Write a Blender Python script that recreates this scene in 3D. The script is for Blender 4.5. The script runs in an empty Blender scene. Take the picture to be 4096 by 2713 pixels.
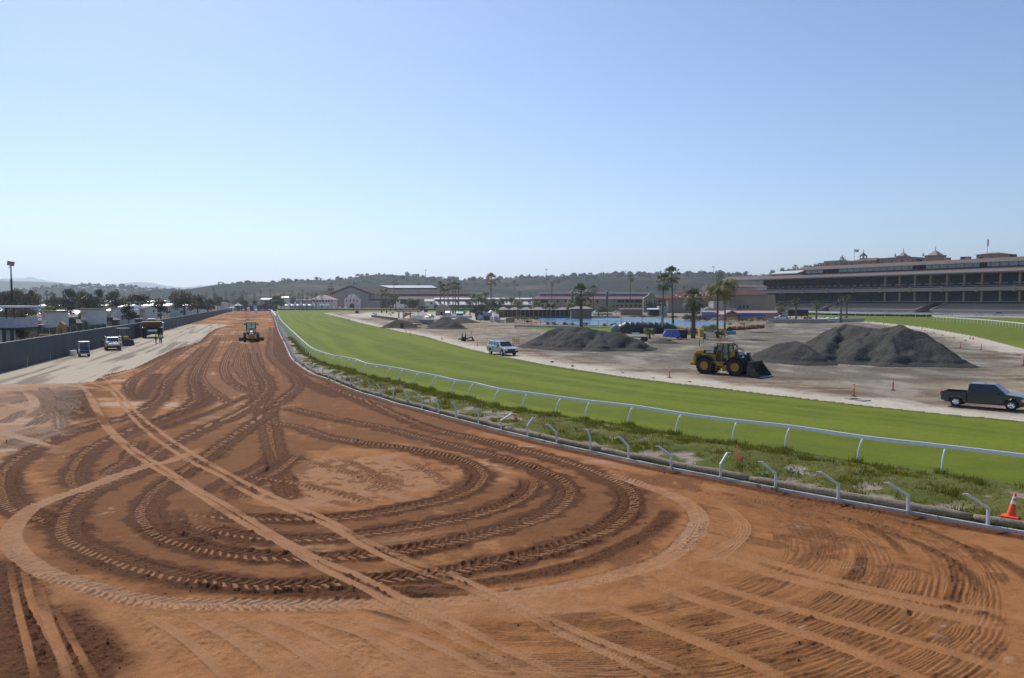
import bpy,math,random
import numpy as np
from mathutils import Vector,Matrix
S=bpy.context.scene
COL=S.collection
R=math.radians
H=7.2                      # eye height above the track
FPX,CX,CY,V0=3137.0,2048.0,1356.5,1205.0
PITCH=math.atan((CY-V0)/FPX)
cd=bpy.data.cameras.new('camera')
cd.sensor_width=36.0
cd.lens=36.0*FPX/4096.0
cd.clip_start=0.5
cd.clip_end=60000.0
cam=bpy.data.objects.new('camera',cd)
COL.objects.link(cam)
cam.location=(0,0,H)
cam.rotation_euler=(math.pi/2-PITCH,0,0)
S.camera=cam
SUN_EL,SUN_AZ=43.0,-27.0        # azimuth: degrees right of +Y
world=bpy.data.worlds.new('World')
S.world=world
world.use_nodes=True
nt=world.node_tree
nt.nodes.clear()
sky=nt.nodes.new('ShaderNodeTexSky')
sky.sky_type='NISHITA'
sky.sun_disc=False
sky.sun_elevation=R(SUN_EL)
sky.sun_rotation=R(SUN_AZ)
sky.altitude=10
sky.air_density=0.9
sky.dust_density=0.35
sky.ozone_density=4.2
bg=nt.nodes.new('ShaderNodeBackground')
bg.inputs['Strength'].default_value=0.122
wo=nt.nodes.new('ShaderNodeOutputWorld')
tint=nt.nodes.new('ShaderNodeMix');tint.data_type='RGBA';tint.blend_type='MULTIPLY';tint.inputs[0].default_value=1.0;tint.inputs[7].default_value=(.98,.968,1.0,1)
nt.links.new(sky.outputs[0],tint.inputs[6])
nt.links.new(tint.outputs[2],bg.inputs[0])
nt.links.new(bg.outputs[0],wo.inputs[0])
sd=bpy.data.lights.new('sun','SUN')
sd.energy=3.5
sd.angle=R(0.5)
sd.color=(1.0,0.95,0.87)
sun=bpy.data.objects.new('sun',sd)
COL.objects.link(sun)
_d=Vector((math.sin(R(SUN_AZ))*math.cos(R(SUN_EL)),math.cos(R(SUN_AZ))*math.cos(R(SUN_EL)),math.sin(R(SUN_EL))))
sun.rotation_euler=(-_d).to_track_quat('-Z','Y').to_euler()
sun.location=_d*100
S.view_settings.view_transform='Standard'
S.view_settings.look='None'
S.view_settings.exposure=0.1
S.view_settings.gamma=1.0
S.view_settings.use_curve_mapping=False
S.cycles.use_denoising=True
S.cycles.max_bounces=6
S.cycles.transparent_max_bounces=12
S.cycles.volume_bounces=1
_cp,_sp=math.cos(PITCH),math.sin(PITCH)
def ray(u,v):
 x=(u-CX)/FPX;y=-(v-CY)/FPX
 return(x,_cp+y*_sp,-_sp+y*_cp)
def PT(u,v,Y):
 r=ray(u,v);t=Y/r[1]
 return Vector((r[0]*t,Y,H+r[2]*t))
def G(u,v,z=0.0):
 r=ray(u,v);t=(z-H)/r[2]
 return Vector((r[0]*t,r[1]*t,z))
DS=4096/2367.0
def GD(pts,z=0.0):
 return[tuple(G(x*DS,y*DS,z)[:2])for x,y in pts]
def GS(pts,z=0.0):
 return[tuple(G(x,y,z)[:2])for x,y in pts]
def smooth_path(pts,n=6):
 P=np.array(pts,float)
 Q=np.vstack([2*P[0]-P[1],P,2*P[-1]-P[-2]])
 out=[]
 for i in range(1,len(Q)-2):
  p0,p1,p2,p3=Q[i-1],Q[i],Q[i+1],Q[i+2]
  for k in range(n):
   t=k/n
   out.append(0.5*((2*p1)+(p2-p0)*t+(2*p0-5*p1+4*p2-p3)*t*t+(3*p1-p0-3*p2+p3)*t**3))
 out.append(P[-1])
 return np.array(out)
def resample(P,step):
 P=np.array(P,float)
 d=np.r_[0,np.cumsum(np.linalg.norm(np.diff(P,axis=0),axis=1))]
 n=max(2,int(round(d[-1]/step))+1)
 s=np.linspace(0,d[-1],n)
 return np.stack([np.interp(s,d,P[:,k])for k in range(P.shape[1])],1)
def _h(ix,iy,seed):
 n=(ix.astype(np.int64)*374761393+iy.astype(np.int64)*668265263+seed*1442695041)&0xffffffff
 n=((n^(n>>13))*1274126177)&0xffffffff
 n=n^(n>>16)
 return(n&0xffff)/65535.0
def vn(x,y,seed=0):
 xi=np.floor(x);yi=np.floor(y);fx=x-xi;fy=y-yi
 fx=fx*fx*(3-2*fx);fy=fy*fy*(3-2*fy)
 a=_h(xi,yi,seed);b=_h(xi+1,yi,seed);c=_h(xi,yi+1,seed);d=_h(xi+1,yi+1,seed)
 return a+(b-a)*fx+(c-a)*fy+(a-b-c+d)*fx*fy
def fbm(x,y,seed=0,o=4,g=.5):
 s=0;a=1.0;t=0
 for k in range(o):
  s=s+a*vn(x*2**k+17.3*k,y*2**k-9.1*k,seed+k);t+=a;a*=g
 return s/t
def sst(a,b,x):
 t=np.clip((x-a)/(b-a),0,1);return t*t*(3-2*t)
def inpoly(X,Y,poly):
 poly=np.array(poly);inside=np.zeros(X.shape,bool);j=len(poly)-1
 for i in range(len(poly)):
  xi,yi=poly[i];xj,yj=poly[j]
  if yi!=yj:
   inside^=((yi>Y)!=(yj>Y))&(X<(xj-xi)*(Y-yi)/(yj-yi)+xi)
  j=i
 return inside
def new_mat(name):
 m=bpy.data.materials.new(name);m.use_nodes=True
 t=m.node_tree;b=t.nodes['Principled BSDF']
 return m,t,b
def N(t,kind,**kw):
 n=t.nodes.new(kind)
 for k,v in kw.items():
  if k in n.inputs:n.inputs[k].default_value=v
  else:setattr(n,k,v)
 return n
def mixc(t,fac,a,b,mode='MIX'):
 n=t.nodes.new('ShaderNodeMix');n.data_type='RGBA';n.blend_type=mode
 for s,v in ((0,fac),(6,a),(7,b)):
  if isinstance(v,bpy.types.NodeSocket):t.links.new(v,n.inputs[s])
  elif s==0:n.inputs[0].default_value=v
  else:n.inputs[s].default_value=(*v,1)
 return n.outputs[2]
def mrange(t,val,a,b,c=0.0,d=1.0):
 n=t.nodes.new('ShaderNodeMapRange');t.links.new(val,n.inputs[0])
 for i,x in enumerate((a,b,c,d)):n.inputs[i+1].default_value=x
 return n.outputs[0]
def noise(t,vec,scale,detail=3.0,rough=.55):
 n=N(t,'ShaderNodeTexNoise',Scale=scale,Detail=detail,Roughness=rough)
 if vec is not None:t.links.new(vec,n.inputs['Vector'])
 return n.outputs['Fac']
def mat(name,col,rough=.6,metal=0.0,var=.12,scale=2.0,bump=0.0,bscale=20.0,spec=.4,dirt=None,coat=0.0):
 m,t,b=new_mat(name)
 g=t.nodes.new('ShaderNodeNewGeometry').outputs['Position']
 f=noise(t,g,scale)
 lo=tuple(c*(1-var)for c in col);hi=tuple(min(1,c*(1+var))for c in col)
 c=mixc(t,mrange(t,f,.3,.7),lo,hi)
 if dirt:
  f2=noise(t,g,scale*.37,4.0)
  c=mixc(t,mrange(t,f2,.5,.72,0,.5),c,dirt)
 t.links.new(c,b.inputs['Base Color'])
 b.inputs['Roughness'].default_value=rough
 b.inputs['Metallic'].default_value=metal
 b.inputs['Specular IOR Level'].default_value=spec
 b.inputs['Coat Weight'].default_value=coat
 if bump:
  bn=N(t,'ShaderNodeBump',Strength=bump,Distance=.05)
  t.links.new(noise(t,g,bscale,4.0),bn.inputs['Height'])
  t.links.new(bn.outputs[0],b.inputs['Normal'])
 return m
def leafmat(name,col,var=.45,scale=.6,trans=.35):
 m,t,b=new_mat(name)
 g=t.nodes.new('ShaderNodeNewGeometry').outputs['Position']
 f=noise(t,g,scale,2.0);f2=noise(t,g,scale*9,1.0)
 c=mixc(t,mrange(t,f,.3,.7),tuple(x*(1-var)for x in col),tuple(x*(1+var)for x in col))
 c=mixc(t,mrange(t,f2,.35,.65,0,.5),c,(col[0]*1.5,col[1]*1.2,col[2]))
 t.links.new(c,b.inputs['Base Color']);b.inputs['Roughness'].default_value=.55
 b.inputs['Specular IOR Level'].default_value=.35
 tr=N(t,'ShaderNodeBsdfTranslucent');t.links.new(c,tr.inputs[0])
 ms=N(t,'ShaderNodeMixShader');ms.inputs[0].default_value=trans
 t.links.new(b.outputs[0],ms.inputs[1]);t.links.new(tr.outputs[0],ms.inputs[2])
 t.links.new(ms.outputs[0],t.nodes['Material Output'].inputs[0])
 return m
def npmesh(name,V,F,m,parent=None,smooth=False):
 V=np.asarray(V,np.float32).reshape(-1,3);F=np.asarray(F,np.int32)
 me=bpy.data.meshes.new(name);k=F.shape[1];nf=len(F)
 me.vertices.add(len(V));me.vertices.foreach_set('co',V.ravel())
 me.loops.add(nf*k);me.loops.foreach_set('vertex_index',F.ravel())
 me.polygons.add(nf)
 me.polygons.foreach_set('loop_start',np.arange(0,nf*k,k,dtype=np.int32))
 me.polygons.foreach_set('loop_total',np.full(nf,k,np.int32))
 me.polygons.foreach_set('use_smooth',np.full(nf,smooth,bool))
 me.update(calc_edges=True)
 me.materials.append(m)
 o=bpy.data.objects.new(name,me);COL.objects.link(o)
 if parent is not None:o.parent=parent
 return o
class MB:
 def __init__(s):s.v=[];s.f=[];s.cut=[]
 def add(s,V,F):
  b=len(s.v);s.cut.append((b,len(s.f)));s.v+=[tuple(p)for p in V];s.f+=[tuple(b+i for i in f)for f in F];return s
 def box(s,c,d,rz=0.0,M=None):
  x,y,z=(k/2 for k in d)
  V=[Vector((a*x,b_*y,c_*z))for a in (-1,1)for b_ in (-1,1)for c_ in (-1,1)]
  m=M if M is not None else Matrix.Rotation(rz,3,'Z')
  V=[m@p+Vector(c)for p in V]
  return s.add(V,[(0,1,3,2),(4,6,7,5),(0,4,5,1),(2,3,7,6),(0,2,6,4),(1,5,7,3)])
 def b2(s,a,b):                      # box by corners
  return s.box([(p+q)/2 for p,q in zip(a,b)],[abs(q-p)for p,q in zip(a,b)])
 def bar(s,a,b,w,h=None):
  a=Vector(a);b=Vector(b);h=h or w;d=b-a
  if d.length<1e-6:return s
  q=d.to_track_quat('X','Z').to_matrix()
  return s.box((a+b)/2,(d.length,w,h),M=q)
 def tube(s,P,r,n=8,cap=True):
  P=[Vector(p)for p in P];rs=r if hasattr(r,'__len__')else[r]*len(P)
  V=[];F=[]
  up=None
  for i,p in enumerate(P):
   d=(P[min(i+1,len(P)-1)]-P[max(i-1,0)]).normalized()
   if up is None:up=Vector((0,0,1))if abs(d.z)<.9 else Vector((1,0,0))
   a=up.cross(d).normalized();b=d.cross(a);up=b if b.length else up
   for k in range(n):
    t=2*math.pi*k/n;V.append(p+(a*math.cos(t)+b*math.sin(t))*rs[i])
  for i in range(len(P)-1):
   for k in range(n):
    F.append((i*n+k,i*n+(k+1)%n,(i+1)*n+(k+1)%n,(i+1)*n+k))
  if cap:F.append(tuple(range(n-1,-1,-1)));F.append(tuple((len(P)-1)*n+k for k in range(n)))
  return s.add(V,F)
 def lathe(s,prof,c=(0,0,0),axis='Z',n=24,caps=False):
  V=[];F=[]
  for(r,h)in prof:
   for k in range(n):
    t=2*math.pi*k/n;a,b=r*math.cos(t),r*math.sin(t)
    p=(a,b,h)if axis=='Z' else((a,h,b)if axis=='Y' else(h,a,b))
    V.append(Vector(p)+Vector(c))
  for i in range(len(prof)-1):
   for k in range(n):
    F.append((i*n+k,i*n+(k+1)%n,(i+1)*n+(k+1)%n,(i+1)*n+k))
  if caps:F.append(tuple(range(n)));F.append(tuple((len(prof)-1)*n+k for k in range(n)))
  return s.add(V,F)
 def prism(s,poly,a,b,axis='Y'):   # polygon in the plane normal to axis, from a to b
  def q(p,h):
   return(p[0],h,p[1])if axis=='Y' else((h,p[0],p[1])if axis=='X' else(p[0],p[1],h))
  n=len(poly);V=[q(p,a)for p in poly]+[q(p,b)for p in poly]
  F=[tuple(range(n)),tuple(range(2*n-1,n-1,-1))]+[(i,(i+1)%n,n+(i+1)%n,n+i)for i in range(n)]
  return s.add(V,F)
 def hexa(s,V):                       # 8 corners: bottom 4 ccw, top 4 ccw
  return s.add(V,[(3,2,1,0),(4,5,6,7),(0,1,5,4),(1,2,6,5),(2,3,7,6),(3,0,4,7)])
 def quad(s,*V):return s.add(V,[tuple(range(len(V)))])
 def each(s,name,m,parent=None,**kw):      # every shape added becomes an object of its own
  out=[]
  for i,(v0,f0)in enumerate(s.cut):
   v1,f1=s.cut[i+1]if i+1<len(s.cut)else(len(s.v),len(s.f))
   k=MB();k.add(s.v[v0:v1],[tuple(j-v0 for j in f)for f in s.f[f0:f1]]);out.append(k.build(name,m,parent,**kw))
  return out
 def build(s,name,m,parent=None,smooth=False,bevel=0.0,fix=True):
  me=bpy.data.meshes.new(name);me.from_pydata([tuple(p)for p in s.v],[],s.f)
  me.materials.append(m)
  if fix:
   import bmesh
   bm=bmesh.new();bm.from_mesh(me);bmesh.ops.recalc_face_normals(bm,faces=bm.faces);bm.to_mesh(me);bm.free()
  if smooth:
   me.polygons.foreach_set('use_smooth',[True]*len(me.polygons))
  me.update()
  o=bpy.data.objects.new(name,me);COL.objects.link(o)
  if parent is not None:o.parent=parent
  if bevel:
   b=o.modifiers.new('bevel','BEVEL');b.width=bevel;b.segments=2;b.limit_method='ANGLE';b.angle_limit=R(35)
  return o
def tag(o,label,cat,group=None,kind=None):
 o['label']=label;o['category']=cat
 if group:o['group']=group
 if kind:o['kind']=kind
 return o
def thing(name,label,cat,loc=(0,0,0),rz=0.0,group=None,scale=1.0):
 o=bpy.data.objects.new(name,None);COL.objects.link(o)
 o.location=loc;o.rotation_euler=(0,0,rz);o.scale=(scale,)*3;o.empty_display_size=.3
 return tag(o,label,cat,group)
def struct(o):o['kind']='structure';return o
def dup(o,loc=None,rz=None,label=None,scale=None,parent=None):
 c=o.copy();COL.objects.link(c)
 if parent is not None:c.parent=parent
 for ch in KIDS(o):dup(ch,parent=c)
 if loc is not None:c.location=loc
 if rz is not None:c.rotation_euler=(0,0,rz)
 if scale is not None:c.scale=scale if hasattr(scale,'__len__')else(scale,)*3
 if label:c['label']=label
 return c
def KIDS(o):return list(o.children)
# ================================================================ ground
CURB=[(1084,1246),(1091,1262),(1098,1275),(1113,1321),(1132,1362),(1151,1404),(1166,1435),(1189,1457),(1223,1482),(1261,1503),(1303,1516),(1356,1539),(1432,1570),(1508,1592),(1584,1617),(1660,1636),(1800,1674),(1911,1702),(2004,1727),(2111,1753),(2227,1782),(2362,1811),(2515,1844),(2678,1878),(2882,1917),(3101,1960),(3353,2006),(3632,2055),(3949,2112),(4250,2163),(4700,2236),(5300,2330)]
FEET=[(1106,1244),(1108,1262),(1116,1290),(1143,1328),(1166,1355),(1193,1387),(1215,1412),(1234,1429),(1257,1442),(1284,1452),(1322,1466),(1350,1470),(1383,1478),(1410,1486),(1448,1503),(1495,1511),(1547,1521),(1592,1530),(1654,1546),(1724,1562),(1802,1584),(1872,1596),(1973,1625),(2089,1644),(2222,1665),(2339,1684),(2510,1707),(2702,1743),(2929,1778),(3138,1804),(3429,1856),(3766,1902),(4230,1968),(4800,2042),(5500,2130)]
curb_w=smooth_path(GS(CURB),5)
feet_w=smooth_path(GS(FEET),5)
curb_w=resample(curb_w,1.0);feet_w=resample(feet_w,1.0)
INF_NEAR=[(745,724.5),(790,735),(835,748),(900,762),(980,778),(1080,806),(1150,823),(1250,842),(1400,866),(1550,886),(1700,903),(1850,921),(2000,938),(2150,955),(2280,967),(2367,975),(2800,1014),(3300,1055)]
INF_FAR=[(3300,960),(2800,868),(2367,808),(2250,778),(2130,757),(2050,748),(1990,743),(1900,736),(1800,731),(1650,727),(1400,722.5),(1200,722),(900,721.3),(800,721.8)]
inf_near_w=GD(INF_NEAR);inf_far_w=GD(INF_FAR)
INFIELD=inf_near_w+inf_far_w
OUT=[(2900,752),(2367,737.5),(2150,733),(1940,729.5),(1700,723.5),(1400,718.6),(1100,717.6),(800,717.2),(640,717.0)]
out_w=GD(OUT)
TURF=[tuple(p)for p in feet_w]+[(260,15),(420,60)]+out_w
VERGE=[tuple(p)for p in curb_w]+[tuple(p)for p in feet_w[::-1]]
APRON=GD([(-900,985),(0,852),(120,822),(240,790),(377,752),(440,751),(492,750),(526,753),(500,760),(482,770),(463,789),(442,798),(407,806),(347,834),(336,840),(309,853),(242,868),(215,883),(161,887),(0,889),(-900,1060)])
LAKE=GS([(2119,1269.5),(2400,1270),(2660,1272),(2700,1278),(2820,1284),(2940,1289),(2925,1296),(2880,1303),(2843,1305),(2700,1304),(2500,1303),(2332,1301),(2229,1294),(2149,1280)])
LAWN=GS([(2110,1304),(2260,1301),(2480,1308),(2500,1322),(2480,1326),(2200,1324),(2098,1312)])
GRAVEL=GD([(1180,775),(1240,765),(1480,780),(1560,790),(1720,770),(1900,742),(2060,750),(2160,770),(2300,820),(2330,850),(2240,878),(2080,892),(1880,880),(1700,868),(1560,850),(1420,838),(1300,825)])
WHITEPAD=GD([(790,728),(860,722.5),(1150,722),(1200,728),(1160,740),(1090,740),(1000,736),(880,736),(820,734)])
NC,NR=1700,760
fov=np.linspace(-37,37,NC-120)
side=np.linspace(37.6,56,60)
THD=np.r_[-side[::-1],fov,side]
TH=np.radians(THD)
q=np.linspace(0,1,NR-40)
rfar,rnear=1500.0,14.0
RR=1/(1/rnear+(1/rfar-1/rnear)*q)
RR=np.r_[np.linspace(4,13.6,40),RR]
RG,TG=np.meshgrid(RR,TH,indexing='ij')
GX=RG*np.sin(TG);GY=RG*np.cos(TG)
GZ=np.zeros_like(GX)
damp=np.zeros_like(GX);pale=np.zeros_like(GX);grav=np.zeros_like(GX)
def path_field(path,m):
 """signed offset d, run s, and mask of the grid points within m of the path"""
 P=np.array(path,float)
 best=np.full(GX.shape,1e9,np.float32);D=np.zeros(GX.shape,np.float32);SS=np.zeros(GX.shape,np.float32)
 s0=0.0
 for a,b in zip(P[:-1],P[1:]):
  L=math.hypot(*(b-a))
  if L<1e-6:continue
  x0,x1=min(a[0],b[0])-m,max(a[0],b[0])+m
  y0,y1=min(a[1],b[1])-m,max(a[1],b[1])+m
  if y1<=0:s0+=L;continue
  y0c=max(y0,.01)
  th=[math.atan2(x,y)for x in (x0,x1)for y in (y0c,y1)]
  rmin=math.hypot(max(x0,0,-x1)if not(x0<0<x1)else 0,y0c);rmax=math.hypot(max(abs(x0),abs(x1)),y1)
  c0,c1=np.searchsorted(TH,[min(th),max(th)]);r0,r1=np.searchsorted(RR,[rmin,rmax])
  c0=max(c0-1,0);r0=max(r0-1,0)
  if c1<=c0 or r1<=r0:s0+=L;continue
  X=GX[r0:r1+1,c0:c1+1];Y=GY[r0:r1+1,c0:c1+1]
  ux,uy=(b-a)/L
  t=(X-a[0])*ux+(Y-a[1])*uy
  d=(X-a[0])*uy-(Y-a[1])*ux
  tc=np.clip(t,0,L)
  dist=np.hypot(X-a[0]-tc*ux,Y-a[1]-tc*uy)
  B=best[r0:r1+1,c0:c1+1];w=dist<B
  B[w]=dist[w]
  D[r0:r1+1,c0:c1+1][w]=(np.sign(d)*dist)[w]
  SS[r0:r1+1,c0:c1+1][w]=(s0+tc)[w]
  s0+=L
 return best,D,SS,best<m,s0
small=fbm(GX*6,GY*6,5,3)
mid=fbm(GX*1.3,GY*1.3,9,4)
big=fbm(GX*.12,GY*.09,21,4)
streak=fbm(GX*.10+GY*.05,GY*.55,33,4)
clod=np.clip(fbm(GX*8,GY*8,41,2)-.5,0,.3)*2.2
nearf=np.clip(1.2-RG/120,0,1)
DIRT_COLS=(damp,pale)
GZ+=(big-.5)*.10+(mid-.5)*.04+(small-.5)*.022
damp+=sst(.49,.57,fbm(GX*.16+3,GY*.11,55,5))*.6
pale+=(.15+.85*sst(24,42,RG))*sst(.54,.62,streak)*sst(.5,.36,fbm(GX*.16+3,GY*.11,55,4))*.9
def lug(path,w=.28,amp=.05,dark=1.0,halo=1.5,per=.29,fade=2.0,seed=1,chev=.8):
 best,D,SS,m,L=path_field(path,halo+.6)
 if not m.any():return
 s=SS[m];x=GX[m];y=GY[m];d=D[m]+(fbm(s*.45,s*0+seed,seed+5,3)-.5)*.14;ad=np.abs(d)
 e=np.clip(np.minimum(s,L-s)/fade,0,1)
 n=fbm(x*2.2,y*2.2,seed,3)
 var_=.15+1.2*sst(.32,.62,fbm(s*.22,d*.4+seed,seed+8,3));amp=amp*var_
 s=s+(fbm(x*1.7,y*1.7,seed+6,2)-.5)*.22
 inw=sst(w*1.12,w*.95,ad)
 half=np.where(d>0,0.0,.5)
 ph=s/per+half-chev*ad/w
 saw=np.abs((ph%1.0)-.5)*2+(small[m]-.5)*.35
 bar=np.where(d>0,1.0,.6)*sst(.40,.66,saw)*sst(w*.02,w*.14,ad)
 ff=sst(55,95,np.hypot(x,y))
 bar=bar*(1-ff)+ff*(.5+.5*np.cos(ad/w*9.4))
 prof=-.035+amp*bar+(small[m]-.5)*.05
 lip=np.exp(-((ad-w*1.22)/.10)**2)*amp*(.5+1.4*clod[m])
 k=inw*e
 GZ[m]=GZ[m]*(1-k)+prof*k+lip*e*(1 if dark>.3 else .3)
 hal=sst(halo*(.25+.95*n),w*1.0,ad)*e*dark
 tr=inw*e
 damp[m]=np.maximum(damp[m],hal*(.95+.6*n))
 damp[m]=damp[m]*(1-tr*bar*.75)+tr*(1-bar)*dark*.35
 if dark>=.3:pale[m]=np.maximum(pale[m]*(1-tr),tr*bar*.35)
 if dark<.3:pale[m]=np.maximum(pale[m],tr*.5*(.4+var_*.5)*(1 if halo>.55 else .25));damp[m]*=1-tr*.8
 else:pale[m]*=1-hal*(1-tr)
def tread(path,w=.30,amp=.022,per=.16,rows=4,fade=2.0,seed=2,light=.32):
 best,D,SS,m,L=path_field(path,w+.5)
 if not m.any():return
 d=D[m];s=SS[m];ad=np.abs(d);e=np.clip(np.minimum(s,L-s)/fade,0,1)
 inw=sst(w*1.1,w*.97,ad)*e*(.55+.45*sst(.3,.5,fbm(s*.5,d*3,seed,2)))
 ridge=.5+.5*np.cos(d/w*math.pi*rows)
 tr=.5+.5*np.cos((s/per+np.abs(np.sin(d/w*3))*.7)*2*math.pi)
 prof=.015+amp*(ridge*.6+tr*ridge*.5)-.02
 lip=np.exp(-((ad-w*1.15)/.05)**2)*.022*(.4+clod[m])
 GZ[m]=GZ[m]*(1-inw)+prof*inw+lip*e
 damp[m]*=1-inw*.92;pale[m]=pale[m]*(1-inw)+light*inw
def berm(path,w=.6,amp=.14,dark=1.0,seed=3,fade=1.5):
 best,D,SS,m,L=path_field(path,w*2.2)
 if not m.any():return
 d=D[m];s=SS[m];x=GX[m];y=GY[m];n=fbm(x*1.6,y*1.6,seed,3)
 e=np.clip(np.minimum(s,L-s)/fade,0,1)
 k=sst(w*(1.0+.9*n),w*.35,np.abs(d))*e
 GZ[m]+=k*amp*.55*(.35+clod[m]*.9+.4*n)
 damp[m]=np.maximum(damp[m],k*dark*(.9+.2*n));pale[m]*=1-k
def grooves(path,w=.7,amp=.03,rows=6,seed=4,gate=.48,fade=3.0,dk=.35):
 best,D,SS,m,L=path_field(path,w+.3)
 if not m.any():return
 d=D[m];s=SS[m];x=GX[m];y=GY[m]
 g=sst(gate-.06,gate+.08,fbm(s*.22+seed*7.7,d*1.2+seed,seed,3))
 e=np.clip(np.minimum(s,L-s)/fade,0,1)*g*sst(w,w*.9,np.abs(d))
 wob=(fbm(s*.9,d*.8+seed,seed+3,3)-.5)*.16
 c=np.cos((d+wob)/w*math.pi*rows)
 cl=sst(.56,.66,fbm(x*1.1,y*1.1,seed+31,3));GZ[m]+=e*amp*.5*(c*(1-.5*cl)+3.5*clod[m]*cl);damp[m]=np.maximum(damp[m],e*cl*.6)
 damp[m]=np.maximum(damp[m],e*dk*np.clip(.2-c,0,1))
def flat(path,w=.5,pl=.15):
 best,D,SS,m,L=path_field(path,w+.3)
 if not m.any():return
 k=sst(w*1.1,w*.7,np.abs(D[m]))*np.clip(np.minimum(SS[m],L-SS[m])/2,0,1)
 GZ[m]=GZ[m]*(1-k)+(-.01+(mid[m]-.5)*.01)*k;damp[m]*=1-k*.9;pale[m]=np.maximum(pale[m],pl*k)
def TR(f,pts,**kw):f(smooth_path(GD(pts),5),**kw)
def blob(poly,amt,field=None,edge=1.2,seed=8):
 P=GD(poly);best,D,SS,m,L=path_field(P+[P[0]],edge)
 ins=inpoly(GX,GY,P);sd=np.where(ins,edge,-edge).astype(np.float32)
 sd[m]=np.where(ins[m],best[m],-best[m])
 k=sst(-edge*.3,edge*.3,sd+(mid-.5)*edge*2.6+(small-.5)*edge*.9)
 f=damp if field is None else field
 f[:]=np.maximum(f,k*amt*(.75+.5*small))if amt>0 else f*(1+amt*k)
blob([(100,1150),(300,1100),(340,1180),(330,1230),(420,1290),(700,1310),(1000,1290),(1240,1190),(1260,1120),(1330,1110),(1440,1180),(1380,1260),(1150,1340),(800,1375),(480,1365),(300,1330),(170,1270)],.42,edge=1.5)
blob([(20,1000),(130,985),(300,975),(450,960),(620,930),(600,1000),(480,1080),(380,1110),(250,1120),(110,1120)],.5,edge=1.2)
blob([(620,905),(720,900),(900,960),(1060,1010),(1150,1060),(1080,1040),(900,1000),(760,985),(640,990)],.5,edge=1.0)
blob([(610,1040),(700,1035),(790,1045),(770,1080),(650,1100),(560,1090)],.55,edge=.9)
blob([(450,1180),(700,1200),(760,1235),(600,1240),(480,1215)],.7,edge=.4)
blob([(700,1040),(930,1040),(1060,1085),(1070,1130),(960,1170),(700,1185),(580,1165),(620,1120),(720,1090)],-.85,edge=.5)
blob([(640,1065),(900,1050),(1000,1090),(1040,1120),(900,1160),(660,1175),(560,1150)],.25,pale,edge=.8)
blob([(0,1290),(65,1303),(130,1380),(200,1450),(307,1568),(300,1640),(-200,1640),(-200,1250)],1.0,edge=.4)
blob([(20,1250),(60,1270),(85,1300),(150,1380),(250,1490),(350,1640),(760,1640),(1000,1560),(830,1405),(500,1400),(200,1355),(80,1300)],-.8,edge=.8)
blob([(120,1340),(300,1385),(560,1410),(850,1420),(1000,1640),(380,1640)],.08,pale,edge=1.5)
blob([(0,890),(170,888),(190,905),(165,950),(180,985),(0,1060),(-300,1150),(-400,950)],.22,pale,edge=1.0)
blob([(0,890),(170,888),(190,905),(165,950),(180,985),(0,1060),(-300,1150),(-400,950)],.28,grav,edge=1.2)
blob([(440,850),(640,870),(640,1000),(560,960)],.35,pale,edge=2)
blob([(1550,1130),(1700,1120),(2000,1175),(2367,1250),(2500,1640),(1300,1640),(1000,1480),(1200,1420),(1500,1330)],-.9,edge=1.0)
blob([(640,1250),(800,1255),(1000,1240),(1050,1260),(900,1300),(700,1300)],.25,pale,edge=.6)
blob([(400,1230),(470,1230),(560,1262),(680,1275),(690,1283),(560,1272),(450,1255)],.5,pale,edge=.3)
arcA=[(1560,1130),(1680,1150),(1770,1185),(1815,1235),(1800,1290),(1700,1345),(1520,1395),(1300,1425),(1080,1432),(900,1415)]
arcB=[(1700,1130),(1980,1175),(2200,1235),(2330,1310),(2365,1400),(2340,1500),(2200,1600),(1900,1700),(1400,1720),(1000,1640)]
A_=resample(smooth_path(GD(arcA),6),.8);B_=resample(smooth_path(GD(arcB),6),.8)
ts=np.linspace(0,1,60)
ia=np.linspace(0,len(A_)-1,60);ib=np.linspace(0,len(B_)-1,60)
Ai=np.stack([np.interp(ia,range(len(A_)),A_[:,k])for k in (0,1)],1);Bi=np.stack([np.interp(ib,range(len(B_)),B_[:,k])for k in (0,1)],1)
rnd=random.Random(4)
for i in range(26):
 f=i/25
 Q=Ai*(1-f)+Bi*f
 Q=Q+(rnd.random()-.5)*.5
 grooves(Q,w=.26+.3*rnd.random(),amp=.011+.007*f,rows=rnd.choice((5,7,9)),seed=60+i,gate=.47+.07*rnd.random(),dk=.5)
for k,(f,dy)in enumerate(((.55,0),(.75,0),(.9,0),(.35,0))):
 Q=Ai*(1-f)+Bi*f
 berm(Q[20:34]if k%2 else Q[10:24],w=.16,amp=.10,dark=.8,seed=80+k)
for k in range(12):
 y=1412+k*13.5
 TR(grooves,[(820+30*k,y),(1150,y+22),(1500,y+18),(1850,y-20+4*k)],w=.22+.16*(k%3)/2,amp=.013,rows=(6,8,7)[k%3],seed=100+k,gate=.53,dk=.6)
for pts in ([(1560,1452),(1650,1443),(1700,1436)],[(1700,1430),(1780,1412),(1800,1410)],[(1380,1462),(1500,1462)],[(1820,1440),(1900,1425)],[(1700,1540),(1760,1530),(1830,1520)],[(1900,1530),(2000,1510)],[(1960,1455),(2010,1440)],[(1990,1590),(2100,1560)],[(2180,1540),(2240,1500)],[(2110,1495),(2160,1470)],[(1640,1500),(1740,1480)],[(2070,1430),(2120,1405)],[(820,1405),(880,1420),(960,1445)],[(1080,1460),(1180,1466)],[(1830,1500),(1900,1488)],[(2040,1475),(2075,1462)],[(1500,1568),(1640,1560)]):
 TR(berm,pts,w=.08,amp=.085,dark=.8,seed=90,fade=.6)
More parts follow.
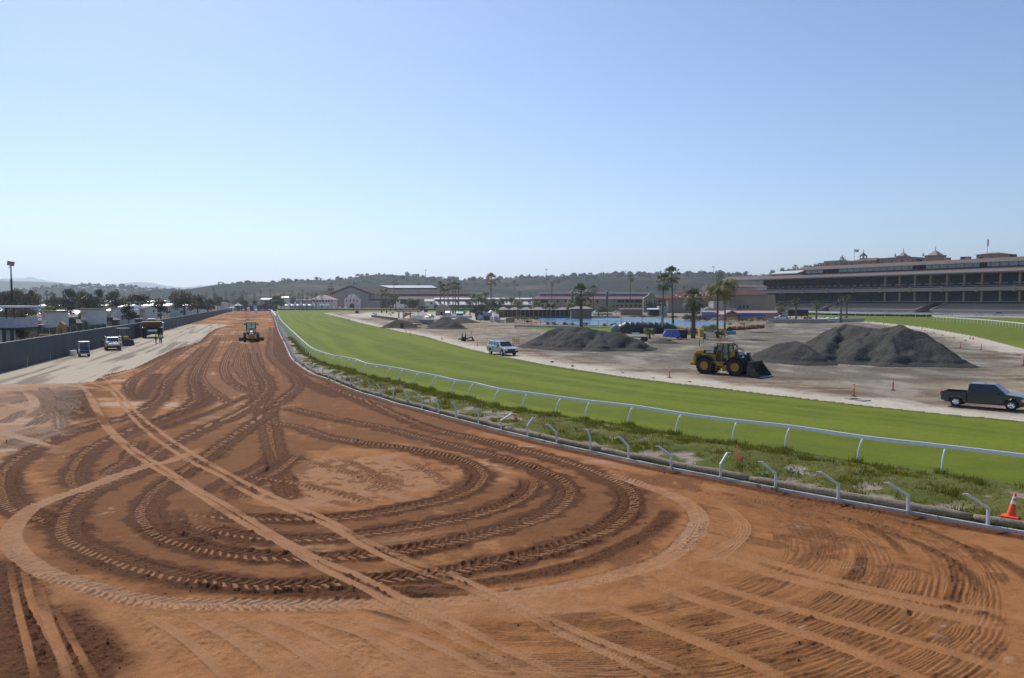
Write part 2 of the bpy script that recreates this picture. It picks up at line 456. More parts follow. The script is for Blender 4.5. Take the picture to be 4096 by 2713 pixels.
for k,pts in enumerate(([(1500,1300),(1700,1370),(1950,1440),(2200,1510),(2420,1580)],[(1450,1330),(1650,1400),(1900,1480),(2150,1580),(2300,1640)],[(1550,1250),(1800,1330),(2100,1400),(2400,1470)],[(1350,1380),(1500,1440),(1750,1540),(1900,1640)],[(1650,1260),(2000,1360),(2400,1430)])):
 TR(flat,pts,w=.16+.08*(k%3))
 TR(tread,pts,w=.2,amp=.012,light=.1,seed=150+k)
for k in range(7):
 o=k*16
 TR(grooves,[(1150-8*k,1020+o*.4),(1400,1085+o*.7),(1700,1150+o*.9),(2000,1200+o),(2400,1270+o*1.3)],w=.5,amp=.016,rows=4,seed=170+k,gate=.42,dk=.3)
TR(berm,[(1900,1190),(2060,1235),(2160,1275),(2240,1330),(2280,1400)],w=.2,amp=.07,dark=.8,seed=190)
TR(berm,[(2140,1240),(2290,1285),(2367,1330),(2420,1380)],w=.22,amp=.08,dark=.8,seed=191)
for k,(x0,x1)in enumerate(((480,300),(505,380),(530,430),(545,500),(560,560),(600,640),(612,660),(620,700))):
 TR(grooves,[(x0+(x1-x0)*.05,760),(x0+(x1-x0)*.3,800),(x0+(x1-x0)*.75,860),(x1,930)],w=1.4,amp=.03,rows=4,seed=200+k,gate=.35,dk=.55)
for k,pts in enumerate(([(280,1385),(360,1450),(450,1568)],[(330,1380),(470,1470),(600,1600)],[(640,1405),(800,1480),(930,1600)],[(420,1395),(560,1480),(700,1600)])):
 TR(lug,pts,w=.30,amp=.013,dark=.0,halo=.5,per=.34,seed=210+k)
for k in range(6):
 TR(tread,[(300+95*k,1400+4*k),(430+110*k,1480),(560+130*k,1600)],w=.12,amp=.012,light=.25,seed=220+k)
TR(berm,[(20,1270),(40,1380),(75,1480),(110,1600)],w=.5,amp=.10,seed=230)
TR(berm,[(110,1390),(190,1470),(290,1600)],w=.6,amp=.12,seed=231)
TR(berm,[(60,1330),(100,1450),(160,1600)],w=.3,amp=.10,seed=232)
TR(tread,[(50,1290),(75,1400),(130,1500),(165,1600)],w=.09,per=.14,light=.1)
TR(tread,[(80,1335),(110,1430),(150,1530),(180,1600)],w=.11,per=.14,light=.2)
TR(tread,[(20,1300),(40,1400),(60,1480),(90,1600)],w=.08,per=.14,light=.1)
TR(tread,[(120,1400),(155,1460),(200,1540),(240,1600)],w=.08,per=.14,light=.1)
TR(berm,[(1534,1160),(1542,1188),(1516,1221),(1441,1262),(1348,1300),(1236,1329),(1087,1352),(1000,1365),(870,1370),(700,1372),(550,1364),(420,1347),(300,1327),(180,1287),(120,1262)],w=.42,amp=.11,seed=240)
TR(berm,[(175,900),(167,932),(183,959),(206,974)],w=1.5,amp=.25,dark=1.1,seed=241)
TR(berm,[(225,884),(250,868),(300,855),(350,836),(420,805),(445,798),(466,789),(484,770),(505,759)],w=.9,amp=.2,seed=242)
TR(berm,[(322,1000),(365,982),(456,944),(483,926),(478,905)],w=.8,amp=.15,seed=243)
TR(berm,[(300,1012),(400,985),(520,940),(600,905)],w=.5,amp=.14,seed=244)
TR(berm,[(363,862),(336,905),(317,931)],w=.9,amp=.1,seed=245)
TR(berm,[(0,1030),(120,1000),(210,975),(300,962)],w=.35,amp=.12,seed=246)
TR(berm,[(636,1040),(600,1075),(520,1110),(440,1165)],w=.45,amp=.10,seed=247)
TR(berm,[(420,1160),(415,1190),(440,1230),(540,1250),(700,1262)],w=.35,amp=.1,seed=248)
TR(berm,[(630,760),(645,810),(668,850),(720,893),(800,925)],w=1.0,amp=.16,seed=249)
TR(berm,[(580,820),(590,850),(600,870),(620,905),(600,925)],w=.7,amp=.16,seed=250)
TR(berm,[(700,880),(800,920),(900,960),(1040,1000),(1200,1052)],w=.5,amp=.1,seed=251)
TR(berm,[(390,880),(370,910),(340,960),(250,1010)],w=.6,amp=.08,dark=.8,seed=252)
TR(berm,[(450,860),(460,925),(420,970),(300,1010),(262,1040)],w=.7,amp=.08,dark=.8,seed=253)
TR(berm,[(690,1040),(640,1070),(610,1110),(545,1160)],w=.35,amp=.10,seed=254)
_b=curb_w-0
nrm=np.gradient(curb_w,axis=0);nrm=np.stack([nrm[:,1],-nrm[:,0]],1);nrm/=np.linalg.norm(nrm,axis=1)[:,None]
if(nrm[len(nrm)//2]@(feet_w[len(feet_w)//2]-curb_w[len(curb_w)//2]))<0:nrm=-nrm      # now points at the bank
berm(curb_w-nrm*.45,w=.30,amp=.06,dark=1.25,seed=255)
TR(lug,[(560,700),(572,735),(561,796),(548,836),(553,856),(573,879),(597,891)],w=.35,seed=301,dark=.8,halo=1.2)
TR(lug,[(545,790),(520,836),(522,869),(543,890),(581,912)],w=.35,seed=302,dark=.8,halo=1.2)
TR(lug,[(500,800),(470,852),(467,878),(497,910),(540,937)],w=.35,seed=303,dark=.7,halo=1.1)
TR(lug,[(475,800),(403,866),(384,892),(376,919),(322,954),(269,972),(229,983),(161,1004),(107,1026),(59,1053),(27,1080),(12,1112),(16,1141),(35,1168),(67,1187),(150,1215),(230,1250)],w=.36,seed=304)
TR(lug,[(505,780),(454,855),(454,903),(454,927),(403,959),(322,988),(258,1015),(215,1037),(188,1066),(175,1093),(183,1120),(204,1139)],w=.36,seed=305)
TR(lug,[(440,800),(349,854),(309,878),(296,905),(302,925)],w=.4,seed=306,halo=1.0)
TR(lug,[(330,1010),(300,1060),(262,1085),(245,1110)],w=.34,seed=307,halo=1.0)
TR(lug,[(586,814),(588,836),(601,857),(619,879),(623,899),(608,919),(575,943),(542,963),(510,975),(429,1012),(376,1040),(328,1085),(269,1115),(215,1139),(188,1160),(167,1187),(160,1212),(164,1238),(205,1264),(256,1288),(325,1310),(410,1331),(512,1347),(615,1354),(751,1350),(863,1340),(975,1330),(1050,1320),(1124,1304),(1236,1281),(1330,1251),(1404,1218),(1445,1181),(1449,1143),(1423,1117),(1367,1091),(1293,1065),(1199,1039),(1087,1013),(975,986),(890,950),(800,912),(729,884)],w=.36,seed=308)
TR(lug,[(628,757),(628,781),(625,814),(635,833),(657,853),(679,871),(690,888),(687,899),(663,919),(636,942),(564,996),(510,1036),(456,1074),(416,1101),(371,1130),(347,1160),(336,1187),(349,1214),(376,1236),(427,1256),(495,1273),(581,1286),(683,1291),(809,1287),(927,1273),(1031,1253),(1124,1231),(1218,1203),(1274,1177),(1303,1147),(1300,1121),(1266,1098),(1199,1072),(1124,1050),(1031,1027),(900,994),(806,975),(718,957),(652,940)],w=.36,seed=309)
TR(lug,[(430,1205),(500,1225),(600,1243),(751,1244),(863,1230),(975,1211),(1087,1191),(1162,1169),(1210,1143),(1226,1118),(1215,1095)],w=.33,seed=310)
TR(lug,[(420,1180),(480,1190),(560,1196),(650,1199),(751,1197),(845,1188),(938,1173),(1031,1151),(1087,1128),(1110,1102),(1090,1078),(1031,1057),(938,1039),(845,1027),(751,1009),(680,985),(600,975)],w=.34,seed=311)
TR(lug,[(560,1170),(545,1150),(570,1118),(640,1085),(690,1040)],w=.34,seed=312)
for k,pts in enumerate(([(560,1095),(700,1120),(880,1168)],[(700,1062),(860,1110),(930,1140)],[(940,1065),(1000,1095),(1040,1130)],[(780,1055),(850,1090),(900,1120)])):
 TR(lug,pts,w=.25,amp=.035,dark=.5,halo=.4,seed=320+k,fade=1)
TR(lug,[(850,1252),(950,1240),(1050,1220)],w=.25,amp=.03,dark=0,halo=.4,seed=330)
TR(lug,[(480,1030),(400,1062),(328,1080),(242,1111),(161,1141),(94,1165),(54,1187),(34,1214),(24,1240),(38,1272),(79,1306),(137,1335),(205,1357),(273,1374),(359,1388),(444,1394),(547,1397),(683,1397),(809,1394),(975,1389),(1087,1384),(1236,1367),(1385,1337),(1497,1304),(1572,1266),(1609,1222),(1608,1181),(1572,1152),(1516,1130),(1441,1106),(1385,1088)],w=.31,amp=.045,dark=0.0,halo=.6,per=.25,seed=331)
for k,pts in enumerate(([(0,940),(70,925),(150,930),(190,960)],[(0,980),(60,950),(120,940)],[(20,905),(80,920),(130,960),(140,1000)],[(0,1040),(60,1010),(130,1000)],[(100,895),(120,930),(90,975),(40,1000)])):
 TR(lug,pts,w=.3,amp=.045,dark=.7,halo=.8,seed=400+k,fade=1)
for k,pts in enumerate(([(1640,1150),(1700,1190),(1720,1230),(1650,1300)],[(1600,1300),(1700,1250),(1800,1260)])):
 TR(tread,pts,w=.2,amp=.015,light=.2,seed=340+k)
TR(tread,[(150,880),(188,892),(231,972),(279,1026),(336,1069),(403,1109),(483,1160),(564,1211),(660,1264),(751,1318),(845,1363),(938,1415),(1031,1464),(1124,1512),(1218,1561),(1300,1610)],w=.125)
TR(tread,[(170,880),(207,911),(236,964),(268,1004),(316,1042),(376,1080),(456,1131),(537,1176),(610,1222),(680,1262),(751,1300),(826,1330),(919,1378),(1012,1419),(1124,1479),(1218,1524),(1311,1568),(1380,1610)],w=.125)
TR(tread,[(215,860),(236,873),(271,902),(303,940),(336,972),(389,1012),(456,1055),(523,1093),(591,1128),(660,1160),(751,1199),(826,1240),(938,1292),(1050,1333),(1162,1382),(1274,1434),(1385,1483),(1497,1524),(1610,1570),(1700,1610)],w=.125)
TR(tread,[(190,870),(215,886),(255,902),(285,940),(322,983),(376,1026),(443,1069),(510,1101),(577,1142),(660,1178),(751,1212),(845,1266),(938,1309),(1087,1363),(1199,1412),(1293,1464),(1404,1513),(1516,1568),(1600,1615)],w=.125)
for k,pts in enumerate(([(0,1000),(60,1015),(140,1040)],[(0,930),(60,945),(90,960)],[(0,1005),(80,985),(160,975)],[(0,895),(120,890),(250,900)],[(0,885),(200,880),(330,850)],[(60,905),(80,930),(70,960)])):
 TR(tread,pts,w=.3,amp=.03,light=.6,seed=350+k)
for k,pts in enumerate(([(0,1015),(90,1045),(150,1062)],[(90,905),(200,950),(260,985)],[(200,905),(150,930),(100,960)],[(60,900),(110,930),(60,970)])):
 TR(berm,pts,w=.35,amp=.07,dark=.7,seed=360+k)
zone=np.zeros(GX.shape,np.int8)      # 0 dirt
ins_t=inpoly(GX,GY,TURF);ins_i=inpoly(GX,GY,INFIELD)
ins_v=inpoly(GX,GY,VERGE);ins_a=inpoly(GX,GY,APRON)
far_out=(~ins_t)&(~ins_v)&(GY>60)&inpoly(GX,GY,[tuple(curb_w[0]),(3000,curb_w[0][1]-40),(3000,60),(900,60)]if False else out_w[::-1]+[(curb_w[0][0],1600),(4000,1600),(4000,out_w[0][1])])
zone[ins_t]=1;zone[ins_i]=2;zone[ins_v]=3;zone[ins_a]=4
bo,Do,So,mo,Lo=path_field(out_w,14.0)
strip=far_out&mo
zone[far_out&~mo&(zone==0)]=5
FENCE=[(-900,1560),(0,1492),(560,1348),(742,1299),(878,1258),(925,1246),(960,1239)]
fence_w=GS([(-700,1663),(0,1492),(560,1348),(742,1299),(878,1258),(928,1246)])
left_out=inpoly(GX,GY,fence_w+[(fence_w[-1][0]-10,1600),(-4000,1600),(-4000,20),(-200,10)])
zone[left_out]=5
cap=GD([(300,713.5),(500,713.5),(640,713.5),(660,713.5)])
zone[(zone==0)&(GY>cap[1][1]+30)]=5
bi,Di,Si,mi,Li=path_field(inf_near_w,7.0)
bf,Df,Sf,mf,Lf=path_field(inf_far_w,9.0)
isI=zone==2
edge=np.maximum(sst(6.5,1.0,bi+(mid-.5)*3),sst(8,1.0,bf+(mid-.5)*3))
nI=fbm(GX*.35,GY*.16,71,4)
tI=fbm(GX*.06+GY*.02,GY*.5,77,4)
damp[isI]=(sst(.47,.60,tI)*.95)[isI];pale[isI]=(edge*.95+sst(.55,.7,nI)*.4)[isI]
grav[isI]=0
def blobI(P,amt,field,edge=3.0):
 best,D,SS,m,L=path_field(list(P)+[P[0]],edge)
 ins=inpoly(GX,GY,P);sd=np.where(ins,edge,-edge).astype(np.float32)
 sd[m]=np.where(ins[m],best[m],-best[m])
 k=sst(-edge*1.6,edge*1.6,sd+(nI-.5)*edge*3.0)
 field[isI]=np.maximum(field,k*amt)[isI]
blobI(GRAVEL,.95,grav);blobI(WHITEPAD,1.0,pale,1.5)
for k,pts in enumerate(([(800,728),(1000,750),(1200,790),(1500,850),(2367,930)],[(1100,740),(1150,760),(1300,830),(1700,880),(2367,955)],[(900,745),(1100,775),(1400,860)])):
 best,D,SS,m,L=path_field(smooth_path(GD(pts),5),1.2)
 k_=m&isI;GZ[k_]-=.03*sst(.5,.2,np.abs(np.abs(D[k_])-.8))
 damp[k_]=np.maximum(damp[k_],.5*sst(.5,.2,np.abs(np.abs(D[k_])-.8)))
GZ[isI]=((big-.5)*.14+(mid-.5)*.08+(small-.5)*.05)[isI]
isT=zone==1
bt,Dt,St,mt,Lt=path_field(feet_w,60.0)
GZ[isT]=((big-.5)*.04)[isT]+.03*sst(0,3,bt[isT])
stripe=fbm(np.minimum(bt,60)*.75,St*.02,87,3)
damp[isT]=sst(.35,.65,stripe)[isT];pale[isT]=fbm(GX*.05,GY*.05,91,3)[isT]
grav[isT]=sst(1.4,.2,bi+(mid-.5))[isT]*.7+sst(.9,.1,bt+(mid-.5))[isT]*.6
isV=zone==3
bc,Dc,Sc,mc,Lc=path_field(curb_w,12.0)
wv=bc+bt+1e-3;tv=np.clip(bc/wv,0,1)
hump=np.sin(np.clip(tv,0,1)*math.pi)**.8
vg=fbm(GX*.75,GY*.75,95,4)
GZ[isV]=(hump*.22+sst(.2,.8,tv)*.03+(vg-.45)*.35*hump+(small-.5)*.06)[isV]
green=sst(.345,.49,vg+.22*tv-.06+.10*sst(60,30,GY)-.22*sst(60,110,GY))
damp[isV]=green[isV];pale[isV]=fbm(GX*.5,GY*.5,97,3)[isV]
isA=zone==4
damp[isA]=(sst(.5,.7,fbm((GX+GY*.32)*1.3,GY*.06,99,4))*.95)[isA]
pale[isA]=fbm(GX*.3,GY*.1,101,3)[isA];grav[isA]=1
GZ[isA]=((mid-.5)*.06)[isA]
lk=inpoly(GX,GY,LAKE);GZ[lk]=-.8;lw=inpoly(GX,GY,LAWN)
zone[lw]=6
zone[strip&(zone==0)]=0;damp[strip]=.1;pale[strip]=.5;GZ[strip]=0
GZ[zone==5]=-.02
farflat=np.clip((RG-150)/350,0,1);GZ*=1-farflat*.8
GZ+=0
def gmat(name,build):
 m,t,b=new_mat(name)
 pos=t.nodes.new('ShaderNodeNewGeometry').outputs['Position']
 at=[N(t,'ShaderNodeAttribute',attribute_name=n).outputs['Fac']for n in ('damp','pale','grav')]
 col,bs,bd,sc=build(t,pos,*at)
 t.links.new(col,b.inputs['Base Color']);b.inputs['Roughness'].default_value=.95
 b.inputs['Specular IOR Level'].default_value=.12
 bn=N(t,'ShaderNodeBump',Strength=bs,Distance=bd)
 n1=noise(t,pos,sc,5.0,.7)
 t.links.new(n1,bn.inputs['Height']);t.links.new(bn.outputs[0],b.inputs['Normal'])
 return m
def _dirt(t,pos,da,pa,gr):
 n=noise(t,pos,1.1,5.0,.65);n2=noise(t,pos,14.0,3.0,.7)
 c=mixc(t,mrange(t,n,.35,.65),(.36,.148,.048),(.46,.201,.073))
 c=mixc(t,pa,c,(.58,.37,.235))
 d2=mixc(t,mrange(t,n2,.35,.7),(.082,.029,.011),(.165,.064,.025))
 c=mixc(t,da,c,d2)
 g2=mixc(t,mrange(t,n2,.3,.7),(.33,.27,.21),(.43,.36,.29))
 c=mixc(t,gr,c,g2)
 n4=noise(t,pos,26.0,3.0,.8);c=mixc(t,mrange(t,n4,.56,.70,0,.6),c,(.06,.022,.009));n5=noise(t,pos,5.0,4.0,.75);c=mixc(t,mrange(t,n5,.5,.72,0,.35),c,(.17,.062,.022));c=mixc(t,mrange(t,n4,.38,.28,0,.35),c,(.66,.42,.27))
 return c,.7,.05,22.0
def _turf(t,pos,da,pa,gr):
 n=noise(t,pos,6.0,5.0,.7);n2=noise(t,pos,.35,4.0)
 c=mixc(t,da,(.140,.176,.014),(.222,.255,.018))
 c=mixc(t,mrange(t,n2,.4,.62,0,.5),c,(.24,.27,.016))
 c=mixc(t,mrange(t,n,.3,.75,0,.55),c,(.095,.13,.02));c=mixc(t,mrange(t,noise(t,pos,2.2,4.0,.7),.5,.64,0,.35),c,(.10,.15,.012))
 nf=noise(t,pos,30.0,2.0,.6)
 c=mixc(t,mrange(t,nf,.66,.76,0,.55),c,(.42,.46,.30));c=mixc(t,mrange(t,noise(t,pos,11.0,4.0,.8),.52,.68,0,.6),c,(.06,.085,.01));c=mixc(t,mrange(t,noise(t,pos,.9,4.0,.7),.58,.72,0,.5),c,(.19,.175,.04))
 c=mixc(t,gr,c,(.10,.095,.04))
 return c,.6,.05,25.0
def _infield(t,pos,da,pa,gr):
 n=noise(t,pos,.6,5.0,.65);n2=noise(t,pos,7.0,4.0,.7)
 c=mixc(t,mrange(t,n,.35,.65),(.27,.20,.122),(.38,.292,.19))
 c=mixc(t,da,c,(.15,.092,.06))
 g2=mixc(t,mrange(t,n2,.35,.65),(.070,.062,.048),(.20,.180,.146))
 c=mixc(t,gr,c,g2)
 n3=noise(t,pos,2.2,4.0,.7)
 c=mixc(t,mrange(t,n3,.50,.66,0,.65),c,(.15,.105,.075))
 c=mixc(t,pa,c,mixc(t,mrange(t,n2,.3,.7),(.50,.425,.32),(.66,.585,.465)))
 return c,.6,.06,9.0
def _verge(t,pos,da,pa,gr):
 n=noise(t,pos,3.0,5.0,.65)
 s=mixc(t,mrange(t,n,.3,.7),(.28,.22,.17),(.41,.335,.265))
 g=mixc(t,pa,(.085,.120,.018),(.165,.145,.04))
 return mixc(t,da,s,g),.7,.06,12.0
def _apron(t,pos,da,pa,gr):
 n=noise(t,pos,1.5,5.0,.7)
 c=mixc(t,mrange(t,n,.3,.7),(.47,.385,.275),(.63,.54,.40));c=mixc(t,mrange(t,noise(t,pos,6.0,4.0,.8),.5,.66,0,.6),c,(.24,.19,.13))
 return mixc(t,da,c,(.25,.205,.15)),.6,.06,8.0
def _land(t,pos,da,pa,gr):
 n=noise(t,pos,.02,5.0,.6);n2=noise(t,pos,.3,4.0)
 c=mixc(t,mrange(t,n,.4,.6),(.13,.125,.075),(.22,.185,.125))
 return mixc(t,mrange(t,n2,.4,.6,0,.5),c,(.10,.105,.06)),.5,.2,.8
def _lawn(t,pos,da,pa,gr):
 n=noise(t,pos,1.0,4.0);return mixc(t,n,(.11,.16,.02),(.17,.21,.03)),.5,.04,12.0
ZM=[('dirt_track',_dirt),('turf_track',_turf),('infield_ground',_infield),('grassy_bank',_verge),('gravel_apron',_apron),('outer_ground',_land),('lakeside_lawn',_lawn)]
ids=np.arange(GX.size).reshape(GX.shape)
Fq=np.stack([ids[:-1,:-1],ids[:-1,1:],ids[1:,1:],ids[1:,:-1]],-1).reshape(-1,4)
zf=zone[:-1,:-1].ravel()
P3=np.stack([GX,GY,GZ],-1).reshape(-1,3)
for zi,(nm,fn)in enumerate(ZM):
 F=Fq[zf==zi]
 if not len(F):continue
 used=np.unique(F);remap=np.zeros(GX.size,np.int32);remap[used]=np.arange(len(used))
 o=struct(npmesh(nm,P3[used],remap[F],gmat(nm,fn),smooth=True))
 for an,arr in (('damp',damp),('pale',pale),('grav',grav)):
  a=o.data.attributes.new(an,'FLOAT','POINT');a.data.foreach_set('value',np.clip(arr.ravel()[used],0,1.2).astype(np.float32))
def ground_z(x,y):
 r=math.hypot(x,y);th=math.atan2(x,y)
 i=min(max(np.searchsorted(RR,r),0),len(RR)-1);j=min(max(np.searchsorted(TH,th),0),len(TH)-1)
 return float(GZ[i,j])
m_land=gmat('land',_land)
rs=np.r_[0,3.9,30,200,1000,1490,1600,3000,6000,15000,40000];aa=np.linspace(0,2*math.pi,97)
V=[];F=[]
for r in rs:
 for a in aa:V.append((r*math.sin(a),r*math.cos(a),-1.2 if r<1600 else-.05))
n_=len(aa)
for i in range(len(rs)-1):
 for k in range(n_-1):F.append((i*n_+k,i*n_+k+1,(i+1)*n_+k+1,(i+1)*n_+k))
struct(npmesh('ground',V,F,m_land))
m,t,b=new_mat('lake_water')
pos=t.nodes.new('ShaderNodeNewGeometry').outputs['Position']
b.inputs['Base Color'].default_value=(.10,.24,.40,1);b.inputs['Roughness'].default_value=.12
b.inputs['Specular IOR Level'].default_value=.6
bn=N(t,'ShaderNodeBump',Strength=.9,Distance=.25)
mp=N(t,'ShaderNodeMapping');mp.inputs['Scale'].default_value=(.5,1.6,1);t.links.new(pos,mp.inputs[0])
t.links.new(noise(t,mp.outputs[0],1.4,3.0),bn.inputs['Height']);t.links.new(bn.outputs[0],b.inputs['Normal'])
lb=MB();lb.quad(*[(x,y,-.05)for x,y in LAKE]);struct(lb.build('lake_water',m))
# ================================================================ materials for things
M_={}
M_['white']=mat('white_paint',(.78,.79,.80),.35,var=.05)
M_['galv']=mat('galvanised',(.55,.56,.58),.4,.5,var=.12,scale=6)
M_['post']=mat('post_paint',(.66,.68,.70),.4,.2,var=.10,scale=6,dirt=(.42,.36,.30))
M_['rubber']=mat('rubber',(.022,.022,.023),.8,var=.3,dirt=(.11,.085,.065))
M_['black']=mat('black_paint',(.018,.018,.02),.45)
M_['dark']=mat('dark_steel',(.05,.052,.055),.5,.3)
M_['navy']=mat('dark_blue_paint',(.012,.02,.035),.35,var=.2,dirt=(.08,.07,.06))
M_['yellow']=mat('machine_yellow',(.46,.22,.017),.5,var=.14,dirt=(.24,.15,.07))
M_['chrome']=mat('chrome',(.75,.76,.78),.12,1.0,var=.03)
M_['glass']=mat('car_glass',(.02,.03,.035),.04,var=.1,spec=.9)
M_['cabglass']=mat('cab_glass',(.05,.10,.12),.05,var=.2,spec=1.0)
M_['red']=mat('lamp_red',(.55,.02,.015),.25)
M_['amber']=mat('lamp_amber',(.85,.30,.03),.25)
M_['lens']=mat('lamp_lens',(.6,.62,.65),.1,var=.03)
M_['orange']=mat('cone_orange',(.85,.09,.02),.5,var=.08,scale=9)
M_['refl']=mat('reflective_white',(.8,.8,.8),.35)
M_['pink']=mat('pink_flag',(.9,.10,.30),.7)
M_['concrete']=mat('concrete',(.42,.39,.35),.9,var=.12,scale=1.5,bump=.3)
M_['rust']=mat('rusty_steel',(.11,.062,.038),.75,.2,var=.3)
M_['bucket']=mat('bucket_steel',(.075,.07,.065),.55,.5,var=.35,scale=3,dirt=(.2,.17,.14))
M_['wood']=mat('wood',(.30,.19,.11),.85,var=.3)
M_['straw']=mat('straw_wattle',(.34,.27,.19),1,var=.35,scale=12,bump=.9,bscale=40)
M_['skin']=mat('skin',(.45,.26,.18),.6)
M_['hivis']=mat('hi_vis_lime',(.5,.9,.06),.8)
M_['denim']=mat('denim',(.06,.10,.19),.85)
M_['darkcloth']=mat('dark_cloth',(.02,.02,.022),.9)
def paint(name,c,rough=.3):return mat(name,c,rough,.15,var=.04,coat=.5,dirt=tuple(x*.8+.06 for x in c))
# ================================================================ wheels, cars
def wheel(parent,loc,r,w,rimm,tyrem=None,lugs=0,face=1,rim=.56,spokes=5):
 """axle along Y; the outer side is face*Y"""
 b=MB();h=w/2
 b.lathe([(r*rim,-h*.85),(r*.86,-h),(r*.97,-h*.8),(r,-h*.4),(r,h*.4),(r*.97,h*.8),(r*.86,h),(r*rim,h*.85)],axis='Y',n=28)
 if lugs:
  for k in range(lugs):
   for sd_ in (-1,1):
    a=2*math.pi*(k+(.5 if sd_>0 else 0))/lugs
    a2=a+.16*1
    p=Vector((math.cos(a)*r*1.005,sd_*h*.97,math.sin(a)*r*1.005));q_=Vector((math.cos(a2)*r*1.01,sd_*h*.08,math.sin(a2)*r*1.01))
    b.bar(p,q_,r*.075,r*.09)
    p2=Vector((math.cos(a)*r*.86,sd_*h*1.0,math.sin(a)*r*.86));b.bar(p,p2,r*.07,r*.06)
 o=b.build('wheel',tyrem or M_['rubber'],parent,smooth=False);o.location=loc
 rb=MB();f=face
 rb.lathe([(r*rim*1.02,f*h*.86),(r*rim*.92,f*h*.80),(r*rim*.86,f*h*.55),(r*rim*.45,f*h*.62),(r*rim*.30,f*h*.78),(.001,f*h*.80)],axis='Y',n=24)
 rr=rb.build('rim',rimm,o,smooth=True)
 if spokes:
  sb=MB()
  for k in range(spokes):
   a=2*math.pi*k/spokes;c,s_=math.cos(a)*r*rim*.66,math.sin(a)*r*rim*.66
   sb.lathe([(.001,f*h*.64),(r*.085,f*h*.64),(r*.085,f*h*.60)],c=(c,0,s_),axis='Y',n=8)
  sb.each('rim_opening',M_['black'],o)
 return o
def lerp(a,b,t):return Vector(a)*(1-t)+Vector(b)*t
def panel(mb,c4,u0,u1,v0,v1,off=.006,out=None):
 """small quad on the face c4 (a b c d: bottom-left, bottom-right, top-right, top-left), pushed out"""
 a,b,c,d=map(Vector,c4)
 P=lambda u,v:lerp(lerp(a,b,u),lerp(d,c,u),v)
 q4=[P(u0,v0),P(u1,v0),P(u1,v1),P(u0,v1)]
 n=(q4[1]-q4[0]).cross(q4[3]-q4[0]).normalized()
 if out is not None and n.dot(Vector(out))<0:n=-n
 mb.quad(*[p+n*off for p in q4])
def pickup(label,cat,loc,rz,body,group=None,shell=False,utility=False,detail=True,name='pickup_truck',rimm=None):
 T=thing(name,label,cat,loc,rz,group)
 W=.98;ax_f,ax_r,wr=1.88,-1.78,.40
 def arch(cx,r,z0,n=9):return[(cx+r*math.cos(a),z0+r*math.sin(a))for a in [math.pi*k/(n-1)for k in range(n)]]
 low=[(2.80,.42)]+[(x,z)for x,z in arch(ax_f,.49,.42)]+[(1.25,.38),(-1.1,.38)]+arch(ax_r,.49,.42)+[(-2.78,.46)]
 top=[(-2.82,1.16),(-1.02,1.16),(1.28,1.17),(1.45,1.13),(2.35,1.04),(2.78,.94),(2.84,.74)]
 front=[(x,z)for x,z in low if x>=-1.02]+[(-1.02,.38)]+[(x,z)for x,z in top if x>=-1.02][0:]
 front=[(2.80,.42)]+arch(ax_f,.49,.42)+[(1.25,.38),(-1.02,.38),(-1.02,1.19),(1.45,1.20),(1.62,1.17),(2.40,1.09),(2.78,.98),(2.86,.74)]
 rear=[(-1.06,.38)]+arch(ax_r,.49,.42)+[(-2.78,.46),(-2.82,1.12),(-1.06,1.12)]
 b=MB();b.prism(front,-W,W)
 b.build('body',body,T,bevel=.045)
 bb=MB();b2=[(-1.06,.55),(-2.78,.55),(-2.82,1.12),(-1.06,1.12)]
 if utility:
  bb=MB();bb.b2((-2.85,-.62,.5),(-1.1,.62,.72));bb.build('bed',body,T)
  for s_ in (-1,1):
   ub=MB();ub.prism([(-1.08,.45)]+arch(ax_r,.50,.42)+[(-2.85,.55),(-2.85,1.28),(-1.08,1.28)],s_*1.05,s_*.62)
   u=ub.build('tool_locker',body,T,bevel=.02)
   hb=MB()
   for x in (-2.75,-1.42):hb.b2((x,s_*1.055,.62),(x+.26,s_*1.065,1.2))
   hb.each('door',M_['galv'],u)
  tg=MB();tg.b2((-2.86,-.61,.62),(-2.80,.61,1.02));tg.build('tailgate',body,T,bevel=.015)
  rk=MB()
  for x in (-2.7,-1.2):
   for y in (-.98,.98):rk.bar((x,y,1.28),(x,y,1.95),.05)
   rk.bar((x,-.98,1.95),(x,.98,1.95),.05)
  for y in (-.98,.98):rk.bar((-2.8,y,1.95),(1.0,y,1.95),.05)
  rk.build('ladder_rack',M_['galv'],T)
  tk=MB();tk.b2((-2.5,-.5,.72),(-1.7,.1,1.15));tk.build('toolbox',M_['red'],T,bevel=.03)
  jj=MB();jj.lathe([(.16,1.28),(.17,1.6),(.05,1.66)],c=(-2.4,-.86,0),n=12,caps=True);jj.build('drink_cooler',M_['yellow'],T)
 else:
  for s_ in (-1,1):
   sb=MB();sb.prism(rear,s_*W,s_*(W-.10));sb.build('bed_side',body,T,bevel=.03)
  fl=MB();fl.b2((-2.8,-W+.1,.66),(-1.06,W-.1,.70));fl.b2((-1.12,-W+.1,.5),(-1.06,W-.1,1.12));fl.build('bed',M_['black'],T)
  tg=MB();tg.b2((-2.83,-W+.1,.56),(-2.77,W-.1,1.11));t_=tg.build('tailgate',body,T,bevel=.015)
  hb=MB();hb.b2((-2.85,-.1,.98),(-2.83,.1,1.03));hb.build('handle',M_['black'],t_)
  tr=MB()
  for s_ in (-1,1):tr.b2((-2.8,s_*(W-.01),1.12),(-1.08,s_*(W-.09),1.145))
  tr.each('bed_rail',M_['black']if not shell else body,T)
 zt=1.86
 cb=[(-1.03,-W+.03,1.17),(1.52,-W+.03,1.17),(1.52,W-.03,1.17),(-1.03,W-.03,1.17),(-.92,-W+.22,zt-.02),(.72,-W+.22,zt),(.72,W-.22,zt),(-.92,W-.22,zt-.02)]
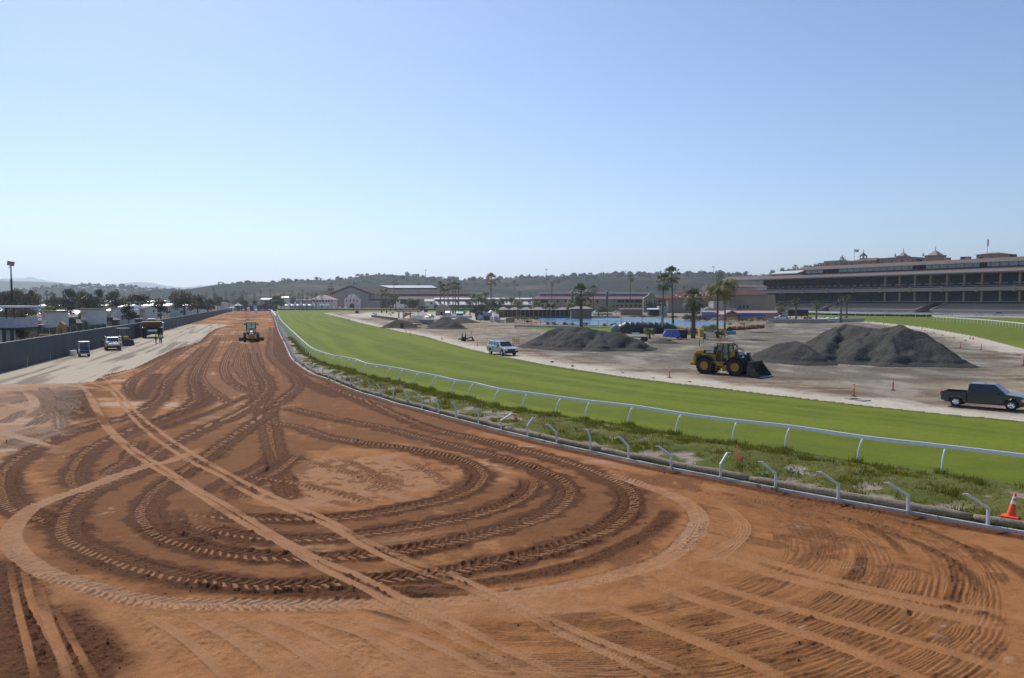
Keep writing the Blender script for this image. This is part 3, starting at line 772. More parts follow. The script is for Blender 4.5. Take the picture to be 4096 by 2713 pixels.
 c=MB();c.hexa(cb);co=c.build('cab',body,T,bevel=.05)
 fr=[cb[1],cb[2],cb[6],cb[5]];bk=[cb[3],cb[0],cb[4],cb[7]]
 g=MB();panel(g,fr,.06,.94,.06,.9,.012,(1,0,1));g.build('windscreen',M_['glass'],T)
 g=MB();panel(g,bk,.08,.92,.12,.86,.012,(-1,0,0));g.build('rear_window',M_['glass'],T)
 for s_,f4 in ((-1,[cb[0],cb[1],cb[5],cb[4]]),(1,[cb[3],cb[2],cb[6],cb[7]])):
  g=MB()
  panel(g,f4,.05,.44,.10,.88,.012,(0,s_,0));panel(g,f4,.475,.90,.10,.88,.012,(0,s_,0))
  g.each('side_window',M_['glass'],T)
  if detail:
   d=MB()
   for x in (-.98,.22,1.34):d.b2((x,s_*(W+.003),.45),(x+.012,s_*(W-.02),1.15))
   d.b2((-.98,s_*(W+.003),.44),(1.35,s_*(W-.02),.455));d.build('door_gap',M_['black'],T)
   d=MB()
   for x in (-.9,.26):d.b2((x,s_*(W+.02),.98),(x+.17,s_*W,1.02))
   d.each('door_handle',M_['black'],T)
  mi=MB();mi.b2((1.0,s_*(W+.02),1.14),(1.14,s_*(W+.26),1.36));mi.build('mirror',M_['black'],T,bevel=.03)
 if shell:
  sh=[(-2.80,-W+.04,1.13),(-1.0,-W+.04,1.13),(-1.0,W-.04,1.13),(-2.80,W-.04,1.13),(-2.62,-W+.2,zt+.02),(-1.0,-W+.2,zt+.04),(-1.0,W-.2,zt+.04),(-2.62,W-.2,zt+.02)]
  c=MB();c.hexa(sh);so=c.build('canopy_shell',body,T,bevel=.05)
  for s_,f4 in ((-1,[sh[0],sh[1],sh[5],sh[4]]),(1,[sh[3],sh[2],sh[6],sh[7]])):
   g=MB();panel(g,f4,.12,.92,.25,.82,.012,(0,s_,0));g.build('window',M_['glass'],so)
  g=MB();panel(g,[sh[3],sh[0],sh[4],sh[7]],.12,.88,.2,.85,.012,(-1,0,0));g.build('window',M_['glass'],so)
 bm_=MB();bm_.b2((2.78,-W,.44),(2.97,W,.66));bm_.build('front_bumper',M_['chrome']if detail and not shell else M_['black'],T,bevel=.05)
 bm_=MB();bm_.b2((-2.98,-W+.02,.50),(-2.80,W-.02,.70));bm_.build('rear_bumper',M_['chrome']if not utility else M_['black'],T,bevel=.04)
 gr=MB();gr.b2((2.80,-.52,.68),(2.87,.52,.92));gr.build('grille',M_['black'],T,bevel=.02)
 for s_ in (-1,1):
  hl=MB();hl.b2((2.56,s_*(W+.006),.70),(2.85,s_*.56,.91));hl.build('headlight',M_['lens'],T,bevel=.02)
  tl=MB();tl.b2((-2.86,s_*(W+.006),.74),(-2.72,s_*(W-.16),1.08));tl.build('taillight',M_['red'],T)
  if detail:
   am=MB();am.b2((2.50,s_*(W+.012),.72),(2.60,s_*(W-.1),.88));am.build('indicator',M_['amber'],T)
 un=MB();un.b2((-2.6,-.75,.33),(2.6,.75,.60));un.build('chassis',M_['black'],T)
 for ax in (ax_f,ax_r):
  for s_ in (-1,1):
   wheel(T,(ax,s_*(W-.12),wr),wr,.26,rimm or M_['chrome'],face=s_)
 return T
def car(label,loc,rz,body,group=None,name='parked_car',cat='car',wagon=False):
 T=thing(name,label,cat,loc,rz,group)
 W=.88
 def arch(cx,r,z0,n=7):return[(cx+r*math.cos(a),z0+r*math.sin(a))for a in [math.pi*k/(n-1)for k in range(n)]]
 b=MB();b.prism([(2.2,.35)]+arch(1.4,.38,.33)+[(.9,.28),(-.9,.28)]+arch(-1.3,.38,.33)+[(-2.2,.4),(-2.25,.9),(-1.6,.98),(1.0,.95),(2.0,.82),(2.28,.62)],-W,W)
 b.build('body',body,T,bevel=.06)
 xb=-2.1 if wagon else-1.7;xt=-1.9 if wagon else-.95
 cb=[(xb,-W+.03,.95),(1.05,-W+.03,.95),(1.05,W-.03,.95),(xb,W-.03,.95),(xt,-W+.2,1.45),(.25,-W+.2,1.45),(.25,W-.2,1.45),(xt,W-.2,1.45)]
 c=MB();c.hexa(cb);c.build('cab',body,T,bevel=.05)
 g=MB();panel(g,[cb[1],cb[2],cb[6],cb[5]],.06,.94,.06,.9,.012,(1,0,1));g.build('windscreen',M_['glass'],T)
 g=MB();panel(g,[cb[3],cb[0],cb[4],cb[7]],.08,.92,.12,.86,.012,(-1,0,0));g.build('rear_window',M_['glass'],T)
 for s_,f4 in ((-1,[cb[0],cb[1],cb[5],cb[4]]),(1,[cb[3],cb[2],cb[6],cb[7]])):
  g=MB();panel(g,f4,.12,.5,.1,.85,.012,(0,s_,0));panel(g,f4,.53,.86,.1,.85,.012,(0,s_,0));g.each('side_window',M_['glass'],T)
 for ax in (1.4,-1.3):
  for s_ in (-1,1):wheel(T,(ax,s_*(W-.1),.31),.31,.2,M_['galv'],face=s_,spokes=0)
 return T
# ================================================================ hero vehicles
def place(u,v):p=G(u,v);return Vector((p.x,p.y,ground_z(p.x,p.y)+.0))
pa=G(3818,1628);pb=G(4040,1646)
ang=math.atan2(pb.y-pa.y,pb.x-pa.x)
mid_=(pa+pb)/2;wb=(pb-pa).length
back=Vector((-math.sin(ang),math.cos(ang),0))
c_=mid_+back*.9
sc_=wb/3.66
T=pickup('dark grey crew cab pickup with chrome bumpers on the sandy edge of the turf','pickup truck',(c_.x,c_.y,.02),ang,paint('charcoal_paint',(.045,.052,.062),.28))
T.scale=(sc_,)*3
p=G(2008,1423)
T=pickup('silver pickup with a white canopy shell facing the camera beside the turf','pickup truck',(p.x,p.y+1.5,.02),R(-64),paint('silver_paint',(.62,.65,.68),.22),shell=True)
p=G(420,1402)
T=pickup('white utility pickup with side lockers and a ladder rack on the gravel apron','pickup truck',(p.x,p.y+2.2,.02),R(121),paint('white_vehicle_paint',(.74,.76,.79)),utility=True)
def loader():
 pa=G(2813,1497);pb=G(2936,1505)
 ang=math.atan2(pb.y-pa.y,pb.x-pa.x);back=Vector((-math.sin(ang),math.cos(ang),0))
 wb=(pb-pa).length;s=wb/3.55
 c=(pa+pb)/2+back*1.3
 T=thing('wheel_loader','yellow wheel loader with a big steel bucket lowered beside the gravel heaps','wheel loader',(c.x,c.y,.01),ang,scale=s)
 Y_=M_['yellow'];D=M_['navy']
 wr=.93;xr,xf=-1.775,1.775
 for x in (xr,xf):
  for sd_ in (-1,1):
   wheel(T,(x,sd_*1.05,wr),wr,.62,Y_,lugs=22,face=sd_,rim=.50,spokes=0)
 b=MB();W=.80
 b.prism([(-3.35,1.05),(-.75,1.05),(-.75,2.55),(-1.9,2.62),(-2.9,2.50),(-3.28,2.2)],-W,W);eh=b.build('engine_cover',Y_,T,bevel=.07)
 b=MB();b.prism([(-2.1,2.24),(-.70,2.20),(-.70,2.58),(-2.0,2.63)],-W-.02,W+.02);b.build('name_panel',D,T)
 cu=bpy.data.curves.new('lettering','FONT');cu.body='DEERE';cu.size=.31;cu.extrude=.006;cu.align_x='CENTER';cu.align_y='CENTER';cu.offset=.008
 tmp=bpy.data.objects.new('tmp',cu);COL.objects.link(tmp);bpy.context.view_layer.update()
 me=bpy.data.meshes.new_from_object(tmp.evaluated_get(bpy.context.evaluated_depsgraph_get()));bpy.data.objects.remove(tmp)
 me.name='lettering';me.materials.clear();me.materials.append(M_['refl'])
 for sd_ in (-1,1):
  o=bpy.data.objects.new('lettering',me);COL.objects.link(o);o.parent=T
  o.rotation_euler=(math.pi/2,0,0 if sd_<0 else math.pi);o.location=(-1.36,sd_*(W+.024),2.41)
 b=MB()
 for sd_ in (-1,1):b.b2((-3.0,sd_*(W+.01),1.35),(-2.35,sd_*(W-.02),2.15))
 b.each('grille',mat('grille',(.09,.06,.035),.8),T)
 b=MB();b.b2((-3.62,-.95,.85),(-3.0,.95,1.22));b.build('counterweight',Y_,T,bevel=.08)
 b=MB();b.b2((-3.1,-.5,.6),(-.5,.5,1.1));b.b2((-.6,-.35,.65),(.7,.35,1.15));b.build('rear_frame',D,T,bevel=.03)
 b=MB();b.lathe([(.20,2.62),(.22,2.80),(.20,2.92),(.02,2.95)],c=(-2.0+.75,.35,0),n=16);b.build('air_intake',M_['black'],T,smooth=True)
 b=MB();b.tube([(-1.05,-.3,2.6),(-1.05,-.3,3.15),(-1.15,-.3,3.3)],.07);b.build('exhaust',M_['galv'],T,smooth=True)
 zb,zt=1.45,3.32
 cb=[(-.62,-.72,zb),(.92,-.60,zb),(.92,.60,zb),(-.62,.72,zb),(-.50,-.68,zt),(.66,-.62,zt),(.66,.62,zt),(-.50,.68,zt)]
 b=MB()
 for i in range(4):b.bar(cb[i],cb[4+i],.10)
 b.bar(lerp(cb[0],cb[1],.5),lerp(cb[4],cb[5],.5),.09);b.bar(lerp(cb[3],cb[2],.5),lerp(cb[7],cb[6],.5),.09)
 for i in range(4):b.bar(cb[i],cb[(i+1)%4],.10)
 b.b2((-.62,-.70,1.10),(.88,.70,1.52));cab=b.build('cab_frame',D,T)
 b=MB()
 for i in range(4):
  f4=[cb[i],cb[(i+1)%4],cb[4+(i+1)%4],cb[4+i]]
  panel(b,f4,.03,.97,.10,.97,0)
 m,t,bs=new_mat('clear_cab_glass');gl=N(t,'ShaderNodeBsdfGlossy',Roughness=.05);tr=N(t,'ShaderNodeBsdfTransparent')
 tr.inputs[0].default_value=(.42,.62,.66,1);mx=N(t,'ShaderNodeMixShader');mx.inputs[0].default_value=.14
 t.links.new(tr.outputs[0],mx.inputs[1]);t.links.new(gl.outputs[0],mx.inputs[2]);t.links.new(mx.outputs[0],t.nodes['Material Output'].inputs[0]);t.nodes.remove(bs)
 M_['clear']=m
 b.each('cab_window',m,T)
 b=MB();b.b2((-.35,-.3,1.5),(.15,.3,1.75));b.b2((-.42,-.28,1.7),(-.28,.28,2.5));b.tube([(.55,0,1.6),(.45,0,2.2)],.05);b.build('seat',M_['black'],T,bevel=.04)
 b=MB();b.b2((-.68,-.78,3.32),(.85,.78,3.46));b.build('cab_roof',Y_,T,bevel=.05)
 b=MB()
 for sd_ in (-1,1):b.b2((.80,sd_*.62,3.12),(.92,sd_*.88,3.32));b.bar((.75,sd_*.7,3.3),(.95,sd_*.98,3.2),.03);b.b2((.92,sd_*.95,2.85),(.98,sd_*1.15,3.2))
 b.build('mirror',M_['black'],T)
 b=MB();b.tube([(-.55,0,3.46),(-.55,0,3.60)],.07);b.build('beacon',M_['amber'],T)
 for sd_ in (-1,1):
  b=MB();b.b2((-1.0,sd_*.80,1.32),(.55,sd_*1.22,1.42));b.b2((-.35,sd_*.84,.95),(.35,sd_*1.2,1.3));b.build('platform',Y_,T,bevel=.02)
  b=MB()
  for x in (-.42,.12):b.bar((x,sd_*1.22,.45),(x,sd_*1.16,1.40),.05)
  for z in (.5,.75,1.0,1.22):b.bar((-.42,sd_*1.2,z),(.12,sd_*1.2,z),.05)
  b.b2((.25,sd_*.62,.42),(1.0,sd_*1.08,1.05));b.build('ladder',Y_,T)
  b=MB();b.tube([(-.48,sd_*1.18,1.4),(-.48,sd_*1.12,2.15),(-.4,sd_*.85,2.6)],.022,6);b.tube([(.22,sd_*1.18,1.4),(.22,sd_*1.1,2.3),(.32,sd_*.8,2.75)],.022,6)
  b.tube([(-2.1,sd_*.8,2.62),(-2.1,sd_*.8,2.95),(-.8,sd_*.8,2.95),(-.8,sd_*.8,2.55)],.022,6);b.tube([(.95,sd_*.7,1.8),(1.0,sd_*.78,2.6),(.75,sd_*.65,3.0)],.022,6)
  b.each('handrail',Y_,T)
  for x,mm in ((xf,D),(xr,D)):
   b=MB();pts=[(x+math.cos(a)*1.06,wr+math.sin(a)*1.06)for a in [R(18+14*k)for k in range(11)]]
   q4=[(x+math.cos(a)*1.11,wr+math.sin(a)*1.11)for a in [R(18+14*k)for k in range(10,-1,-1)]]
   b.prism(pts+q4,sd_*.72,sd_*1.36);b.build('fender',mm,T)
 b=MB();b.prism([(1.0,.6),(2.45,.6),(2.5,1.2),(1.75,2.05),(1.2,2.75),(.95,2.6),(.95,1.2)],-.36,.36);b.build('front_frame',D,T,bevel=.04)
 for sd_ in (-1,1):
  b=MB();b.prism([(1.0,1.3),(1.3,1.2),(1.55,1.85),(1.30,2.72),(1.10,2.75),(.95,2.3)],sd_*.40,sd_*.56);b.build('tower_plate',Y_,T,bevel=.02)
  b=MB();arm=[(1.35,2.15),(2.0,2.22),(2.75,1.85),(3.35,.95),(3.55,.52),(3.30,.36),(3.02,.62),(2.5,1.42),(1.9,1.72),(1.35,1.80)]
  b.prism(arm,sd_*.58,sd_*.78);b.build('lift_arm',D,T,bevel=.03)
  b=MB();b.tube([(1.5,sd_*.48,1.0),(2.2,sd_*.48,1.35)],.10);b.tube([(2.2,sd_*.48,1.35),(2.8,sd_*.48,1.55)],.05);b.build('lift_cylinder',M_['galv'],T,smooth=True)
 b=MB();b.tube([(1.35,0,2.55),(2.25,0,2.38)],.11);b.tube([(2.25,0,2.38),(2.75,0,2.25)],.055);b.build('tilt_cylinder',M_['galv'],T,smooth=True)
 b=MB();b.prism([(2.55,2.45),(2.85,2.45),(3.0,1.75),(3.25,1.05),(3.0,.95),(2.7,1.7)],-.16,.16);b.bar((2.6,-.75,1.65),(2.6,.75,1.65),.16);b.build('bell_crank',D,T,bevel=.02)
 for sd_ in (-1,1):
  b=MB();b.tube([(1.4,sd_*.25,2.7),(1.65,sd_*.25,2.92),(2.0,sd_*.2,2.75),(2.2,sd_*.15,2.5)],.03,6);b.build('hose',M_['black'],T)
 for sd_ in (-1,1):
  b=MB();b.lathe([(.001,1.32-1.2),(.12,1.32-1.2)],c=(0,0,0),axis='X',n=12)
  b=MB();b.b2((2.5,sd_*.82,1.95),(2.62,sd_*1.08,2.15));b.bar((1.7,sd_*.8,1.9),(2.55,sd_*.95,2.0),.04);b.build('headlight',M_['lens'],T)
 BW=1.55
 prof=[(3.45,1.45),(3.28,1.15),(3.22,.75),(3.30,.38),(3.55,.12),(3.95,.05),(4.75,.03)]
 inn=[(4.75,.08),(3.97,.11),(3.62,.18),(3.38,.42),(3.31,.76),(3.37,1.12),(3.52,1.40)]
 b=MB();b.prism(prof+inn,-BW,BW);bk=b.build('bucket',M_['bucket'],T)
 for sd_ in (-1,1):
  b=MB();b.prism([(3.47,1.47),(3.26,1.15),(3.20,.75),(3.28,.36),(3.54,.10),(4.70,.02),(4.62,.20),(3.62,1.45)],sd_*(BW),sd_*(BW+.05));b.build('side_plate',M_['bucket'],bk)
 b=MB();b.b2((4.70,-BW-.05,.015),(4.95,BW+.05,.06));b.build('cutting_edge',M_['galv'],bk)
 b=MB();b.b2((3.42,-BW-.02,1.44),(3.58,BW+.02,1.62));b.build('spill_guard',M_['bucket'],bk)
 return T
loader()
def grader():
 p=G(983,1368)
 T=thing('motor_grader','yellow motor grader with its blade down working the red dirt','motor grader',(p.x,p.y+3,0),R(-71))
 Y_=M_['yellow'];b=MB()
 wr=.70
 for x,s_ in ((3.0,1),(3.0,-1),(-2.6,1),(-2.6,-1),(-4.2,1),(-4.2,-1)):
  wheel(T,(x,s_*1.12,wr),wr,.42,Y_,lugs=16,face=s_,spokes=0)
 b=MB();b.prism([(3.3,.95),(3.4,1.3),(2.8,1.75),(0,2.3),(-1.2,2.2),(-1.2,1.7),(2.4,1.2),(2.8,.85)],-.22,.22);b.build('main_beam',Y_,T,bevel=.04)
 b=MB();b.b2((2.8,-1.0,.55),(3.2,1.0,.85));b.b2((3.15,-.45,.85),(3.5,.45,1.45));b.build('front_axle',Y_,T,bevel=.04)
 b=MB();b.b2((3.45,-.3,1.35),(3.55,.3,1.75));b.build('nose_plate',M_['white'],T)
 b=MB();b.b2((-5.2,-.65,1.0),(-1.6,.65,2.3));b.build('engine_cover',Y_,T,bevel=.08)
 z0,z1=1.5,3.3
 cb=[(-1.6,-.8,z0),(.1,-.62,z0),(.1,.62,z0),(-1.6,.8,z0),(-1.5,-.82,z1),(0,-.82,z1),(0,.82,z1),(-1.5,.82,z1)]
 b=MB()
 for i in range(4):b.bar(cb[i],cb[4+i],.13);b.bar(cb[i],cb[(i+1)%4],.12)
 b.bar(lerp(cb[1],cb[2],.5),lerp(cb[5],cb[6],.5),.08);b.bar(lerp(cb[1],cb[5],.45),lerp(cb[2],cb[6],.45),.08);b.b2((-1.6,-.8,1.2),(.05,.8,1.6));b.build('cab_frame',M_['black'],T)
 b=MB()
 for i in range(4):panel(b,[cb[i],cb[(i+1)%4],cb[4+(i+1)%4],cb[4+i]],.04,.96,.05,.97,0)
 b.each('cab_window',M_['clear'],T)
 b=MB();b.b2((-1.7,-.92,3.3),(.2,.92,3.46));b.build('cab_roof',M_['yellow'],T,bevel=.05)
 b=MB();b.bar((1.1,-2.15,.42),(1.5,2.15,.42),.10,.62);b.build('blade',M_['bucket'],T,bevel=.02)
 b=MB();b.lathe([(.8,.85),(.8,1.0),(.55,1.0),(.55,.85)],c=(1.0,0,0),n=24);b.bar((1,0,.9),(2.9,0,.8),.2);b.build('turning_circle',M_['dark'],T)
 for s_ in (-1,1):
  b=MB();b.tube([(.8,s_*.5,2.5),(1.1,s_*1.0,.9)],.07);b.build('lift_cylinder',M_['galv'],T)
  b=MB();b.b2((.1,s_*.95,2.9),(.2,s_*1.2,3.2));b.build('mirror',M_['black'],T)
  b=MB();b.tube([(2.6,s_*.55,1.6),(2.6,s_*.62,1.95)],.05);b.b2((2.58,s_*.5,1.9),(2.72,s_*.75,2.1));b.build('headlight',M_['lens'],T)
grader()
def scraper():
 p=G(588,1353);T=thing('articulated_dump_truck','big brown and black earth mover seen from behind at the foot of the screened fence','dump truck',(p.x,p.y+2.4,0),R(116))
 for s_ in (-1,1):
  for x in (0,4.6):wheel(T,(x,s_*1.45,.95),.95,.75,M_['yellow'],lugs=18,face=s_,spokes=0)
  b=MB();b.b2((-1.0,s_*1.05,1.92),(1.0,s_*1.85,2.04));b.build('fender',M_['galv'],T,bevel=.03)
 b=MB();b.b2((-1.2,-.9,.7),(5.2,.9,1.2));b.build('chassis',M_['dark'],T)
 b=MB();b.hexa([(-1.6,-1.3,2.05),(3.0,-1.5,1.6),(3.0,1.5,1.6),(-1.6,1.3,2.05),(-1.9,-1.75,3.15),(3.2,-1.75,3.2),(3.2,1.75,3.2),(-1.9,1.75,3.15)]);b.build('dump_body',M_['rust'],T,bevel=.05)
 b=MB();b.b2((-1.25,-.8,1.25),(-1.18,.8,1.62));b.build('rear_plate',M_['white'],T)
 b=MB();b.b2((3.6,-.9,1.4),(5.2,.9,3.5));b.build('cab',M_['yellow'],T,bevel=.08)
 b=MB();b.b2((3.4,-.75,3.5),(5.1,.75,3.68));b.build('cab_roof',M_['white'],T,bevel=.04)
 b=MB();b.tube([(4.5,1.9,1),(4.5,1.9,3.1)],.05);b.tube([(2.2,-1.95,1.0),(2.2,-1.95,2.9)],.10);b.tube([(1.2,-2.0,.8),(1.2,-2.05,2.7)],.06);b.lathe([(.001,3.0),(.28,2.95),(.3,2.8)],c=(2.2,-1.95,0),n=12);b.build('exhaust',M_['galv'],T)
scraper()
def backhoe():
 p=G(478,1384);T=thing('tractor','yellow tractor with a roll canopy parked behind the white utility pickup','tractor',(p.x,p.y+1.5,0),R(-52))
 for s_ in (-1,1):
  wheel(T,(-1.2,s_*.85,.72),.72,.42,M_['yellow'],lugs=16,face=s_,spokes=0);wheel(T,(1.2,s_*.8,.5),.5,.3,M_['yellow'],lugs=12,face=s_,spokes=0)
 b=MB();b.b2((-.3,-.4,.9),(1.6,.4,1.55));b.build('engine_cover',M_['yellow'],T,bevel=.06)
 b=MB();b.b2((-1.6,-.6,.6),(1.6,.6,.9));b.build('frame',M_['dark'],T)
 b=MB()
 for x in (-1.5,.0):
  for y in (-.75,.75):b.bar((x,y,.9),(x,y,2.7),.09)
 b.each('canopy_post',M_['black'],T)
 b=MB();b.b2((-1.7,-.9,2.7),(.2,.9,2.8));b.build('canopy',M_['dark'],T)
 b=MB();b.b2((-1.0,-.25,.95),(-.5,.25,1.5));b.build('seat',M_['black'],T)
 b=MB();b.prism([(1.9,.2),(2.6,.1),(2.7,.2),(2.1,.9),(1.9,.8)],-1.0,1.0);b.bar((1.2,.6,1.1),(2.1,.6,.5),.12);b.bar((1.2,-.6,1.1),(2.1,-.6,.5),.12);b.build('bucket',M_['dark'],T)
backhoe()
def golf_cart():
 p=G(318,1427);T=thing('golf_cart','small golf cart with a white roof parked by the fence','golf cart',(p.x,p.y+1.1,0),R(123))
 for x in (-.8,.85):
  for s_ in (-1,1):wheel(T,(x,s_*.52,.24),.24,.2,M_['white'],face=s_,spokes=0)
 b=MB();b.prism([(-1.2,.32),(1.2,.32),(1.3,.62),(.9,.85),(.6,.80),(.5,.42),(-.2,.42),(-.25,.72),(-1.2,.78)],-.58,.58);b.build('body',M_['white'],T,bevel=.04)
 b=MB();b.b2((-.75,-.55,.72),(-.15,.55,.86));b.b2((-.85,-.55,.8),(-.72,.55,1.25));b.build('seat',M_['denim'],T,bevel=.03)
 b=MB();b.b2((-1.45,-.55,.45),(-.9,.55,.75));b.build('cargo_box',M_['dark'],T)
 b=MB()
 for x in (-.95,.85):
  for y in (-.55,.55):b.bar((x,y,.7),(x*.8,y,1.88),.035)
 b.each('roof_post',M_['post'],T)
 b=MB();b.b2((-.95,-.64,1.87),(.85,.64,1.94));b.build('roof',M_['white'],T,bevel=.03)
 b=MB();b.tube([(.6,-.25,.8),(.35,-.25,1.05)],.02);b.lathe([(.16,0),(.17,.02),(.16,.04)],c=(.33,-.25,1.05),n=14);b.build('steering_wheel',M_['black'],T)
golf_cart()
for k,(u,v,l)in enumerate(((287,1424,'white plastic drum left of the golf cart, nearer the fence'),(297,1421,'white plastic drum touching the side of the golf cart'))):
 p=G(u,v);b=MB();b.lathe([(.001,0),(.27,0),(.29,.1),(.29,.6),(.26,.66),(.2,.68),(.001,.68)],n=18);o=b.build('plastic_drum',M_['white'],smooth=True);o.location=(p.x,p.y,0);tag(o,l,'drum','white drums by the golf cart')
 h_=MB();h_.tube([(-.2,0,.66),(-.1,0,.80),(.1,0,.80),(.2,0,.66)],.015,6);h_.build('handle',M_['dark'],o)
def person(u,v,label,shirtm,legm,hh=1.82,arm=0):
 p=G(u,v);k=hh/1.8
 joints={'pel':(0,0,.95),'sp':(0,0,1.18),'ch':(0,.01,1.38),'nk':(0,.01,1.50),'hd0':(0,.02,1.60),'hd1':(0,.02,1.74)}
 rad={'pel':.14,'sp':.13,'ch':.15,'nk':.06,'hd0':.085,'hd1':.085}
 E=[('pel','sp'),('sp','ch'),('ch','nk'),('nk','hd0'),('hd0','hd1')]
 for s,n in ((-1,'l'),(1,'r')):
  joints.update({n+'hp':(s*.10,0,.90),n+'kn':(s*.12,.03*s,.50),n+'an':(s*.13,.02*s,.09),n+'to':(s*.15,.18,.04),n+'sh':(s*.19,0,1.40)})
  ex,ey,ez=(.27,-.02,1.12)if not(arm and s==1)else(.33,.05,1.15)
  hx,hy,hz_=(.26,.10,.88)if not(arm and s==1)else(.20,.22,1.05)
  joints.update({n+'el':(s*ex,ey,ez),n+'wr':(s*hx,hy,hz_),n+'pm':(s*hx,hy+.03,hz_-.09)})
  rad.update({n+'hp':.10,n+'kn':.065,n+'an':.045,n+'to':.04,n+'sh':.07,n+'el':.045,n+'wr':.03,n+'pm':.038})
  E+=[('pel',n+'hp'),(n+'hp',n+'kn'),(n+'kn',n+'an'),(n+'an',n+'to'),('ch',n+'sh'),(n+'sh',n+'el'),(n+'el',n+'wr'),(n+'wr',n+'pm')]
 def skin(name,keys,grow,m,parent=None):
  ks=[q_ for q_ in joints if q_ in keys];idx={q_:i for i,q_ in enumerate(ks)}
  me=bpy.data.meshes.new(name);me.from_pydata([Vector(joints[q_])*k for q_ in ks],[(idx[a],idx[b_])for a,b_ in E if a in idx and b_ in idx],[])
  o=bpy.data.objects.new(name,me);COL.objects.link(o);me.materials.append(m)
  sm=o.modifiers.new('skin','SKIN');sm.use_smooth_shade=True
  for i,q_ in enumerate(ks):r_=(rad[q_]+grow)*k;me.skin_vertices[0].data[i].radius=(r_,r_);me.skin_vertices[0].data[i].use_root=(q_ in ('pel','ch')and i==0)
  o.modifiers.new('sub','SUBSURF').levels=1;o.modifiers['sub'].render_levels=1
  bpy.context.view_layer.update()
  me2=bpy.data.meshes.new_from_object(o.evaluated_get(bpy.context.evaluated_depsgraph_get()));o.modifiers.clear();o.data=me2
  if not me2.materials:me2.materials.append(m)
  if parent:o.parent=parent
  return o
 body=skin('person',list(joints),0,M_['skin'])
 import bmesh
 bm=bmesh.new();bm.from_mesh(body.data);f=MB()
 for s,n in ((-1,'l'),(1,'r')):
  w=Vector(joints[n+'pm'])
  for i,ln in enumerate((.062,.07,.066,.052)):
   y0=w+Vector((0,-.03+.02*i,-.03));f.tube([y0*k,(y0+Vector((-s*.006,.005,-ln*.6)))*k,(y0+Vector((-s*.02,.01,-ln)))*k],[.010,.009,.007],6)
  y0=w+Vector((-s*.02,.03,.02));f.tube([y0*k,(y0+Vector((-s*.03,.025,-.03)))*k],[.011,.008],6)
  f.lathe([(.02,0),(.028,.02),(.02,.045)],c=Vector((s*.088,.02,1.64))*k,n=6)
 f.tube([Vector((0,.095,1.68))*k,Vector((0,.118,1.645))*k,Vector((0,.10,1.63))*k],[.010,.016,.012],6)
 vs=[bm.verts.new(q_)for q_ in f.v]
 for ff in f.f:
  try:bm.faces.new([vs[i]for i in ff])
  except ValueError:pass
 bm.to_mesh(body.data);bm.free();tag(body,label,'person')
 skin('shirt',['sp','ch','lsh','rsh','lel','rel']+['pel'],.028,shirtm,body)
 skin('trousers',['pel','lhp','rhp','lkn','rkn','lan','ran'],.03,legm,body)
 b=MB();b.lathe([(.14,1.70),(.135,1.72),(.105,1.76),(.09,1.82),(.001,1.86)],c=(0,.02,0),n=14);b.v=[(x*k,y*k,z*k)for x,y,z in b.v];b.build('hat',M_['darkcloth'],body,smooth=True)
 b=MB()
 for s in (-1,1):b.b2((s*.03-.012,.098,1.69),(s*.03+.012,.106,1.70))
 b.b2((-.025,.098,1.60),(.025,.105,1.607));b.v=[(x*k,y*k,z*k)for x,y,z in b.v];b.build('face_mark',M_['darkcloth'],body)
 body.location=(p.x,p.y,0)
 return body
w1=person(624,1375,'worker in a lime green jacket and black trousers standing on the apron',M_['hivis'],M_['darkcloth'],1.9,1);w1.rotation_euler=(0,0,R(-80))
w2=person(643,1376,'worker in a lime vest and blue jeans facing the other worker',mat('vest',(.55,.70,.30),.8),M_['denim'],1.84,1);w2.rotation_euler=(0,0,R(20))
# ================================================================ rails, bank, site furniture
def offset(P,d):
 n=np.gradient(np.array(P),axis=0);n=np.stack([n[:,1],-n[:,0]],1);n/=np.linalg.norm(n,axis=1)[:,None]
 return np.array(P)+n*d
sgn=1.0
_t=offset(feet_w,1.0)
if np.linalg.norm(_t[60]-np.array(INF_NEAR and inf_near_w[8]))>np.linalg.norm(feet_w[60]-np.array(inf_near_w[8])):sgn=-1.0   # + = towards the turf
def feet_list():
 near=GS([(1322,1466),(1350,1470),(1383,1478),(1410,1486),(1448,1503),(1495,1511),(1547,1521),(1592,1530),(1654,1546),(1724,1562),(1802,1584),(1872,1596),(1973,1625),(2089,1644),(2222,1665),(2339,1684),(2510,1707),(2702,1743),(2929,1778),(3138,1804),(3429,1856),(3766,1902),(4230,1968),(4620,2018)])
 i0=int(np.argmin(np.linalg.norm(feet_w-np.array(near[0]),axis=1)))
 far=resample(feet_w[:i0],3.4)
 return[tuple(p)for p in far[:-1]]+near
FT=feet_list()
def nrm_at(P,p):
 i=int(np.argmin(np.linalg.norm(P-np.array(p),axis=1)));i=min(max(i,1),len(P)-2)
 t_=P[i+1]-P[i-1];t_=t_/np.linalg.norm(t_);return np.array([t_[1],-t_[0]])*sgn
T=thing('running_rail','long white curved running rail on gooseneck posts between the bank and the turf track','rail',(FT[20][0],FT[20][1],0))
org=Vector((FT[20][0],FT[20][1],0))
for p in FT[-96:]:
 n=nrm_at(feet_w,p);b=MB();z0=ground_z(*p)-.1;g=Vector((p[0],p[1],z0))-org
 P=[g,g+Vector((n[0]*.02,n[1]*.02,.35)),g+Vector((n[0]*.10,n[1]*.10,.72)),g+Vector((n[0]*.28,n[1]*.28,1.02)),g+Vector((n[0]*.46,n[1]*.46,1.20))]
 b.tube(P,[.045,.045,.04,.038,.036],8);b.build('post',M_['white'],T,smooth=True)
rp=[]
for p in FT:n=nrm_at(feet_w,p);rp.append((p[0]+n[0]*.48,p[1]+n[1]*.48,ground_z(*p)+1.14))
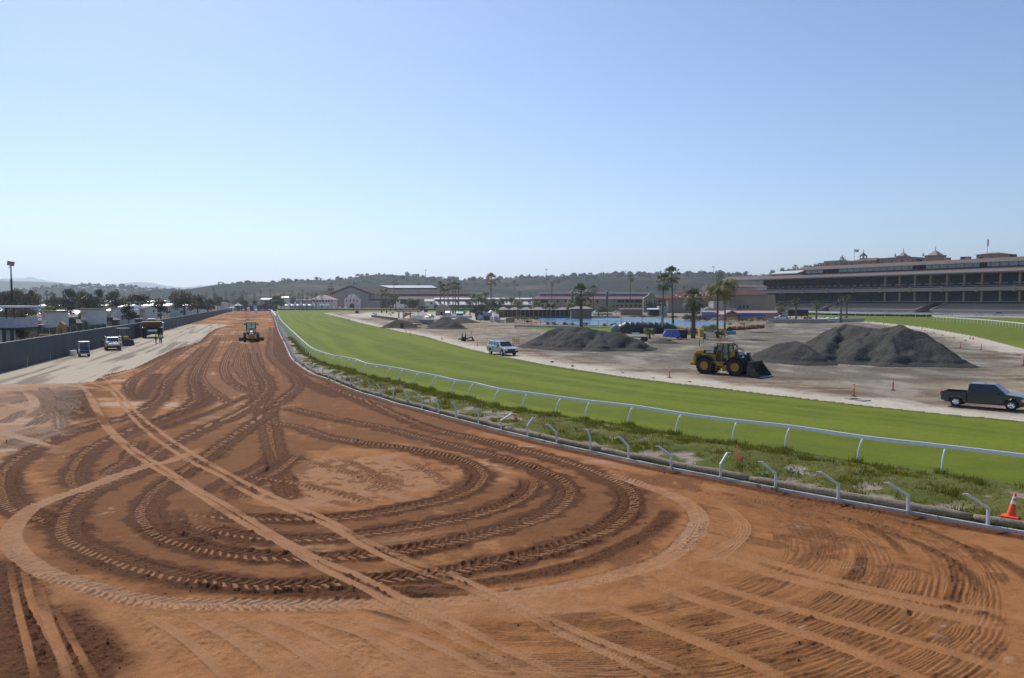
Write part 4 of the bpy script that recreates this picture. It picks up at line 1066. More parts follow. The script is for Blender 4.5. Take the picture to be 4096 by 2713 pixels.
rp3=smooth_path(rp,6)
b=MB()
for a,c in zip(rp3[:-1],rp3[1:]):b.bar(a-np.array(org),c-np.array(org),.10,.15)
b.build('rail',mat('rail_white',(.86,.86,.86),.4,var=.03),T)
def bent(pf,tip,label,grp='bent rail posts along the kerb'):
 p=G(*pf);Y=p.y
 px=FPX/Y
 dx=(tip[0]-pf[0])/px;dz=(pf[1]-tip[1])/px
 b=MB();h1=min(.62,dz*.62)
 a=Vector((0,0,-.1));k=Vector((0,0,h1));t_=Vector((dx*.96,.18,max(dz,h1+.1)))
 b.bar(a,k,.085,.085);b.bar(k-(t_-k).normalized()*.03,t_,.07,.085)
 o=b.build('bent_post',M_['post'],bevel=.008);o.location=(p.x,p.y,0)
 c=MB();d_=Vector((1 if dx>0 else-1,0,0));c.box(t_+d_*.06+Vector((0,0,.01)),(.16,.08,.02));c.build('bracket',M_['galv'],o)
 tag(o,label,'post',grp)
LL='cut down white rail post leaning left over the dirt, beside the straw roll'
LR='cut down grey rail post leaning right over the sandy bank'
BP=[((1229,1480),(1262,1455)),((1246,1488),(1264,1454)),((1272,1498),(1280,1463)),((1291,1507),(1291,1471)),((1314,1518),(1339,1479)),((1341,1528),(1373,1489)),((1368,1539),(1363,1496)),((1402,1552),(1399,1506)),((1437,1562),(1431,1516)),((1478,1575),(1472,1526)),((1523,1590),(1509,1540)),((1573,1606),(1573,1552)),((1627,1621),(1620,1567)),((1688,1640),(1675,1581)),((1753,1657),(1736,1596)),((1825,1678),(1813,1614)),((1914,1701),(1893,1632)),((2004,1725),(2050,1656)),((2110,1751),(2133,1674)),((2226,1780),(2192,1700)),((2361,1809),(2352,1721)),((2514,1841),(2480,1751)),((2684,1880),(2636,1788)),((2882,1917),(2915,1813)),((3102,1960),(3049,1850)),((3352,2006),(3284,1891)),((3631,2055),(3557,1934)),((3951,2110),(3874,1980))]
for pf,tp in BP:
 dx=tp[0]-pf[0]
 bent(pf,tp,LL if dx<-12 else(LR if dx>10 else 'cut down white rail post standing upright beside the straw roll'))
far_c=curb_w[:int(np.argmin(np.linalg.norm(curb_w-np.array(GS([(1229,1480)])[0]),axis=1)))]
far_c=resample(far_c,3.0)
for p in far_c[6:-1]:
 b=MB();b.bar((0,0,-.1),(0,0,.55),.085);b.bar((0,0,.53),(.35,.1,.85),.07,.08);o=b.build('bent_post',M_['post']);o.location=(p[0]+.1,p[1],0)
 tag(o,'short bent rail post in the dense far row at the start of the bend','post','bent rail posts of the far row')
cs=smooth_path(curb_w,2)
b=MB();P0=offset(cs,.05);P1=offset(cs,-.05)
for i in range(len(cs)-1):b.hexa([(*P1[i],-.1),(*P1[i+1],-.1),(*P0[i+1],-.1),(*P0[i],-.1),(*P1[i],.10),(*P1[i+1],.10),(*P0[i+1],.10),(*P0[i],.10)])
tag(b.build('kerb',mat('kerb_pale',(.55,.53,.50),.7,dirt=(.2,.11,.07))),'thin pale kerb strip between the red dirt and the bank','kerb')
side_=1.0 if np.linalg.norm(offset(cs,.6)[60]-feet_w[60])<np.linalg.norm(offset(cs,-.6)[60]-feet_w[60])else-1.0
wt=offset(cs,.42*side_)[::-1]
i0=0;k=0;rn=random.Random(2)
while i0<len(wt)-4:
 i1=min(i0+16,len(wt)-1);seg=wt[i0:i1+1]
 P=[(x,y,ground_z(x,y)+.08+.03*rn.random())for x,y in seg];r=[.125+.03*rn.random()for _ in P];r[0]=.09;r[-1]=.09
 b=MB();b.tube(P,r,10);o=b.build('straw_roll',M_['straw'],smooth=True);tag(o,'length of tan straw erosion roll lying behind the kerb','straw roll','straw rolls laid end to end behind the kerb');i0=i1;k+=1
 if k>60:break
rng=np.random.default_rng(5)
def tufts(name,label,pts,hgt,m,blades=9,spread=.12,width=.012):
 pts=np.array(pts);n=len(pts)*blades
 base=np.repeat(pts,blades,0)+np.c_[rng.normal(0,spread,(n,2)),np.zeros(n)]
 hh=hgt*(.5+rng.random(n))*np.repeat(.5+rng.random(len(pts)),blades)
 a=rng.random(n)*6.283;lean=rng.random(n)*.9
 tip=base+np.c_[np.cos(a)*lean*hh,np.sin(a)*lean*hh,hh]
 b2=rng.random(n)*6.283;w=width*(1+base[:,1]/40)
 d=np.c_[np.cos(b2)*w,np.sin(b2)*w,np.zeros(n)]
 V=np.stack([base-d,base+d,tip],1).reshape(-1,3);F=np.arange(n*3).reshape(-1,3)
 o=npmesh(name,V,F,m);tag(o,label,'grass',kind='stuff');return o
gx=rng.uniform(-75,34,260000);gy=rng.uniform(20,150,260000)
mask=inpoly(gx,gy,VERGE);gx,gy=gx[mask],gy[mask]
def field(arr,X,Y):
 r=np.hypot(X,Y);th=np.arctan2(X,Y);i=np.clip(np.searchsorted(RR,r),0,len(RR)-1);j=np.clip(np.searchsorted(TH,th),0,len(TH)-1);return arr[i,j]
dg=field(damp,gx,gy);pg=field(fbm(GX*.9,GY*.9,131,3),gx,gy);tg_=field(tv,gx,gy)
kx=(dg>.35)&(pg>.34)&(rng.random(len(gx))<.6)
z=field(GZ,gx,gy)
lush=kx&(pg>.60)|((tg_>.68)&(dg>.3)&(pg>.42))
m1=leafmat('bank_grass',(.22,.19,.04),scale=.8);m2=leafmat('bank_grass_lush',(.15,.165,.014),scale=.8)
tufts('bank_grass','rough green and straw coloured grass growing on the bank',np.c_[gx,gy,z][kx&~lush],.07,m1,7)
tufts('lush_grass','taller dark green grass clumps along the top of the bank',np.c_[gx,gy,z][lush],.15,m2,11,.12)
tp=[]
for p in FT[-44:]:
 for _ in range(26):tp.append((p[0]+rng.normal(0,.16),p[1]+rng.normal(0,.16),ground_z(*p)))
tufts('post_grass','dark grass tufts left standing around the feet of the rail posts',tp,.22,m2,8,.08)
def weed(u,v,s,label):
 p=G(u,v);n=60;V=[];F=[]
 for i in range(n):
  a=rng.random()*6.283;r=rng.random()**.6*s;c=np.array([math.cos(a)*r,math.sin(a)*r,rng.random()*.22]);q_=rng.normal(0,1,3);q_/=np.linalg.norm(q_);w=np.cross(q_,[0,0,1]);w/=np.linalg.norm(w);sz=.05
  k0=len(V);V+=[c-w*sz,c-q_*sz,c+w*sz,c+q_*sz*1.5];F.append((k0,k0+1,k0+2,k0+3))
 o=npmesh('broadleaf_weed',V,F,leafmat('weed_leaf',(.09,.17,.03)));o.location=(p.x,p.y,ground_z(p.x,p.y));tag(o,label,'weed')
weed(3185,1915,.45,'bright green broadleaf weed in the bare sand of the bank, the larger patch');weed(3060,1918,.5,'low green broadleaf weed between two bent posts near the straw roll')
def delineator(u,v,vt,label,lean=0.0,fallen=False):
 p=G(u,v);h=max(.6,(v-vt)*p.y/FPX)
 T=thing('delineator_post',label,'delineator',(p.x,p.y,ground_z(p.x,p.y)),rng.random()*3,'orange tube markers on the building site')
 b=MB();b.lathe([(.001,0),(.20,0),(.20,.05),(.12,.07),(.001,.07)],n=8);b.build('base',M_['black'],T)
 A=Vector((lean*h,0,h))if not fallen else Vector((.95,.1,.18))
 b=MB();b.tube([(0,0,.05),A*.93],.055,10);b.tube([A*.93,A*.96],[.03,.03],8);tb=b.build('tube',M_['orange'],T,smooth=False)
 b=MB();b.tube([A*.93,A],[.06,.075],10);b.build('handle',M_['orange'],T)
 b=MB()
 for a_,c_ in ((.70,.77),(.83,.90)):b.tube([A*a_,A*c_],.058,10)
 b.each('reflective_band',M_['refl'],tb)
DEL=[(2678,1512,1470,'orange tube marker on the sand just left of the wheel loader'),(3416,1585,1535,'orange tube marker beside the flat pale tiles near the turf'),(3572,1562,1516,'orange tube marker between the flat tiles and the dark pickup'),(3842,1390,1365,'left marker of the two standing right of the big heap'),(3925,1399,1375,'right marker of the two standing right of the big heap'),(3671,1333,1319,'far marker just behind the right shoulder of the big heap'),(3709,1340,1324,'far marker next to the two small cones side by side'),(3622,1311,1301,'small distant marker right behind the peak of the big heap'),(3534,1298,1288,'small distant marker beyond the low metal hurdles'),(3446,1308,1299,'small distant marker over the dip of the big heap'),(4094,1464,1430,'marker cut by the right edge of the photo above the dark pickup'),(1451,1300,1287,'distant marker beside the dark drain line at the turf edge'),(1564,1307,1294,'marker left of the flatbed trailer'),(1623,1325,1310,'marker below the flatbed trailer at the edge of the sand'),(1641,1344,1328,'marker on the sand between the trailer and the turf'),(1768,1359,1341,'marker with a dark mat beside it on the open dirt'),(1885,1338,1324,'marker just behind the black steel implement'),(1909,1383,1359,'marker between the steel implement and the silver pickup'),(1398,1280,1270,'marker at the far left end of the building site'),(1491,1270,1260,'marker by the long low soil bank on the site')]
for u,v,vt,l in DEL:delineator(u,v,vt,l,lean=rng.normal(0,.04))
delineator(4070,1422,1414,'orange tube marker fallen on its side at the right edge',fallen=True)
def cone(u,v,h,label,grp='orange traffic cones',tilt=0,z=0.0):
 p=G(u,v);T=thing('traffic_cone',label,'traffic cone',(p.x,p.y,z+ground_z(p.x,p.y)),.4,grp)
 if tilt:T.rotation_euler=(0,tilt,0)
 s=h/.75
 b=MB();b.b2((-.19*s,-.19*s,0),(.19*s,.19*s,.04*s));b.build('base',M_['orange'],T,bevel=.01)
 b=MB();R_=lambda z_:(.135-.105*z_/.75)*s
 b.lathe([(R_(0.03),.04*s),(R_(.75),.75*s),(.001,.75*s)],n=18);c=b.build('cone_body',M_['orange'],T,smooth=True)
 b=MB()
 for a,d in ((.42,.52),(.58,.66)):b.lathe([(R_(a)+.003,a*s),(R_(d)+.003,d*s)],n=18)
 b.each('reflective_band',M_['refl'],c,smooth=True)
 return T
cone(4042,2098,.80,'big orange cone with two white bands standing on the straw roll',tilt=R(9),z=.12)
for k in (0,1):pass
p=G(4042,2101);b=MB()
for k in range(3):b.box((p.x,p.y,.08+.045*k+.12),(.46,.46,.035),rz=.2+.3*k)
tag(b.build('cone_base',M_['orange']),'stack of loose orange cone bases under the big cone','cone base')
cone(3688,1315,.7,'small orange cone alone at the far edge of the sand');cone(3880,1356,.7,'left cone of the pair on the pale strip by the far turf');cone(3892,1360,.7,'right cone of the pair on the pale strip by the far turf');cone(2063,1311,1.3,'orange cone by the end of the low wall near the lawn')
def stake(u,v,vt,label,m=None,w=.04,flag=False,name='survey_stake'):
 p=G(u,v);h=(v-vt)*p.y/FPX;b=MB();b.bar((0,0,-.1),(rng.normal(0,.03),0,h),w,.015);o=b.build(name,m or M_['orange']);o.location=(p.x,p.y,0);tag(o,label,'stake','survey stakes')
 if flag:f=MB();f.add([(0,-.01,h*.95),(.16,-.03,h*.8),(.13,-.05,h*.55),(.02,-.02,h*.6)],[(0,1,2,3)]);f.build('flag',M_['pink'],o)
stake(2941,1876,1778,'tall orange lath in the bank left of the pink flag',w=.06);stake(2958,1868,1825,'short stake with a bright pink ribbon in the bank',flag=True)
stake(2018,1711,1635,'orange lath in the bank between two bent posts');stake(2060,1700,1666,'low stake with a pink ribbon beside a bent post',flag=True)
stake(1594,1589,1530,'thin orange lath behind the running rail, left of a pair');stake(1611,1572,1522,'thin orange lath behind the running rail, right of a pair',flag=True);stake(1376,1510,1490,'small flagged stake far along the bank',flag=True)
wd=M_['wood']
stake(1898,1412,1382,'thin brown stake at the turf edge, leftmost near the silver pickup',wd);stake(1927,1418,1388,'thin brown stake at the turf edge just left of the silver pickup',wd);stake(1975,1429,1400,'thin brown stake at the turf edge in front of the silver pickup',wd);stake(1898-0,1411,1382,'thin brown stake at the edge of the turf near the steel implement',wd)if False else None
for i,(u,v,s,l)in enumerate(((2614,1514,.35,'pale rock on the sand left of the orange marker by the loader'),(2759,1531,.4,'reddish brown rock on the sand in front of the loader'),(2490,1493,.35,'brown rock on the pale sand strip, middle of the row'),(2385,1481,.3,'flat pale rock on the sand strip'),(2290,1466,.4,'orange brown rock on the sand strip left of the loader'),(2208,1450,.45,'brown rock on the sand strip nearest the silver pickup'),(1541,1309,.7,'white boulder by the turf left of the trailer'),(3700,1324,.4,'dark rock on the pale strip, upper one'),(3736,1334,.4,'dark rock on the pale strip, second one'),(3771,1342,.4,'dark rock on the pale strip, third one'),(3815,1353,.4,'dark rock on the pale strip, fourth one'),(3861,1363,.5,'dark rock on the pale strip, lowest one'))):
 import bmesh
 bm=bmesh.new();bmesh.ops.create_icosphere(bm,subdivisions=2,radius=.5)
 for v_ in bm.verts:
  n_=.75+.5*float(vn(np.array([v_.co.x*3+i*7]),np.array([v_.co.y*3+v_.co.z*5]),3)[0]);v_.co=Vector((v_.co.x*n_*s,v_.co.y*n_*s*.8,v_.co.z*n_*s*.55))
 me=bpy.data.meshes.new('rock');bm.to_mesh(me);bm.free();me.materials.append(mat('rock',((.55,.5,.44)if 'pale' in l and 'dark' not in l or 'white' in l else(.30,.13,.07))if 'dark' not in l else(.09,.06,.05),.9,bump=.5))
 o=bpy.data.objects.new('rock',me);COL.objects.link(o);p=G(u,v);o.location=(p.x,p.y,s*.12);tag(o,l,'rock')
for u,v,l in ((3410,1597,'pale flat tile under the orange marker'),(3424,1599,'pale flat tile right of the one at the marker'),(3452,1603,'pale flat tile lying furthest right')):
 p=G(u,v);b=MB();b.box((p.x,p.y,.05),(.75,.75,.06),rz=.3);tag(b.build('paving_tile',M_['concrete']),l,'tile','loose tiles on the sand')
def heap(ridges,k,label,m,ext=13,res=.16,seed=1,name='gravel_heap',gully=1.0):
 P=[];
 for rd in ridges:P.append([tuple(PT(*q_))for q_ in rd])
 allp=np.array([q_ for r_ in P for q_ in r_]);x0,y0=allp[:,0].min()-ext,allp[:,1].min()-ext;x1,y1=allp[:,0].max()+ext,allp[:,1].max()+ext
 xs=np.arange(x0,x1,res);ys=np.arange(y0,y1,res);X,Y=np.meshgrid(xs,ys);Z=np.full(X.shape,-9.0)
 wx=X+(fbm(X*.35,Y*.35,seed,3)-.5)*2.2*gully;wy=Y+(fbm(X*.35+9,Y*.35,seed+4,3)-.5)*2.2*gully
 for r_ in P:
  for a,b_ in zip(r_[:-1],r_[1:]):
   L2=(b_[0]-a[0])**2+(b_[1]-a[1])**2+1e-9
   t_=np.clip(((wx-a[0])*(b_[0]-a[0])+(wy-a[1])*(b_[1]-a[1]))/L2,0,1)
   d=np.hypot(wx-a[0]-t_*(b_[0]-a[0]),wy-a[1]-t_*(b_[1]-a[1]));Z=np.maximum(Z,a[2]+(b_[2]-a[2])*t_-k*(np.sqrt(d*d+.15)-.3))
 Z=Z+(fbm(X*.8,Y*.8,seed+9,4)-.5)*.22*sst(0,1.5,Z)+(fbm(X*3,Y*3,seed+12,2)-.5)*.06
 Z=np.where(Z<.6,Z*.8+.12*np.exp(-((Z)/.5)**2)-.05,Z)
 nr,nc=X.shape;ids=np.arange(nr*nc).reshape(nr,nc);Fq_=np.stack([ids[:-1,:-1],ids[:-1,1:],ids[1:,1:],ids[1:,:-1]],-1).reshape(-1,4)
 keep=(Z.ravel()[Fq_].max(1)>-.06);Fq_=Fq_[keep];used=np.unique(Fq_);rm=np.zeros(nr*nc,int);rm[used]=np.arange(len(used))
 o=npmesh(name,np.stack([X,Y,Z],-1).reshape(-1,3)[used],rm[Fq_],m,smooth=True);tag(o,label,'heap');return o
def gravelmat(name,a,b_):
 m,t,bs=new_mat(name);pos=t.nodes.new('ShaderNodeNewGeometry').outputs['Position']
 c=mixc(t,mrange(t,noise(t,pos,6.0,6.0,.9),.38,.62),a,b_);c=mixc(t,mrange(t,noise(t,pos,.35,3.0),.5,.75,0,.5),c,tuple(x*.75+.01 for x in a));t.links.new(c,bs.inputs['Base Color'])
 bs.inputs['Roughness'].default_value=.95;bs.inputs['Specular IOR Level'].default_value=.15;bn=N(t,'ShaderNodeBump',Strength=.8,Distance=.05);t.links.new(noise(t,pos,12.0,4.0,.8),bn.inputs['Height']);t.links.new(bn.outputs[0],bs.inputs['Normal']);return m
gm=gravelmat('crushed_gravel',(.020,.0185,.017),(.130,.120,.108));sm_=gravelmat('dark_soil',(.05,.038,.03),(.12,.09,.07));bmn=gravelmat('brown_soil',(.15,.09,.06),(.25,.17,.12))
heap([[(3352,1303,107),(3372,1295,104),(3440,1305,100),(3505,1314,97),(3545,1306,95),(3582,1296,94),(3625,1312,92),(3700,1355,90),(3790,1405,87)],[(3365,1297,103),(3330,1350,98),(3300,1410,92)],[(3440,1302,100),(3450,1350,95),(3440,1405,90)],[(3582,1296,94),(3570,1350,91),(3560,1410,88)],[(3640,1320,92),(3680,1400,88)]],.66,'largest dark grey gravel heap with a dip in its crest',gm,seed=5)
heap([[(3075,1392,96),(3120,1372,95),(3174,1362,94),(3215,1376,92),(3250,1405,90)]],.62,'smaller rounded dark gravel heap in front of the largest one',gm,seed=21,gully=.5)
heap([[(2180,1330,124),(2226,1308,124),(2262,1314,123),(2302,1304,122),(2350,1308,121),(2400,1320,120),(2489,1328,118),(2540,1360,115)],[(2302,1304,122),(2290,1350,117)],[(2400,1322,120),(2410,1360,115)]],.52,'wide grey gravel heap with two humps in front of the lake',gm,seed=33)
heap([[(1768,1281,207),(1790,1279,206),(1810,1284,204)]],.55,'pointed grey gravel heap behind the black steel implement',gm,ext=9,res=.25,seed=41,gully=.5)
heap([[(1775,1268,222),(1785,1266,222)]],.6,'dark heap peeking out behind the pointed gravel heap',sm_,ext=9,res=.3,seed=43,gully=.5)
heap([[(1590,1280,212),(1605,1278,212),(1625,1284,210)]],.5,'dark soil heap behind the flatbed trailer',sm_,ext=10,res=.3,seed=45,gully=.6)
heap([[(1650,1273,240),(1662,1272,240)]],.4,'brown soil heap under the pink shade sail',bmn,ext=10,res=.35,seed=47,gully=.5)
heap([[(1846,1268,260),(1850,1268,260)]],.35,'small dark mound in front of the long white fence',sm_,ext=8,res=.35,seed=49,gully=.5)
heap([[(2655,1353,135),(2668,1355,134)]],.35,'small gravel mound by the blue tarpaulin',gm,ext=6,res=.2,seed=51,gully=.5)
heap([[(60,1332,170),(72,1335,170)]],.4,'grey brown soil mound behind the screened fence',bmn,ext=8,res=.4,seed=53,gully=.5)
def grit(name,label,X,Y,S_,m,lift=0.0):
 n=len(X);Zg=field(GZ,X,Y)+lift;B0=np.array([(1,0,0),(0,1,0),(-1,0,0),(0,-1,0),(0,0,1),(0,0,-1)],float)
 V=B0[None]*(.6+.8*rng.random((n,6,1)))*S_[:,None,None];a=rng.random(n)*6.28;c,s_=np.cos(a)[:,None],np.sin(a)[:,None]
 V=np.stack([V[...,0]*c-V[...,1]*s_,V[...,0]*s_+V[...,1]*c,V[...,2]*.8],-1)+np.stack([X,Y,Zg+S_*.3],-1)[:,None]
 F0=np.array([(0,1,4),(1,2,4),(2,3,4),(3,0,4),(1,0,5),(2,1,5),(3,2,5),(0,3,5)]);F=(F0[None]+6*np.arange(n)[:,None,None]).reshape(-1,3)
 tag(npmesh(name,V.reshape(-1,3),F,m),label,'clods',kind='stuff')
N0=420000;r_=1/(1/13+(1/75-1/13)*rng.random(N0));th_=np.radians(rng.uniform(-36,36,N0));cx,cy=r_*np.sin(th_),r_*np.cos(th_)
zn=field(zone,cx,cy);dm=field(damp,cx,cy);cl_=field(clod,cx,cy)
k=(zn==0)&(rng.random(N0)<np.clip(dm-.25,0,1)**1.6*(.04+.7*cl_)*.13)
grit('soil_clods','loose dark clods scattered over the freshly turned red dirt',cx[k],cy[k],(.008+.02*rng.random(k.sum())**3)*(1+r_[k]/60),mat('clod_soil',(.11,.045,.02),.95,var=.4,scale=9))
N1=60000;r_=rng.uniform(62,175,N1);th_=np.radians(rng.uniform(-3,36,N1));cx,cy=r_*np.sin(th_),r_*np.cos(th_);gg=field(grav,cx,cy);k=(field(zone,cx,cy)==2)&(rng.random(N1)<gg*.05)
grit('loose_gravel','coarse grey stones strewn over the ground around the heaps',cx[k],cy[k],(.02+.04*rng.random(k.sum())**4),gm)
# ================================================================ trees
rt=np.random.default_rng(11)
def leafcloud(name,C,Rr,n,size,m,parent=None,droop=0.0,flat=.75):
 """n leaf sprays spread through clumps with centres C and radii Rr"""
 C=np.array(C,float);Rr=np.array(Rr,float);w=Rr**2;idx=rt.choice(len(C),n,p=w/w.sum())
 d=rt.normal(0,1,(n,3));d/=np.linalg.norm(d,axis=1)[:,None];rad=Rr[idx]*(.45+.6*rt.random(n)**.5)
 P=C[idx]+d*rad[:,None]*np.array([1,1,flat])
 nn=d+rt.normal(0,.7,(n,3));nn/=np.linalg.norm(nn,axis=1)[:,None]
 a=np.cross(nn,rt.normal(0,1,(n,3)));a/=np.linalg.norm(a,axis=1)[:,None];b=np.cross(nn,a)
 s=size*(.5+rt.random(n))[:,None]
 V=np.stack([P-a*s,P-b*s*.6+nn*s*.2,P+a*s,P+b*s*.6],1).reshape(-1,3)
 return npmesh(name,V,np.arange(n*4).reshape(-1,4),m,parent)
TREES={}
TG=leafmat('tree_dark',(.05,.062,.022));TO=leafmat('tree_olive',(.10,.095,.035));TB=leafmat('tree_bright',(.12,.18,.03));TGR=leafmat('tree_grey_green',(.12,.135,.075));TBR=leafmat('tree_brown',(.085,.07,.036))
BARK=mat('bark',(.12,.09,.07),.9,var=.3)
def tree_proto(kind):
 """unit tree: height 1, crown width about .8"""
 m={'dark':TG,'olive':TO,'bright':TB,'grey':TGR,'brown':TBR}[kind[0]];v=kind[1]
 T=bpy.data.objects.new('tree',None);COL.objects.link(T)
 b=MB();b.tube([(0,0,-.03),(.01,0,.2),(-.01,.01,.42),(.0,.0,.7)],[.035,.028,.022,.008],7)
 C=[];Rr=[]
 for k in range(17+3*v):
  a=rt.random()*6.283;r=.30*rt.random()**.5;h_=.38+.5*rt.random();r*=1.15-.6*abs(h_-.55)
  c=(math.cos(a)*r,math.sin(a)*r,h_);C.append(c);Rr.append(.10+.10*rt.random())
  if k%2==0:b.tube([(0,0,.25+.02*k),(c[0]*.5,c[1]*.5,.3+c[2]*.35),(c[0]*.9,c[1]*.9,c[2])],[.016,.011,.005],5)
 b.build('trunk',BARK,T);leafcloud('crown',C,Rr,2300,.026,m,T);return T
def bush_proto(kind):
 m={'dark':TG,'olive':TO,'bright':TB,'grey':TGR,'brown':TBR,'yellow':leafmat('yellow_flowers',(.38,.28,.02)),'red':leafmat('red_flowers',(.30,.05,.06))}[kind[0]]
 C=[];Rr=[]
 for k in range(9):a=rt.random()*6.283;r=.38*rt.random()**.5;C.append((math.cos(a)*r,math.sin(a)*r,.15+.45*rt.random()*(1-r)));Rr.append(.22+.12*rt.random())
 return leafcloud('bush',C,Rr,650,.05,m,None,flat=.9)
PARK=[]          # prototypes already standing somewhere
def put(store,key,make,loc,sx,sz,label,cat,group,rz=None,name=None):
 if key not in store:
  o=make(key);store[key]=o
 else:o=dup(store[key])
 o.location=loc;o.scale=(sx,sx,sz);o.rotation_euler=(0,0,rt.random()*6.28 if rz is None else rz)
 if name:o.name=name
 tag(o,label,cat,group);return o
def tree(u,vt,w,Y,label,kind='dark',group='trees around the racecourse',var=None):
 p=PT(u,vt,Y);h=p.z;cw=w*1.18*Y/FPX
 return put(TREES,(kind,int(rt.integers(3))if var is None else var),tree_proto,(p.x,p.y,0),cw/.82,max(h,1)/.98,label,'tree',group)
BUSH={}
def bush(u,v,w,h,label,kind='dark',group='bushes around the lake',Y=None,name=None):
 p=G(u,v)if Y is None else PT(u,v,Y);k=p.y/FPX
 return put(BUSH,(kind,int(rt.integers(2))),bush_proto,(p.x,p.y,0 if Y is None else max(0,p.z)),w*k/1.1,h*k/.85,label,'bush',group,name=name)
FROND=leafmat('palm_frond',(.075,.092,.026),scale=3);FRONDY=leafmat('palm_frond_yellow',(.14,.15,.03),scale=3);FRONDB=leafmat('palm_frond_brown',(.16,.115,.06),scale=3)
PT_TR=mat('palm_trunk',(.16,.125,.10),.95,var=.3,scale=5,bump=.6)
def fan_crown(n,r,m,parent,droopy=.0,skirt=True):
 V=[];F=[]
 for i in range(n):
  el=math.pi*(.49-.80*(i/n)**1.15-droopy)+rt.normal(0,.08);az=i*2.399+rt.normal(0,.2)
  L=r*(.52+.16*rt.random());D=np.array([math.cos(az)*math.cos(el),math.sin(az)*math.cos(el),math.sin(el)])
  hub=D*L;side=np.array([-math.sin(az),math.cos(az),0]);up=np.cross(side,D)*-1
  k=len(V);V+=[D*.03+side*.012*r,D*.03-side*.012*r,hub-side*.008*r,hub+side*.008*r];F.append((k,k+1,k+2,k+3))
  nb=9
  for j in range(nb):
   a=(j-(nb-1)/2)/(nb-1)*2.9;dr=D*math.cos(a)+side*math.sin(a);ll=r*.52*(1-.12*abs(a))*(.85+.3*rt.random())
   mid1=hub+dr*ll*.6;tip=hub+dr*ll+np.array([0,0,-1])*ll*(.28+.25*rt.random());wv_=np.cross(dr,up);wv_=wv_/(np.linalg.norm(wv_)+1e-6)*r*.045
   k=len(V);V+=[hub,mid1-wv_,tip,mid1+wv_];F.append((k,k+1,k+2,k+3))
 return npmesh('crown',np.array(V),F,m,parent)
def feather_crown(n,r,m,parent,arch=1.0):
 V=[];F=[]
 for i in range(n):
  az=i*2.399+rt.normal(0,.2);e0=math.pi*(.47-.42*(i/n));x=np.array([math.cos(az),math.sin(az),0]);side=np.array([-math.sin(az),math.cos(az),0]);p=np.zeros(3);e=e0;seg=12;pts=[p.copy()]
  for s_ in range(seg):
   p=p+(x*math.cos(e)+np.array([0,0,1])*math.sin(e))*r*1.25/seg;e-=arch*.19;pts.append(p.copy())
  for s_ in range(1,seg):
   q0=pts[s_];dd=pts[s_+1]-pts[s_];dd/=np.linalg.norm(dd);ll=r*.30*math.sin(math.pi*(s_+1.5)/(seg+2))+.05*r
   for sg in (-1,1):
    for o_ in (0,.5):
     q_=q0+dd*r*1.25/seg*o_;tip=q_+side*sg*ll*.8+dd*ll*.45+np.array([0,0,-1])*ll*(.35+.3*rt.random());k=len(V)
     V+=[q_-dd*r*.018,q_+dd*r*.018,tip];F.append((k,k+1,k+2))
 return npmesh('crown',np.array(V),F,m,parent)
PALMS={}
def palm(u,vt,Y,wpx,label,kind='fan',zb=0.0,group='palm trees',m=None,lean=0.0,skirt=True,cfr=.5):
 """vt: top of the crown; wpx: crown width in the photo"""
 top=PT(u,vt,Y);cw=wpx*1.2*Y/FPX/2
 hz_=max(top.z-zb-cw*(.95 if kind in ('fan','tall','shag')else .72),.5)
 T=thing('palm_tree',label,'palm tree',(top.x,top.y,zb),rt.random()*6,group)
 r0={'fan':.26,'tall':.24,'shag':.36,'feather':.28,'queen':.20,'date':.45}[kind]*(1 if Y<250 else 1.25)
 b=MB();lx=lean*hz_
 P=[(0,0,-.1),(lx*.2,0,hz_*.3),(lx*.6,0,hz_*.7),(lx,0,hz_)];b.tube(P,[r0*1.35,r0,r0*.85,r0*.8],10);tr=b.build('trunk',PT_TR,T,smooth=True)
 key=('c',kind,m.name if m else '',int(rt.integers(2)))
 if key not in PALMS:
  c=fan_crown(34 if kind!='tall' else 30,1.0,m or FROND,T)if kind in ('fan','tall','shag')else feather_crown(34 if kind!='date' else 60,1.0,m or FROND,T,arch=1.0 if kind!='date' else 1.15)
  PALMS[key]=c.data
 else:c=bpy.data.objects.new('crown',PALMS[key]);COL.objects.link(c);c.parent=T
 c.location=(lx,0,hz_);c.scale=(cw,cw,cw)
 if kind=='shag':
  b=MB()
  for z in np.arange(.4,hz_,.28):
   for a in range(7):an=a*.9+z*3;b.bar((math.cos(an)*r0*.8,math.sin(an)*r0*.8,z),(math.cos(an)*r0*1.5,math.sin(an)*r0*1.5,z+.22),.16,.05)
  b.build('bark',PT_TR,tr)
 return T
# ================================================================ left side: fence, booth, barns
SCREEN=mat('fence_screen',(.055,.07,.085),.85,var=.12,scale=.6,dirt=(.09,.10,.11));GSC=mat('green_screen',(.05,.085,.06),.85,var=.15)
CREAM=mat('cream_stucco',(.76,.68,.62),.85,var=.06,scale=.8,dirt=(.45,.39,.34));TAN=mat('tan_stucco',(.36,.27,.19),.85,var=.08);TAND=mat('tan_wall',(.30,.22,.13),.85)
ROOFG=mat('grey_shingle',(.17,.15,.13),.9,var=.15,bump=.3);WROOF=mat('white_metal_roof',(.85,.85,.85),.42,.7,var=.05,spec=.8);GREEN=mat('dark_green_paint',(.02,.06,.045),.6)
WIN=mat('window_glass',(.03,.04,.05),.08,spec=.8);TRIMW=mat('pale_trim',(.62,.60,.57),.6)
T=thing('screened_fence','long slate grey screened fence running down the left side of the dirt track','fence',(fence_w[1][0],fence_w[1][1],0))
org=np.array(fence_w[1]);fl=resample(np.array(fence_w),3.05)
def fh(p):return 2.95 if p[1]<95 else max(2.35,2.95-(p[1]-95)*.0016)
b=MB();
